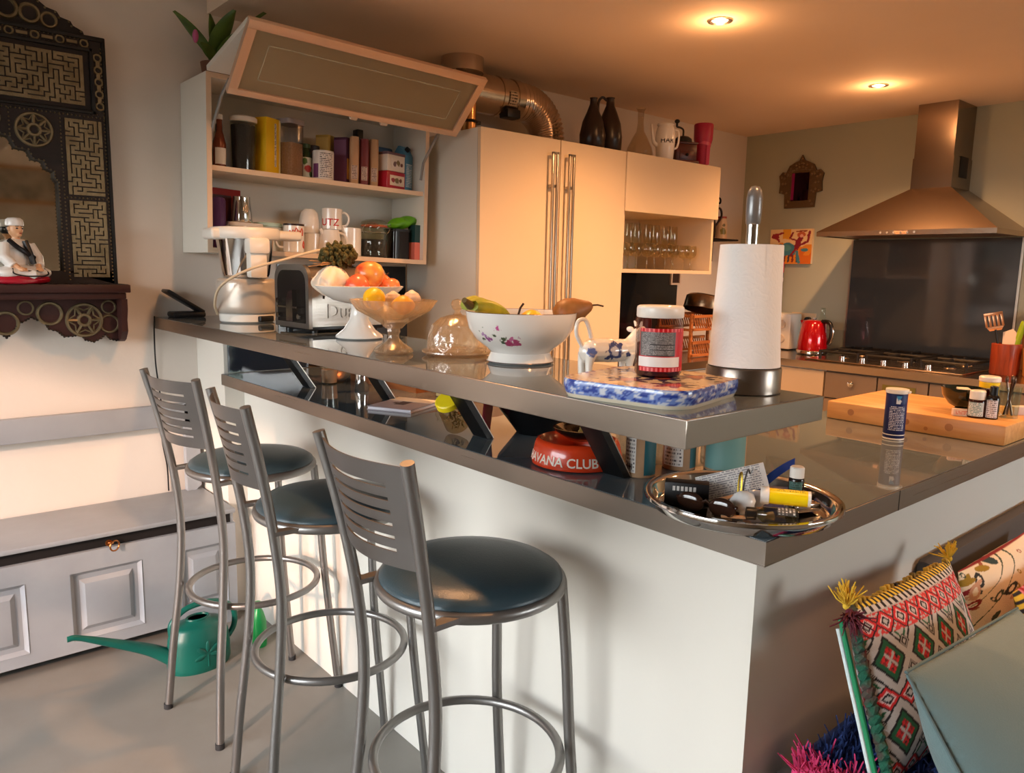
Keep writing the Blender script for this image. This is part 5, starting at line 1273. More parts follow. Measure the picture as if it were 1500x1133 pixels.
part('bowl', MB().surf(fluted(gp, 28, .018), 168, 24, wrap=True), CUT, t, angle=30)
part('foot', MB().lathe([(0, .002), (.044, 0), (.0475, .004), (.044, .012), (.022, .026), (.0135, .036), (.0125, .044), (.016, .052), (.015, .060), (0, .060)], 10), CUT, t, angle=25)
FZ1 = B0 + .094
def lemon(nm, label, p, r, c, rz):
    o = thing(nm, label, 'fruit', p, rz)
    part('skin', MB().lathe([(0, -1.25 * r), (.16 * r, -1.2 * r), (.5 * r, -.92 * r), (.9 * r, -.4 * r), (1.0 * r, 0), (.9 * r, .4 * r), (.5 * r, .92 * r), (.16 * r, 1.18 * r), (0, 1.22 * r)], 24, T(0, 0, 0, 0, R(90), 0)), mat(nm + '_peel', c, .4, bump=(120, .25)), o, angle=80)
lemon('lemon', 'bright yellow lemon at left in the pressed glass fruit stand', (-.082, -1.518, FZ1 + .036), .027, (240, 186, 20), R(30))
lemon('mandarin', 'pale orange fruit low inside the pressed glass fruit stand', (-.030, -1.562, FZ1 + .022), .024, (232, 160, 50), R(-20))
def garlic(label, p, rz):
    o = thing('garlic_bulb', label, 'garlic', p, rz)
    def f(u, v):
        a = 2 * math.pi * u; k = math.sin(math.pi * min(1, .1 + v * .9)) ** .8 if v < .75 else math.sin(math.pi * .775) ** .8 * (1 - (v - .75) / .25) ** 1.2 + .12
        r = .021 * k * (1 + .09 * abs(math.cos(4 * a)))
        return (r * math.cos(a), r * math.sin(a), .040 * v)
    part('bulb', MB().surf(f, 32, 18, wrap=True), mat('garlic_skin', (226, 206, 180), .5, vary=((206, 172, 150), 40, .4)), o, angle=80)
garlic('round garlic bulb at right in the pressed glass fruit stand', (.022, -1.520, FZ1 + .017), 0)
garlic('garlic bulb in the middle of the glass fruit stand, beside the lemon', (-.018, -1.498, FZ1 + .014), 1)
# glass cloche
t = thing('glass_cloche', 'cut glass domed butter dish with ball knob on the bar', 'glass dome', (.072, -1.640, B0))
def dome(u, v):
    a = 2 * math.pi * u; pr = [(.070, .010), (.0715, .02), (.070, .045), (.060, .072), (.042, .088), (.020, .095), (.008, .097)]
    k = v * (len(pr) - 1); i = min(int(k), len(pr) - 2); fr_ = k - i
    r = pr[i][0] * (1 - fr_) + pr[i + 1][0] * fr_; z = pr[i][1] * (1 - fr_) + pr[i + 1][1] * fr_
    c = .5 + .5 * math.cos(14 * a + 20 * v); d = .5 + .5 * math.cos(14 * a - 20 * v)
    r *= 1 - .045 * (1 - max(c, d)) ** 1.0
    return (r * math.cos(a), r * math.sin(a), z)
part('dome', MB().surf(dome, 168, 40, wrap=True), CUT, t, angle=20)
part('knob', MB().lathe([(.012, .095), (.007, .102), (.007, .106), (.0135, .112), (.016, .121), (.0125, .130), (0, .134)], 10), CUT, t, angle=20)
part('plate', MB().lathe([(0, 0), (.07, 0), (.084, .008), (.083, .012), (.071, .009), (0, .007)], 48), CUT, t, angle=30)
# porcelain bowl
t = thing('porcelain_bowl', 'large white porcelain bowl with pink flower spray holding pear and bananas', 'bowl', (.106, -1.830, B0))
af = face_cam(.106, -1.83)
def on(a, z, r): return (r * math.cos(a), r * math.sin(a), z)
sp_ = []
for da, z, r, c in ((-34, .078, .0045, (88, 96, 80)), (-30, .070, .006, (176, 130, 180)), (-26, .060, .006, (150, 80, 140)), (-33, .058, .004, (80, 90, 70)), (-24, .078, .005, (90, 104, 70)), (-20, .070, .005, (80, 92, 66)), (-16, .085, .006, (206, 90, 150)), (-18, .072, .004, (84, 96, 70)), (-12, .062, .006, (80, 92, 66)), (-9, .052, .007, (170, 60, 100)), (-5, .062, .0055, (200, 110, 150)), (-2, .054, .0065, (176, 70, 110)), (-28, .085, .004, (104, 112, 84)), (-14, .053, .004, (76, 90, 70)), (0, .068, .004, (190, 130, 160))):
    rad = .085 + (z - .03) / .08 * .036
    sp_.append((on(af + R(da * 1.45 - 2), z, rad), r * 1.6, c))
BW = spotted('flowered_porcelain', (238, 234, 228), sp_, .14, .5, .5, 160)
part('bowl', MB().lathe([(0, .003), (.068, .0), (.0745, .004), (.070, .014), (.066, .024), (.076, .034), (.100, .052), (.116, .076), (.1225, .104), (.1235, .1125), (.1215, .113), (.117, .100), (.108, .074), (.092, .052), (.06, .036), (0, .03)], 64), BW, t, angle=60)
part('gold_rim', MB().ring((0, 0, .1128), .1226, .0010, 64, 6).ring((0, 0, .0045), .0748, .0009, 64, 6), mat('worn_rim', (120, 100, 90), .3, .6), t)
o = thing('pear', 'brown russet pear with stalk resting on the rim of the porcelain bowl', 'fruit', (.196, -1.888, B0 + .112)); o.rotation_euler = (0, R(72), R(-34))
part('skin', MB().lathe([(0, -.034), (.018, -.032), (.030, -.018), (.033, 0), (.028, .020), (.018, .038), (.012, .050), (.006, .056), (0, .057)], 28), mat('pear_skin', (156, 98, 48), .5, vary=((120, 84, 36), 30, .5)), o, angle=80)
part('stem', MB().tube([(0, 0, .055), (.003, 0, .068), (.010, 0, .080)], .0022, 6), mat('stem_brown', (70, 50, 30)), o)
o = thing('banana_bunch', 'greenish bananas showing at the left rim of the porcelain bowl', 'bananas', (.039, -1.798, B0 + .100), R(20))
for k in range(3):
    pts = spline([(-.075, .012 * k - .01, .028), (-.03, .016 * k - .014, .024 + .004 * k), (.03, .020 * k - .018, .006), (.075, .022 * k - .02, -.028)], 8)
    n_ = len(pts); part('banana', MB().tube(pts, [.0045 + .0115 * math.sin(math.pi * min(1, .12 + .82 * i / (n_ - 1))) ** .6 for i in range(n_)], 7), mat('banana_skin', (186, 180, 44), .45, vary=((120, 140, 34), 24, .5)), o, angle=60)
part('crown', MB().tube([(-.075, 0, .028), (-.105, -.004, .040)], [.010, .006], 8), mat('banana_crown', (104, 84, 40), .6), o)
lemon('yellow_pepper', 'yellow fruit deep in the porcelain bowl left of the pear', (.124, -1.845, B0 + .088), .030, (238, 186, 36), R(20))
o = thing('dark_stalk_pear', 'pear buried in the porcelain bowl with only its dark stalk sticking out', 'fruit', (.084, -1.845, B0 + .070))
part('skin', MB().lathe([(0, -.028), (.02, -.026), (.029, -.008), (.026, .012), (.012, .034), (0, .037)], 24), mat('pear_green', (170, 140, 70), .5), o, angle=80)
part('stem', MB().tube([(0, 0, .035), (.006, 0, .052), (.012, -.004, .062)], .0024, 6), mat('stem_dark', (50, 36, 30), .6), o)
# cow creamer
t = thing('cow_creamer', 'small white and blue porcelain cow milk jug on the bar', 'jug', (.108, -2.095, B0), R(-12))
cw = MB()
cw.tube(spline([(-.052, 0, .052), (-.02, 0, .052), (.02, 0, .050), (.045, 0, .054)], 5), [.021, .0225, .023, .0235, .0238, .024, .024, .024, .0235, .0235, .023, .023, .022, .021, .020, .019], 16)
cw.ell((-.052, 0, .050), (.018, .020, .021)).ell((.044, 0, .052), (.018, .019, .022))
cw.tube(spline([(.045, 0, .058), (.062, 0, .072), (.072, 0, .084)], 5), .015, 12)
cw.tube([(.070, 0, .086), (.092, 0, .070), (.102, 0, .062)], [.0155, .012, .010], 14)
for s in (1, -1):
    cw.ell((.062, s * .019, .090), (.005, .011, .006)); cw.tube([(.068, s * .007, .097), (.066, s * .012, .108)], [.004, .0022], 8)
    cw.tube([(-.054, s * .012, .045), (-.058, s * .013, .024), (-.056, s * .013, .0)], [.012, .0075, .0078], 10)
    cw.tube([(.042, s * .012, .045), (.040, s * .012, .022), (.041, s * .012, .0)], [.011, .0072, .0078], 10)
o = part('body', cw, spotted('delft_cow', (238, 232, 222), [((-.004, -.024, .052), .019, (62, 76, 130)), ((-.004, -.026, .052), .010, (206, 208, 218)), ((.012, -.022, .066), .006, (60, 74, 128)), ((-.020, -.022, .038), .006, (60, 74, 128)), ((-.056, -.02, .050), .010, (100, 116, 170)), ((.030, -.022, .045), .006, (60, 70, 120)), ((-.06, -.014, .002), .011, (84, 110, 170)), ((.088, -.010, .078), .0025, (40, 44, 70))], .15, .5, .5, 120), t)
remesh(o, .0016, 2)
part('tail', MB().tube(spline([(-.066, 0, .060), (-.080, 0, .085), (-.078, 0, .108), (-.062, 0, .112), (-.052, 0, .096), (-.046, 0, .076)], 6), .0042, 10), PORC, t, angle=60)
part('painted_face', MB().tube([(.094, -.0125, .068), (.099, -.011, .066), (.103, -.006, .066)], .0012, 5).ell((.083, -.0145, .083), (.002, .0012, .0014), None, 8, 5), mat('navy_paint', (36, 46, 96), .3), t)
# tile trivet
t = thing('ceramic_trivet', 'square cream ceramic tile trivet with blue sponged edge and orange-blue flowers', 'trivet', (-.008, -2.296, B0), R(12))
def rrect(w, d, r, n=7): return rr(w, d, r, n)
TX, TY, TH = .250, .236, .030
def tilecol(u, v):
    x, y = (u - .5) * TX, (v - .5) * TY; c = (226, 206, 172)
    for cx, cy in ((-.055, .015), (.055, -.055), (.0, -.02), (.06, .06), (-.06, -.07)):
        d = math.hypot(x - cx, y - cy); a = math.atan2(y - cy, x - cx); r = .030 + .010 * math.cos(7 * a)
        if d < r: c = (40, 44, 96)
        if d < .014: c = (206, 74, 40)
    n_ = noise.noise((x * 90, y * 90, 0))
    if n_ > .45: c = (150, 140, 110)
    if max(abs(x) / (TX / 2), abs(y) / (TY / 2)) > .90 and math.sin(x * 260) * math.sin(y * 260) > .1: c = (150, 60, 70)
    return c
def edgecol(u, v):
    n_ = noise.noise((u * 60, v * 5, 4)) + .5 * noise.noise((u * 160, v * 12, 9))
    if v < .24: return (226, 214, 190)
    return (44, 66, 150) if n_ > .12 else ((112, 136, 200) if n_ > -.25 else (206, 210, 220))
WHT = mat('painted_glaze', (255, 255, 255), .16, coat=.5, attr=True)
ring_ = rrect(TX, TY, .045)
def perim(u):
    k = u * len(ring_); i = int(k) % len(ring_); j = (i + 1) % len(ring_); f = k - int(k)
    return ring_[i][0] * (1 - f) + ring_[j][0] * f, ring_[i][1] * (1 - f) + ring_[j][1] * f
per_n = []
L_ = [0]
for i in range(len(ring_)): L_.append(L_[-1] + math.dist(ring_[i], ring_[(i + 1) % len(ring_)]))
def pu(u):
    s = (u % 1.0) * L_[-1]
    for i in range(len(ring_)):
        if s <= L_[i + 1]:
            f = (s - L_[i]) / max(1e-9, L_[i + 1] - L_[i]); a, b = ring_[i], ring_[(i + 1) % len(ring_)]
            return a[0] + (b[0] - a[0]) * f, a[1] + (b[1] - a[1]) * f
    return ring_[0]
def edge(u, v):
    x, y = pu(u); k = 1 - .055 * (1 - v) ** 2 - .02 * v ** 4
    return (x * k, y * k, TH * v)
part('edge', MB().surf(edge, 260, 12, wrap=True, col=edgecol), WHT, t, 'blue sponged edge', angle=60)
def topf(u, v):
    x, y = (u - .5) * 2, (v - .5) * 2
    # map the square grid to the rounded outline
    a = math.atan2(y, x); m_ = max(abs(x), abs(y)); 
    px_, py_ = x * TX / 2 * .98, y * TY / 2 * .98
    r = .045; ex, ey = TX / 2 * .98 - r, TY / 2 * .98 - r
    qx, qy = abs(px_), abs(py_)
    if qx > ex and qy > ey:
        dx, dy = qx - ex, qy - ey; mm = max(dx, dy); L2 = math.hypot(dx, dy)
        if L2 > 1e-9: dx, dy = dx / L2 * mm, dy / L2 * mm
        px_, py_ = math.copysign(ex + dx, px_), math.copysign(ey + dy, py_)
    return (px_, py_, TH)
part('top', MB().surf(topf, 110, 100, col=tilecol), WHT, t, 'cream painted top with flowers', angle=0)
part('underside', MB().prism([(x * .94, y * .94) for x, y in ring_], .0, .002, 'z'), PORC, t)
# red labelled tub
JX, JY, JZ = .020, -2.285, B0 + .0304
t = thing('supplement_jar', 'clear jar of dark powder with red and grey label and white lid on the trivet', 'jar', (JX, JY, JZ))
aj = face_cam(JX, JY)
part('powder', MB().lathe([(0, .002), (.036, .002), (.037, .055), (0, .055)], 36), mat('red_powder', (70, 12, 18), .7), t)
part('jar', MB().lathe([(0, 0), (.036, 0), (.0395, .006), (.0395, .094), (.036, .100), (.036, .106)], 44), thin_glass('jar_plastic', (226, 214, 212), 1.4, .05), t, angle=50)
part('label', MB().patch(.0398, .010, .082, aj - R(52), aj + R(84), 24), mat('label_red', (196, 14, 30), .35), t, 'red label')
part('grey_panel', MB().patch(.0400, .036, .076, aj - R(50), aj + R(42), 20), printed('grey_print', (96, 92, 92), (170, 166, 164), 22, 46, .5), t, 'grey panel of small print')
st2 = MB()
for k in range(12): st2.patch(.04005, .0765, .082, aj - R(48) + R(11) * k, aj - R(44) + R(11) * k, 2)
for k in range(13): st2.patch(.04005, .0105, .0165, aj - R(48) + R(10.5) * k, aj - R(43) + R(10.5) * k, 2)
part('label_print', st2, mat('label_pink', (236, 110, 110), .4), t, 'paler lettering strip')
ln_ = MB().patch(.0401, .0545, .0557, aj - R(22), aj + R(41), 10).patch(.0401, .0460, .0470, aj - R(22), aj + R(41), 10).patch(.0401, .0365, .0375, aj - R(30), aj + R(41), 10)
part('black_lines', ln_, BLACK, t)
part('white_band', MB().patch(.0402, .0180, .0345, aj - R(54), aj + R(58), 20), mat('label_white', (236, 232, 230), .4), t, 'blank white band')
part('lid', MB().lathe([(0, .119), (.036, .119), (.039, .117), (.0398, .114), (.0398, .101), (.0385, .099), (0, .099)], 60), WHITEP, t, 'white screw lid', angle=50)
# paper roll holder
t = thing('paper_towel_holder', 'upright steel paper towel holder with grey grip', 'paper towel holder', (.167, -2.3585, B0))
part('base', MB().lathe([(0, 0), (.0625, 0), (.0645, .002), (.0645, .042), (.063, .045), (0, .045)], 56), STEEL, t)
part('pole', MB().cyl((0, 0, .045), .0105, .262, 24), CHROME, t)
part('grip', MB().lathe([(.0105, .289), (.0125, .292), (.0135, .310), (.0135, .334), (.0115, .346), (.007, .353), (0, .3545)], 28), mat('grip_grey', (132, 132, 134), .3, .5), t, 'grey plastic grip', angle=60)
t = thing('paper_roll', 'white embossed kitchen paper roll on the upright steel holder', 'paper roll', (.167, -2.3585, B0 + .0455))
def embossed():
    m = mat('tissue', (240, 238, 236), .95)
    nt = m.node_tree; N = nt.nodes; L = nt.links; b = N['Principled BSDF']
    tc = N.new('ShaderNodeTexCoord'); vo = N.new('ShaderNodeTexVoronoi'); vo.inputs['Scale'].default_value = 95; vo.feature = 'DISTANCE_TO_EDGE'
    nz = N.new('ShaderNodeTexNoise'); nz.inputs['Scale'].default_value = 30; mx = N.new('ShaderNodeVectorMath'); mx.operation = 'MULTIPLY_ADD'
    L.new(tc.outputs['Object'], nz.inputs['Vector']); L.new(nz.outputs['Color'], mx.inputs[0]); mx.inputs[1].default_value = (.03, .03, .03); L.new(tc.outputs['Object'], mx.inputs[2]); L.new(mx.outputs[0], vo.inputs['Vector'])
    bp = N.new('ShaderNodeBump'); bp.inputs['Strength'].default_value = .35; bp.inputs['Distance'].default_value = .002
    L.new(vo.outputs['Distance'], bp.inputs['Height']); L.new(bp.outputs['Normal'], b.inputs['Normal'])
    return m
def rollf(u, v):
    a = 2 * math.pi * u; r = .0605 - .0075 * v + .0006 * math.sin(3 * a + 4 * v) + (.0012 * (1 - v) ** 8)
    return (r * math.cos(a), r * math.sin(a), .001 + .208 * v)
part('sheets', MB().surf(rollf, 72, 20, wrap=True).lathe([(.022, .209), (.0530, .2092)], 48).lathe([(.022, .001), (.060, .001)], 48).surf(lambda u, v: ((.0608 - .0075 * v) * math.cos(R(-120 + 14 * u)), (.0608 - .0075 * v) * math.sin(R(-120 + 14 * u)), .001 + .208 * v) , 4, 6), embossed(), t, angle=60)
part('core', MB().lathe([(.0205, .001), (.0205, .209), (.022, .209), (.022, .001)], 36), mat('cardboard', (176, 146, 112), .8), t)
# ------------------------------------------------------------------ things on the lower counter
t = thing('leaning_tumbler', 'glass with pinkish drink under the bar top, left of the steel shaker', 'glass', (.215, -.715, C0))
part('tumbler', MB().lathe([(0, 0), (.026, 0), (.030, .085), (.029, .085), (.025, .004), (0, .004)], 32), GLASS, t)
part('drink', MB().lathe([(0, .005), (.0245, .005), (.0268, .05), (0, .05)], 28), mat('pale_pink_liquid', (226, 172, 150), .3), t)
t = thing('wooden_crate', 'brown wooden tray at the back of the lower counter, beneath the bar top', 'tray', (.43, -.86, C0), R(4))
part('tray', MB().b2((-.10, -.19, 0), (.10, .19, .010)).b2((-.10, -.19, .01), (-.088, .19, .07)).b2((.088, -.19, .01), (.10, .19, .07)).b2((-.088, -.19, .01), (.088, -.178, .07)).b2((-.088, .178, .01), (.088, .19, .07)), wood('tray_wood', (120, 70, 34), (160, 98, 52), 3, .4, 1), t)
t = thing('cocktail_shaker', 'small polished steel shaker on the lower counter under the bar top', 'shaker', (.225, -.918, C0))
part('cup', MB().lathe([(0, 0), (.022, 0), (.024, .003), (.020, .05), (.0195, .085), (.016, .098), (.011, .108), (.011, .125), (0, .127)], 32), CHROME, t, angle=50)
t = thing('amber_bottle_dish', 'copper orange ceramic dish on the counter behind the notebook', 'dish', (.470, -1.235, C0))
part('dish', MB().lathe([(0, 0), (.05, 0), (.075, .05), (.072, .05), (.048, .006), (0, .006)], 36), mat('amber_glaze', (206, 112, 40), .2, coat=.4), t)
t = thing('glass_jar', 'small clear glass jar with pale contents beside the copper orange dish', 'jar', (.385, -1.15, C0))
part('jar', MB().lathe([(0, 0), (.024, 0), (.026, .004), (.026, .06), (.02, .07), (.02, .08)], 28), GLASS, t)
part('contents', MB().cyl((0, 0, .003), .0235, .034, 28), mat('cream_contents', (236, 214, 170), .6), t)
# notebook
t = thing('notebook', 'lilac grey paper notebook lying under the bar top', 'notebook', (.180, -1.243, C0), R(26))
part('pages', MB().b2((-.085, -.070, .002), (.085, .070, .009), .0005), mat('paper_pages', (222, 218, 224), .7), t)
part('cover', MB().b2((-.087, -.072, .0), (.087, .072, .002)).b2((-.087, -.072, .0092), (.087, .072, .0110), .0004), mat('cover_lilac', (150, 140, 146), .4), t, 'lilac grey cover')
part('pale_flap', MB().b2((.030, -.0715, .0111), (.0865, .0715, .0116)), mat('cover_cream', (224, 210, 190), .5), t, 'cream strip on cover')
part('ink_drawing', MB().b2((-.028, -.012, .0111), (.026, .020, .01145)).b2((-.012, .02, .0111), (.004, .034, .01145)), mat('ink_grey', (72, 66, 72), .6), t)
# jar lying on its side with yellow lid
t = thing('yellow_lid_jar', 'jar of dried herbs with yellow lid tilted on the counter by the black bracket', 'jar', (.066, -1.626, C0 + .0005), R(20))
TJ = T(-.010, 0, .0335, 0, R(62), R(0)) 
def tj(z): return T(-.002, 0, .041, 0, R(128), R(150)) @ T(0, 0, z)
JM = T(.010, 0, .0475, 0, R(-35), 0)
part('glass', MB().lathe([(0, -.038), (.028, -.038), (.031, -.032), (.031, .030), (.027, .038)], 32, JM), thin_glass('herb_glass', (236, 226, 200), 1.4, .05), t, angle=50)
hb = MB(); rnd = random.Random(9)
for k in range(60):
    a, b, c = rnd.random() * 6.28, rnd.random(), rnd.random()
    p0 = Vector((.024 * b * math.cos(a), .024 * b * math.sin(a), -.034 + .052 * c)); d = Vector((rnd.gauss(0, 1), rnd.gauss(0, 1), rnd.gauss(0, 1))).normalized() * .010
    q0 = p0 + d
    for q in (p0, q0):
        rr_ = math.hypot(q.x, q.y)
        if rr_ > .026: q.x *= .026 / rr_; q.y *= .026 / rr_
    hb.tube([p0, q0], .0013, 4, M=JM)
o = part('herbs', hb, mat('dry_herb_brown', (120, 92, 50), .9, vary=((70, 60, 34), 90, .5)), t); o['kind'] = 'stuff'
part('lid', MB().lathe([(0, .052), (.028, .052), (.031, .049), (.031, .036), (.0, .036)], 36, JM), mat('lid_yellow', (240, 214, 30), .35), t, 'yellow lid')
# big black bowl
t = thing('black_bowl', 'large black bowl under the bar top, left of the orange ashtray', 'bowl', (.265, -1.725, C0))
part('bowl', MB().lathe([(0, 0), (.055, 0), (.062, .01), (.10, .06), (.122, .125), (.119, .125), (.096, .06), (.05, .010), (0, .010)], 48), BLACKG, t, angle=50)
t = thing('pink_card', 'bright pink card leaning between black bracket and black bowl', 'card', (.150, -1.655, C0), R(-60))
part('card', MB().b2((-.001, -.032, 0), (.001, .032, .135), 0, T(0, 0, .0005, 0, R(6), 0)), mat('pink_paper', (206, 36, 90), .5), t)
# ashtray
AX, AY = .120, -2.003
t = thing('ashtray', 'round orange-red ashtray with white club lettering under the bar top', 'ashtray', (AX, AY, C0))
AR = mat('ashtray_orange', (214, 62, 24), .25, coat=.5)
part('dish', MB().lathe([(0, .002), (.089, 0), (.0965, .003), (.0975, .010), (.090, .043), (.086, .051), (.080, .053), (.072, .047), (.065, .022), (0, .018)], 60), AR, t, angle=50)
aa = face_cam(AX, AY)
def ashf(p):
    z = .0115 + p.z * .98; rad = .0975 + (.090 - .0975) * ((z - .010) / .033); ang = aa + p.x / .094
    return ((rad - p.y + .0002) * math.cos(ang), (rad - p.y + .0002) * math.sin(ang), z)
part('lettering', text_mb('HAVANA CLUB', .0262, .0006, lambda p: ashf(Vector((p.x - .046, p.y, p.z))), bold=.0004), mat('letter_white', (240, 226, 206), .4), t, 'white lettering')
t = thing('dark_dish', 'small dark glossy dish lying in the orange-red ashtray', 'dish', (AX + .006, AY - .008, C0 + .0515), R(10))
part('dish', MB().lathe([(0, 0), (.030, 0), (.058, .018), (.062, .025), (.058, .026), (.03, .010), (0, .008)], 40), mat('dark_lacquer', (36, 26, 20), .08, .4), t, angle=50)
part('contents', MB().ell((-.012, -.008, .018), (.012, .009, .007)).ell((.02, .01, .018), (.011, .010, .007)).ell((.004, -.018, .019), (.008, .010, .006)), mat('mixed_bits', (150, 120, 60), .4), t)
# kraft tins
KR_ = mat('kraft_paper', (172, 134, 100), .75, vary=((156, 118, 86), 20, .4)); TE = mat('teal_paper', (28, 84, 92), .5); TE2 = mat('teal_light', (98, 142, 140), .5)
def kraft(label, x, y, r, h, teal_a, print_a, tm=TE, side=True):
    o = thing('kraft_canister', label, 'canister', (x, y, C0), 0)
    a = face_cam(x, y)
    part('tube', MB().lathe([(0, 0), (r - .002, 0), (r, .002), (r, h - .002), (r - .002, h), (0, h)], 40), KR_, o)
    if teal_a: part('teal_label', MB().patch(r + .0003, .006, h - .016, a + R(teal_a[0]), a + R(teal_a[1]), 16), tm, o, 'teal label')
    if print_a: 
        part('white_label', MB().patch(r + .0004, .010, h - .004, a + R(print_a[0]), a + R(print_a[1]), 12), printed('kraft_print', (226, 220, 214), (96, 90, 92), 16, 22, .5), o, 'white printed label')
        if side:
            bc = MB()
            for k in range(9): bc.patch(r + .0006, .016, .028, a + R(print_a[0] + 12 + k * 3.6), a + R(print_a[0] + 13.5 + (k % 3) * .7 + k * 3.6), 1)
            part('barcode', bc, BLACK, o, 'barcode')
kraft('kraft paper tube with white barcode label, nearest the black bracket', .150, -2.150, .030, .135, (14, 80), (-74, -18))
kraft('kraft paper tube with plain white printed label, half behind the bar corner', .262, -2.160, .034, .135, (40, 100), (-60, 14), TE, False)
kraft('kraft paper tube with pale teal label, rightmost under the bar corner', .330, -2.225, .042, .110, (-66, 70), None, TE2)

# tray with odds and ends
TCX, TCY = .114, -2.404
t = thing('round_tray', 'round polished steel tray full of odds and ends at the counter corner', 'tray', (TCX, TCY, C0))
part('tray', MB().lathe([(0, .001), (.138, .001), (.146, .006), (.150, .022), (.154, .026), (.165, .0265), (.1655, .0245), (.1655, .020), (.1635, .019), (.155, .020), (.150, .004), (.143, .0), (0, 0)], 72), CHROME, t, angle=50)
TZ0 = C0 + .0018
def tilt_box(nm, label, cat, p, s, rot, m, bev=.001):
    o = thing(nm, label, cat, p); o.rotation_euler = rot
    part('body' if nm != 'instruction_leaflet' else 'sheet', MB().b2((-s[0] / 2, -s[1] / 2, 0), (s[0] / 2, s[1] / 2, s[2]), bev), m, o)
    return o
ab = math.atan2(.061, -.041) 
o = tilt_box('black_carton', 'small black carton with pale upside-down lettering in the steel tray', 'box', (.060, -2.330, TZ0), (.075, .028, .040), (0, 0, R(-55)), mat('carton_black', (22, 20, 21), .45))
bt = MB()
for k in range(6): bt.b2((-.024 + k * .007, -.0146, .026), (-.0195 + k * .007, -.0139, .034))
for k in range(6): bt.b2((-.0225 + k * .007, -.0147, .029), (-.0205 + k * .007, -.0146, .0315)) if k % 2 else None
part('lettering', bt, mat('pale_grey_print', (196, 190, 184), .5), o, 'pale block lettering')
o = thing('instruction_leaflet', 'white printed paper leaflet propped up in the middle of the steel tray', 'leaflet', (.145, -2.372, TZ0 + .012)); o.rotation_euler = (R(-14), R(-14), R(-40))
part('sheet', MB().b2((-.062, -.0015, 0), (.062, .0015, .044), .0004), printed('leaflet_print', (226, 220, 216), (150, 146, 148), 11, 34, .55), o)
BLU = mat('blue_plastic', (26, 58, 132), .35)
o = thing('blue_clip', 'blue plastic clip with a raised wing behind the yellow tube in the tray', 'clip', (.225, -2.395, TZ0 + .001), R(-40))
def wing(u, v): return (-.02 + .065 * v, .004 + .010 * math.sin(v * 2), .010 + .050 * v ** .8 + (u - .5) * .022 * (1.1 - .4 * v) - .0 )
part('wing', MB().surf(wing, 5, 10).prism([(-.03, .0), (.05, .0), (.055, .012), (-.03, .016)], -.012, .012, 'y'), BLU, o)
part('arm', MB().b2((-.055, -.008, .004), (.060, .008, .018), .004, T(.0, -.018, 0, 0, 0, R(-24))), BLU, o)
def vial(nm, label, x, y, z, r, h, cb, cc, lb=None, cap_r=None, capn='cap', ch=.016, body_m=None):
    o = thing(nm, label, 'bottle', (x, y, z)); a = face_cam(x, y); cap_r = cap_r or r * .85
    part('glass', MB().lathe([(0, 0), (r * .93, 0), (r, r * .1), (r, h * .62), (r * .9, h * .68), (r * .5, h * .74), (r * .48, h - ch * .6), (0, h - ch * .6)], 32), body_m or mat(nm + '_glass', cb, .12, trans=.25), o, angle=50)
    part(capn, MB().lathe([(r * .5, h - ch), (cap_r, h - ch), (cap_r, h - .002), (cap_r - .002, h), (0, h)], 28), cc, o)
    if lb: part('label', MB().patch(r + .0003, r * .25, h * .58, a - R(60), a + R(48), 14), lb, o)
    return o
vial('oil_bottle', 'tiny dark bottle with white screw cap standing in the steel tray', .238, -2.436, TZ0, .0135, .062, (30, 22, 24), WHITEP, printed('oil_print', (70, 110, 104), (40, 70, 66), 8, 10), .0125, ch=.020)
o = thing('white_egg', 'smooth white egg-shaped shaker lying in the steel tray', 'egg', (.085, -2.424, TZ0 + .0195)); o.rotation_euler = (R(50), R(10), R(40))
part('shell', MB().lathe([(0, -.025), (.009, -.0225), (.017, -.011), (.0195, 0), (.018, .010), (.011, .020), (0, .0245)], 30), mat('egg_white', (226, 224, 222), .25, coat=.3), o, angle=80)
o = thing('light_bulb', 'frosted small bulb lying behind the white egg in the tray', 'bulb', (.140, -2.418, TZ0 + .016)); o.rotation_euler = (R(90), 0, R(60))
part('bulb', MB().lathe([(0, -.022), (.010, -.019), (.0155, -.006), (.0145, .006), (.009, .016), (0, .018)], 28), mat('frosted_bulb', (214, 216, 222), .3, trans=.3), o, angle=80)
part('base', MB().cyl((0, 0, .015), .0085, .016, 20), mat('bulb_metal', (190, 188, 184), .3, .9), o)
TUB = T(0, 0, .0165, R(90), 0, 0)
o = thing('yellow_tube', 'yellow tablet tube with white cap lying in the steel tray', 'tube', (.142, -2.470, TZ0 + .014), R(-58) - math.pi / 2)
# axis along local y after the rotation
part('body', MB().lathe([(0, -.040), (.0125, -.040), (.0132, -.038), (.0132, .026), (0, .026)], 30, TUB), mat('tube_yellow', (246, 214, 14), .3), o)
part('printing', MB().patch(.0134, -.034, .018, R(60), R(120), 10, TUB), printed('tube_print', (246, 216, 20), (120, 100, 40), 5, 26, .5, vertical=True), o)
part('cap', MB().lathe([(0, .026), (.0142, .026), (.0150, .028), (.0150, .038), (.0142, .040), (0, .040)], 30, TUB), WHITEP, o, 'white cap')
part('end_band', MB().lathe([(.0134, -.040), (.0134, -.035)], 30, TUB), WHITEP, o)
o = thing('glass_vial', 'clear glass bottle with dark label and black cap lying at the front of the tray', 'bottle', (.086, -2.484, TZ0 + .0135), R(-54) - math.pi / 2)
part('glass', MB().lathe([(0, -.036), (.0115, -.036), (.013, -.033), (.013, .018), (.006, .026), (.006, .03)], 30, T(0, 0, 0, R(90))), thin_glass('vial_glass', (226, 226, 206), 1.6, .03), o, angle=50)
part('label', MB().patch(.0132, -.032, -.004, R(20), R(130), 10, T(0, 0, 0, R(90))), printed('vial_print', (62, 66, 66), (196, 200, 200), 5, 10, .5), o, 'dark label')
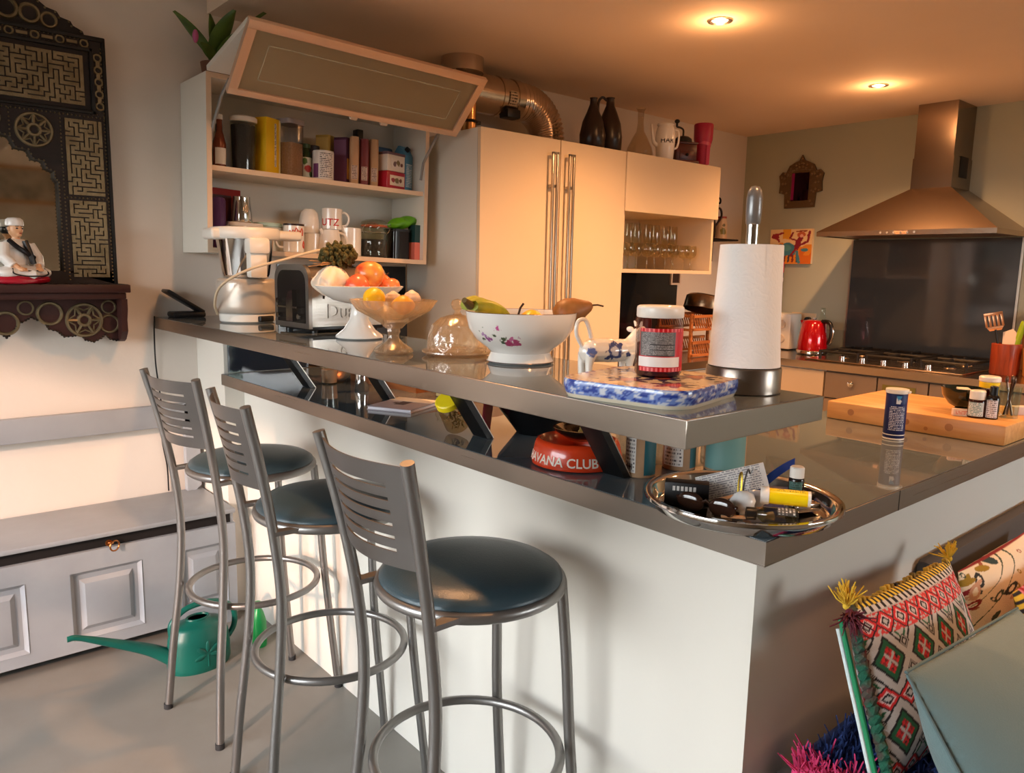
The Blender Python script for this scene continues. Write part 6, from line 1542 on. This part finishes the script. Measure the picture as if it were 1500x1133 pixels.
part('cap', MB().lathe([(0, .028), (.0095, .028), (.0105, .03), (.0105, .044), (0, .046)], 24, T(0, 0, 0, R(90))), BLACK, o, 'black cap')
o = thing('metal_lighter', 'flat shiny metal case at the right edge of the steel tray', 'case', (.186, -2.478, TZ0 + .002), R(-20))
part('case', MB().b2((-.026, -.019, 0), (.026, .019, .016), .006), CHROME, o)
o = thing('sunglasses', 'dark brown sunglasses folded at the left edge of the steel tray', 'sunglasses', (.032, -2.388, TZ0 + .001), R(-78))
BRG = mat('brown_shell', (46, 26, 18), .12, coat=.5)
part('lens', MB().ell((-.026, 0, .017), (.024, .006, .017)).ell((.030, 0, .017), (.024, .006, .017)), BRG, o, 'dark lenses', angle=80)
part('temple', MB().tube([(-.05, 0, .022), (-.046, .012, .020), (.03, .016, .012), (.052, .020, .006)], .0028, 8).tube([(.054, 0, .022), (.05, .012, .018), (-.02, .022, .010)], .0028, 8), BRG, o)
part('bridge', MB().tube([(-.006, 0, .020), (.002, -.001, .025), (.010, 0, .020)], .0026, 8), BRG, o)
o = thing('wire_tangle', 'brass and grey bent wires standing up against the leaflet in the tray', 'wire', (.112, -2.400, TZ0))
part('brass_wire', MB().tube(spline([(0, 0, .002), (.004, .004, .03), (.012, .008, .052), (.022, .010, .056), (.020, .008, .03), (.016, .006, .004)], 5), .0018, 6), mat('brass_wire', (190, 160, 60), .3, .9), o)
part('grey_wire', MB().tube(spline([(.02, .0, .003), (.030, .010, .03), (.044, .012, .058), (.052, .012, .050), (.060, .012, .056)], 5), .0016, 6), mat('grey_wire', (110, 106, 104), .4, .6), o)
o = thing('black_earphones', 'small black gadget and cord lying between the egg and leaflet in the tray', 'gadget', (.072, -2.385, TZ0))
part('cord', MB().tube(spline([(-.03, .02, .004), (-.01, .012, .006), (.012, .004, .004), (.03, -.006, .006), (.02, -.022, .004)], 6), .0032, 7).ell((.03, -.006, .009), (.010, .008, .007)).ell((-.03, .02, .008), (.010, .008, .007)), BLACK, o)
o = tilt_box('peach_soap', 'peach coloured block at the far side of the tray behind the blue clip', 'block', (.232, -2.338, TZ0 + .001), (.03, .02, .034), (0, 0, R(-30)), mat('peach', (236, 170, 130), .5), .003)
o = thing('wooden_stick', 'pale wooden stick lying by the sunglasses in the tray', 'stick', (.052, -2.440, TZ0 + .004), R(130))
part('stick', MB().b2((-.028, -.004, 0), (.028, .004, .004), .001), mat('pale_wood', (206, 164, 122), .6), o)

# blue salt canister
t = thing('salt_canister', 'dark blue cardboard shaker with white lid on the counter before the chopping board', 'canister', (.945, -2.305, C0))
ac = face_cam(.945, -2.305)
part('tube', MB().lathe([(0, 0), (.0235, 0), (.025, .002), (.025, .118), (0, .118)], 40), mat('canister_blue', (18, 34, 92), .4), t)
part('bottom_stripe', MB().lathe([(.0253, .001), (.0253, .005)], 40).lathe([(.0253, .012), (.0253, .0145)], 40), WHITEP, t)
part('printed_panel', MB().patch(.0254, .024, .086, ac - R(38), ac + R(58), 14), printed('salt_print', (18, 34, 92), (206, 210, 224), 15, 22, .55), t, 'white small print')
part('emblem', MB().patch(.0255, .092, .112, ac + R(0), ac + R(62), 10), spotted('emblem_print', (20, 40, 100), [((-.024, -.012, .100), .010, (226, 230, 236)), ((-.022, -.016, .108), .007, (60, 140, 190))], .4, 0, .5, 120) , t, 'white and light blue emblem')
part('lid', MB().lathe([(.0245, .116), (.0266, .117), (.0270, .122), (.0266, .127), (0, .128)], 40).b2((.016, -.008, .118), (.031, .008, .124), .002, T(0, 0, 0, 0, 0, ac + R(80))), WHITEP, t, 'white lid')
# chopping board
KB = C0 + .0002; BT = KB + .050
t = thing('chopping_board', 'thick pale wooden butcher block on the corner of the lower counter', 'chopping board', (0, 0, 0))
part('block', MB().b2((1.078, -2.512, KB), (1.43, -2.060, BT), .004), wood('butcher_block', (196, 138, 74), (222, 168, 104), 2.2, .4, 1), t)
for y, z, r in ((-2.13, .026, .009), (-2.28, .024, .008), (-2.385, .026, .010), (-2.33, .014, .005)): part('wood_knot', MB().cyl((0, 0, 0), r, .0006, 20, T(1.0778, y, KB + z, 0, R(-90), 0)), mat('knot_brown', (170, 114, 64), .5), t, 'darker round knot')
BZ = BT + .0003
t = thing('serving_bowl', 'small dark green footed bowl on the wooden butcher block', 'bowl', (1.205, -2.368, BZ))
part('bowl', MB().lathe([(0, 0), (.020, 0), (.021, .008), (.016, .012), (.034, .022), (.050, .044), (.0545, .066), (.0525, .066), (.047, .046), (.030, .026), (0, .020)], 44), mat('green_black_glaze', (32, 40, 22), .12, coat=.6, vary=((20, 22, 12), 20, .5)), t, angle=50)
part('folded_paper', MB().b2((-.02, -.014, .058), (.024, .014, .064), .001, T(0, 0, 0, 0, 0, R(30))), mat('paper_cream', (226, 216, 196), .7), t, 'slip of pale paper')
o = tilt_box('pill_box', 'tiny white and pink medicine box lying before the green bowl', 'box', (1.140, -2.388, BZ), (.040, .018, .018), (0, 0, R(-58)), mat('pill_white', (232, 214, 204), .5))
part('printing', MB().b2((-.016, -.0093, .004), (.016, -.0089, .014)), printed('pill_print', (232, 214, 206), (214, 110, 90), 3, 8), o)
vial('medicine_bottle', 'brown medicine bottle with rounded white cap on the wooden block', 1.150, -2.420, BZ, .0205, .070, (52, 18, 14), WHITEP, printed('med_print', (206, 216, 216), (90, 140, 140), 9, 10), .0185, ch=.024)
vial('dropper_bottle', 'black dropper bottle with white label on the wooden block', 1.162, -2.452, BZ, .0150, .084, (24, 16, 14), BLACK, printed('drop_print', (222, 218, 222), (130, 124, 130), 9, 10), .0095, 'dropper', ch=.040)
o = thing('vitamin_tube', 'short yellow and green tube with white top behind the dropper bottle', 'tube', (1.330, -2.388, BZ))
part('tube', MB().lathe([(0, 0), (.021, 0), (.023, .003), (.025, .074), (0, .074)], 32), spotted('vit_yellow', (238, 210, 20), [((-.022, -.010, .03), .012, (90, 160, 50)), ((-.02, -.014, .05), .008, (120, 180, 40))], .35, .2), o)
part('lid', MB().cyl((0, 0, .0735), .0265, .016, 32, bevel=.003), WHITEP, o, 'white lid')
o = thing('spoon_glass', 'clear drinking glass holding spoons and tools on the wooden block', 'glass', (1.222, -2.470, BZ))
part('tumbler', MB().lathe([(0, 0), (.023, 0), (.0265, .080), (.0255, .080), (.0215, .006), (0, .005)], 32), GLASS, o)
o = thing('tea_spoon', 'brown metal spoons standing in the clear drinking glass', 'spoon', (1.222, -2.470, BZ + .0062))
part('spoon', MB().tube([(.010, .004, 0), (-.014, -.006, .088)], .0028, 7).ell((-.016, -.007, .094), (.007, .004, .012)).tube([(-.010, .006, 0), (.012, -.004, .080)], .003, 7).ell((.013, -.004, .088), (.006, .004, .011)).tube([(0, -.010, 0), (.002, .010, .085)], .0028, 7).ell((.003, .011, .09), (.006, .004, .010)), mat('dark_spoon', (96, 70, 56), .3, .8), o)
o = thing('amber_bottle', 'small dark brown bottle between dropper bottle and spoon glass', 'bottle', (1.225, -2.425, BZ))
part('bottle', MB().lathe([(0, 0), (.017, 0), (.018, .003), (.018, .050), (.009, .060), (.009, .068), (0, .068)], 28), mat('amber_glass', (66, 22, 14), .12), o, angle=50)
o = tilt_box('dressing_packet', 'flat white and purple packet at the right end of the wooden block', 'packet', (1.300, -2.475, BZ), (.05, .028, .022), (0, 0, R(-40)), mat('packet_white', (224, 206, 200), .5))
part('purple_mark', MB().b2((.004, -.0145, .004), (.022, -.0139, .016)), mat('mark_purple', (130, 60, 120), .5), o)

# espresso machine and pots on the back counter between bar and pantry
t = thing('back_counter', 'narrow counter between the bar and the tall pantry cupboard', 'counter', (0, 0, 0))
part('body', MB().b2((.38, -.26, 0), (.985, -.004, .892)), CABW, t)
part('top', MB().b2((.38, -.282, .893), (.988, -.004, .934)), STEELX, t)
solo('cabinet_splash', MB().b2((.35, -.008, .936), (.982, -.002, 1.340)), mat('dark_back_glass', (38, 42, 46), .08), 'dark glass splashback beneath the open wall cabinet', 'splashback')
t = thing('coffee_machine', 'black and white coffee machine behind the glass fruit stand', 'coffee machine', (.74, -.145, .9345))
part('housing', MB().b2((-.10, -.10, 0), (.10, .10, .285), .006), BLACK, t)
part('front_panel', MB().b2((-.02, -.112, .165), (.10, -.100, .235), .003), WHITEP, t, 'white control panel')
part('button', MB().b2((.0, -.1145, .205), (.012, -.112, .222)).b2((.0, -.1145, .178), (.012, -.112, .195)), BLACK, t)
part('dial', MB().cyl((0, 0, 0), .022, .014, 28, T(.048, -.112, .198, R(90)), bevel=.003), CHROME, t, 'metal dial')
part('top_hopper', MB().b2((-.095, -.06, .285), (.06, .09, .318), .004), BLACKG, t)
t = thing('copper_pan', 'copper brown pan lid dome lying behind the glass fruit stand', 'pan', (.500, -.150, .9345))
part('dome', MB().lathe([(.100, 0), (.102, .006), (.09, .06), (.055, .092), (0, .10)], 40), mat('copper_brown_metal', (176, 118, 78), .22, 1.0), t, angle=60)
part('knob', MB().cyl((0, 0, .099), .014, .02, 20), BLACK, t)
# ------------------------------------------------------------------ cushions against the end of the bar
def cushion(nm, label, w, h, th, M_, m, col=None, nu=60, nv=60, cname='cover', pinch=.06, sag=None):
    o = thing(nm, label, 'cushion', (0, 0, 0)); o.matrix_world = M_
    def side(s):
        def f(u, v):
            x, y = u * 2 - 1, v * 2 - 1
            k = ((1 - abs(x) ** 2.2) * (1 - abs(y) ** 2.2)); k = max(0, k) ** .62
            px = x * w / 2 * (1 - pinch * (1 - abs(y) ** 2) * abs(x) ** 3 * .6); py = y * h / 2 * (1 - pinch * (1 - abs(x) ** 2) * abs(y) ** 3 * .6)
            wr = .0025 * noise.noise((px * 16, py * 16, s * 3)) * k
            return (px, s * (th / 2 * k + wr), py)
        return f
    mb = MB()
    mb.surf(side(-1), nu, nv, col=col); mb.surf(side(1), nu // 3, nv // 3, col=(lambda u, v: col(u, v)) if col else None)
    part(cname, mb, m, o, angle=0 if False else 80)
    return o
def kilim(u, v):
    W0 = (184, 180, 178); BK = (28, 26, 30); RD = (206, 40, 44); GR = (30, 92, 60); 
    x = u * 5.2; 
    def dia(cx, cy, a, b): return abs(x - cx) / a + abs(v * 10 - cy) / b
    n_ = noise.noise((u * 60, v * 60, 2)); v10 = v * 10
    if v > .965: return (40, 38, 40) if math.sin(u * 190) > 0 else (226, 196, 70)
    if v > .93: return (200, 196, 194) if math.sin(u * 150) > -.2 else BK
    fx = x - math.floor(x)
    for c0, hh in ((8.62, .62), (4.6, .62), (.55, .62)):           # rows of red lozenges
        d = abs((x * 2 % 1) - .5) / .5 + abs(v10 - c0) / hh
        if abs(v10 - c0) < hh:
            if d < .30: return W0
            if d < .52: return BK
            if d < .68: return (226, 190, 190)
            if d < 1.0: return RD
            if d < 1.2: return BK
            return W0 if c0 < 8 else ((206, 60, 60) if n_ > -.1 else W0)
    for c0 in (6.6, 2.6):                                           # large green diamonds
        k = math.floor(x); d = abs(fx - .5) / .42 + abs(v10 - c0) / 1.45
        if d < .55:
            a, b = (fx - .5) * 1.0, (v10 - c0) / 3.4
            q = (math.floor(a * 16) + math.floor(b * 16)) % 2
            if abs(abs(a) - abs(b)) < .035: return W0
            return RD if q else (BK if n_ > .25 else (140, 40, 44))
        if d < .80: return GR
        if d < .95: return BK
        e = abs(abs(fx - .5) - .5); g = min(abs(v10 - c0 - .72), abs(v10 - c0 + .72)); d2 = e / .15 + g / .42
        if d2 < .35: return W0
        if d2 < .65: return BK
        if d2 < .80: return W0
        if d2 < 1.0: return BK
        if abs(v10 - c0) < 1.7 and 1.38 < d < 1.52: return BK
        if 1.7 < d < 1.85: return GR
        if abs(v10 - c0) < 1.55: return W0
    return W0 if n_ > -.35 else (176, 172, 172)
def frame_from(p0, p1, p2, off=0.0):
    """p0 top left, p1 top right, p2 bottom left corner; local x right, z up, y away from the viewer"""
    p0, p1, p2 = Vector(p0), Vector(p1), Vector(p2); X = (p1 - p0).normalized(); Z = (p0 - p2).normalized(); Y = Z.cross(X).normalized(); Z = X.cross(Y).normalized()
    c = (p1 + p2) / 2 + Y * off
    return Matrix(((X.x, Y.x, Z.x, c.x), (X.y, Y.y, Z.y, c.y), (X.z, Y.z, Z.z, c.z), (0, 0, 0, 1)))
def leaning(tl, tr, h, lean):
    tl, tr = Vector(tl), Vector(tr); X = (tr - tl).normalized(); d = Vector((0, 0, -1)); d = (d - X * d.dot(X)).normalized(); n = X.cross(d)
    dd = d * math.cos(R(lean)) - n * math.sin(R(lean))
    return frame_from(tl, tr, tl + dd * h)
FAB = mat('kilim_weave', (255, 255, 255), .9, bump=(420, .35), attr=True)
KM = leaning((.205, -2.56, .788), (.695, -2.545, .751), .29, 20)
o = cushion('kilim_cushion', 'red, green and white diamond patterned woven cushion with yellow corner tassels', .49, .29, .12, KM, FAB, kilim, 230, 150, 'woven_cover', .03)
# green and white braided edging down the left side
ed = MB(); pts = []
for k in range(80):
    v = k / 79; z = .142 - .285 * v; pts.append((-.243 + .003 * math.sin(k * 1.6), .004 * math.cos(k * 1.6) - .004, z))
ed.tube(pts, .0085, 8)
part('braided_edge', ed, mat('green_yarn', (24, 84, 64), .9, bump=(160, .8), vary=((92, 24, 40), 26, .25)), o, 'dark green braided edge')
part('piping', MB().tube([(-.252, .012, .125 - .26 * k / 30) for k in range(31)], .0045, 8), mat('green_piping', (30, 130, 84), .7), o, 'bright green edge')
part('white_trim', MB().tube([(-.255, .019, .11 - .24 * k / 30) for k in range(31)], .0035, 8), mat('pale_trim', (206, 220, 220), .7), o, 'pale edge strip')
YEL = mat('yellow_wool', (220, 180, 56), .9); 
def tassel(p, d, n, ln, m, seed, parent, nm='tassel'):
    mb = MB(); rnd = random.Random(seed); d = Vector(d).normalized()
    for k in range(n):
        r = Vector((rnd.gauss(0, 1), rnd.gauss(0, 1), rnd.gauss(0, 1))) * .38; q = (d + r).normalized() * ln * (.7 + .5 * rnd.random())
        mid = Vector(p) + q * .5 + Vector((rnd.gauss(0, 1), rnd.gauss(0, 1), rnd.gauss(0, 1))) * ln * .06
        mb.tube([p, mid, Vector(p) + q], [.0016, .0016, .0010], 4)
    mb.ell(p, .007, None, 10, 6)
    part(nm, mb, m, parent, 'wool tassel')
tassel((-.245, 0, .145), (-.3, -.3, 1), 60, .040, YEL, 1, o); tassel((-.250, -.005, .135), (-.8, -.5, -.35), 50, .040, mat('maroon_wool', (96, 34, 48), .9), 2, o)
tassel((.245, 0, .145), (.1, -.2, 1), 34, .034, YEL, 4, o)
yt = MB()
rnd = random.Random(12)
for k in range(26):
    x = -.225 + k * .0175; c = .141 + .002 * math.sin(k)
    yt.b2((x, -.006, c - .004), (x + .010, .004, c + .004 + .005 * rnd.random()), .002)
part('yellow_fringe', yt, mat('yellow_black_fringe', (206, 166, 52), .9, vary=((34, 30, 32), 14, .25)), o, 'yellow and black fringe')
# plain grey green cushion in front
GM = leaning((.046, -2.72, .793), (.61, -2.70, .722), .40, 38)
c2 = cushion('plain_cushion', 'plain grey-green cotton cushion in front of the patterned cushions', .565, .40, .20, GM, mat('grey_green_cotton', (104, 126, 126), .92, bump=(380, .3), vary=((96, 118, 119), 5, .5), sheen=.2), None, 60, 60, 'cotton_cover', .04)
part('seam', MB().tube([(-.2815, 0, .196 - .392 * k / 20) for k in range(21)], .0025, 6).tube([(-.281 + .562 * k / 20, 0, .199) for k in range(21)], .0025, 6), mat('seam_grey', (92, 112, 113), .9), c2)
# cream floral cushion
def floral(u, v):
    c = (222, 208, 182)
    for i in range(46):
        rnd = random.Random(i * 7 + 1); x, y = rnd.random(), rnd.random(); r = .035 + rnd.random() * .06; a = rnd.random() * 6
        dx, dy = u - x, v - y; dx, dy = dx * math.cos(a) + dy * math.sin(a), (-dx * math.sin(a) + dy * math.cos(a)) * 2.2
        if math.hypot(dx, dy) < r: c = [(36, 40, 40), (150, 84, 60), (150, 120, 30), (60, 74, 60), (136, 30, 40), (40, 60, 60), (196, 150, 120)][i % 7]
        if math.hypot(dx, dy) < r * .5 and i % 3 == 0: c = (226, 214, 190)
    s = abs(math.sin(u * 9 + 3 * math.sin(v * 5)) - v * 1.2 + .3)
    if s < .05: c = (66, 80, 60)
    if v > .985: c = (130, 30, 34)
    return c
FM = leaning((.80, -2.535, .690), (1.24, -2.535, .685), .20, 12)
o = cushion('floral_cushion', 'cream cushion embroidered with dark flowers and red stitched edge, behind the plain cushion', .46, .21, .09, FM, FAB, floral, 120, 120, 'embroidered_cover', .03)
RM = leaning((.83, -2.635, .665), (1.2, -2.625, .655), .19, 24)
def redc(u, v):
    if u < .10: return (34, 28, 30) if (math.floor(v * 22) % 2) else (220, 180, 50)
    if v > .9: return (206, 120, 130) if math.sin(u * 80) > 0 else (160, 24, 40)
    return (176, 18, 30)
o = cushion('red_cushion', 'bright red cushion with black and yellow striped edge at the right side of the photo', .39, .20, .08, RM, FAB, redc, 80, 80, 'red_cover', .03)
# seat and shaggy throw
t = thing('sofa_bench', 'dark grey seat bench below the cushions, against the end of the bar', 'bench', (0, 0, 0))
part('seat', MB().b2((.15, -3.20, .0), (2.3, -2.475, .460), .015), mat('dark_grey_fabric', (72, 68, 66), .9), t)
part('bolster', MB().b2((.74, -2.500, .460), (2.3, -2.4605, .715), .02), mat('dark_grey_fabric', (72, 68, 66)), t, 'grey back bolster')
def shag(nm, label, m1, lo, hi, n, seed, ln):
    mb = MB(); rnd = random.Random(seed); bx = [(a + b) / 2 for a, b in zip(lo, hi)]; sz = [(b - a) for a, b in zip(lo, hi)]
    mb.box(bx, sz, min(sz) * .4, None, 3)
    return mb, rnd
t = thing('shaggy_throw', 'shaggy blue throw with pink edge lying at the bottom under the woven cushion', 'throw', (0, 0, 0))
mb, rnd = shag('x', '', None, (.175, -2.80, .461), (.62, -2.50, .495), 0, 3, 0)
for k in range(1500):
    x, y = .17 + rnd.random() * .44, -2.79 + rnd.random() * .27
    d = Vector((rnd.gauss(0, .5), rnd.gauss(-.2, .5), 1)).normalized() * (.022 + rnd.random() * .02)
    mb.tube([(x, y, .490), Vector((x, y, .490)) + d], [.0024, .0012], 3, cap=False)
o = part('blue_pile', mb, mat('blue_shag', (44, 66, 120), .95, vary=((30, 44, 92), 30, .5)), t, 'blue pile', angle=60); o['kind'] = 'stuff'
mb = MB()
for k in range(520):
    x, y = .155 + abs(rnd.gauss(0, .025)), -2.76 + rnd.random() * .25
    d = Vector((rnd.gauss(-.5, .4), rnd.gauss(-.1, .5), .9 + rnd.random() * .4)).normalized() * (.025 + rnd.random() * .03)
    mb.tube([(x, y, .485), Vector((x, y, .485)) + d], [.0024, .0012], 3, cap=False)
mb.b2((.152, -2.78, .461), (.1745, -2.51, .490), .01)
o = part('pink_fringe', mb, mat('pink_shag', (206, 60, 110), .95), t, 'pink fringe', angle=60); o['kind'] = 'stuff'

# framed photograph hanging behind the viewer (seen in the old mirror)
t = thing('framed_photograph', 'old brown framed photograph on the wall opposite, seen only in the mirror', 'picture', (.40, -6.199, 2.085), math.pi)
FRM = wood('frame_oak', (150, 108, 66), (186, 140, 92), 3, .4, 0)
part('frame', MB().b2((-.34, -.03, -.19), (-.30, 0, .19)).b2((.30, -.03, -.19), (.34, 0, .19)).b2((-.30, -.03, -.19), (.30, 0, -.15)).b2((-.30, -.03, .15), (.30, 0, .19)), FRM, t)
part('photo', MB().b2((-.30, -.01, -.15), (.30, -.002, .15)), mat('sepia_print', (196, 182, 158), .6, vary=((100, 88, 76), 7, .5)), t)
# ------------------------------------------------------------------ daylight, lamps, camera
w = bpy.data.worlds.new('daylight'); scene.world = w; w.use_nodes = True
nt = w.node_tree; bg = nt.nodes['Background']; bg.inputs[1].default_value = 19.5
tc = nt.nodes.new('ShaderNodeTexCoord'); sp = nt.nodes.new('ShaderNodeSeparateXYZ'); rp = nt.nodes.new('ShaderNodeValToRGB')
mr = nt.nodes.new('ShaderNodeMapRange'); mr.inputs['From Min'].default_value = -.3; mr.inputs['From Max'].default_value = .6
nt.links.new(tc.outputs['Generated'], sp.inputs[0]); nt.links.new(sp.outputs[2], mr.inputs['Value']); nt.links.new(mr.outputs['Result'], rp.inputs['Fac']); nt.links.new(rp.outputs['Color'], bg.inputs[0])
rp.color_ramp.elements[0].color = (.03, .028, .025, 1); rp.color_ramp.elements[0].position = .28
rp.color_ramp.elements[1].color = (.80, .86, .95, 1); rp.color_ramp.elements[1].position = .75
e = rp.color_ramp.elements.new(.36); e.color = (.55, .55, .54, 1)
scene.cycles.transparent_max_bounces = 48
def portal(loc, rot, sx, sy):
    l = bpy.data.lights.new('window_portal', 'AREA'); l.shape = 'RECTANGLE'; l.size = sx; l.size_y = sy; l.cycles.is_portal = True
    o = bpy.data.objects.new('window_portal', l); COL.objects.link(o); o.location = loc; o.rotation_euler = rot
portal((-3.04, -1.65, 1.225), (0, R(-90), 0), 1.55, 2.5)
portal((2.35, -6.19, 1.5), (R(90), 0, 0), 1.9, 1.2)
s = bpy.data.lights.new('sun', 'SUN'); s.energy = 3.6; s.color = lin((255, 200, 168))[:3]; s.angle = R(2.5)
so_ = bpy.data.objects.new('sun', s); COL.objects.link(so_)
so_.rotation_euler = Vector((.80, .45, -.31)).to_track_quat('-Z', 'Y').to_euler()
for x, y, e in ((1.528, -1.301, 96), (2.911, -1.268, 96), (1.528, -3.0, 50), (2.911, -2.9, 75), (.145, -2.75, 28), (.145, -1.32, 55)):
    l = bpy.data.lights.new('halogen_spot', 'SPOT'); l.energy = e; l.color = lin((255, 184, 122))[:3]; l.spot_size = R(140); l.spot_blend = .8; l.shadow_soft_size = .03
    o = bpy.data.objects.new('halogen_spot', l); COL.objects.link(o); o.location = (x, y, 2.255)
    o.rotation_euler = (0, 0, 0)
    l = bpy.data.lights.new('ceiling_fill', 'POINT'); l.energy = e * .022; l.color = lin((255, 184, 122))[:3]; l.shadow_soft_size = .03  # added fill light below each spot, brightens the ceiling around it
    o = bpy.data.objects.new('ceiling_fill', l); COL.objects.link(o); o.location = (x, y, 2.20)

cd = bpy.data.cameras.new('camera'); co = bpy.data.objects.new('camera', cd); COL.objects.link(co); scene.camera = co
cd.sensor_width = 36; cd.sensor_fit = 'HORIZONTAL'; cd.lens = 36 * 1128.916 / 1500; cd.clip_start = .02
ya, pi_, ro = .7128474, .1500456, .0205259
f = Vector((math.sin(ya) * math.cos(pi_), math.cos(ya) * math.cos(pi_), -math.sin(pi_)))
rt = Vector((math.cos(ya), -math.sin(ya), 0)); up = rt.cross(f)
c_, s_ = math.cos(ro), math.sin(ro)
r2 = rt * c_ + up * s_; u2 = up * c_ - rt * s_
co.matrix_world = Matrix(((r2.x, u2.x, -f.x, CAM.x), (r2.y, u2.y, -f.y, CAM.y), (r2.z, u2.z, -f.z, CAM.z), (0, 0, 0, 1)))
vs = scene.view_settings; scene.display_settings.display_device = 'sRGB'
vs.view_transform = 'Standard'; vs.look = 'None'; vs.gamma = 1; vs.exposure = 0.25; vs.use_curve_mapping = False
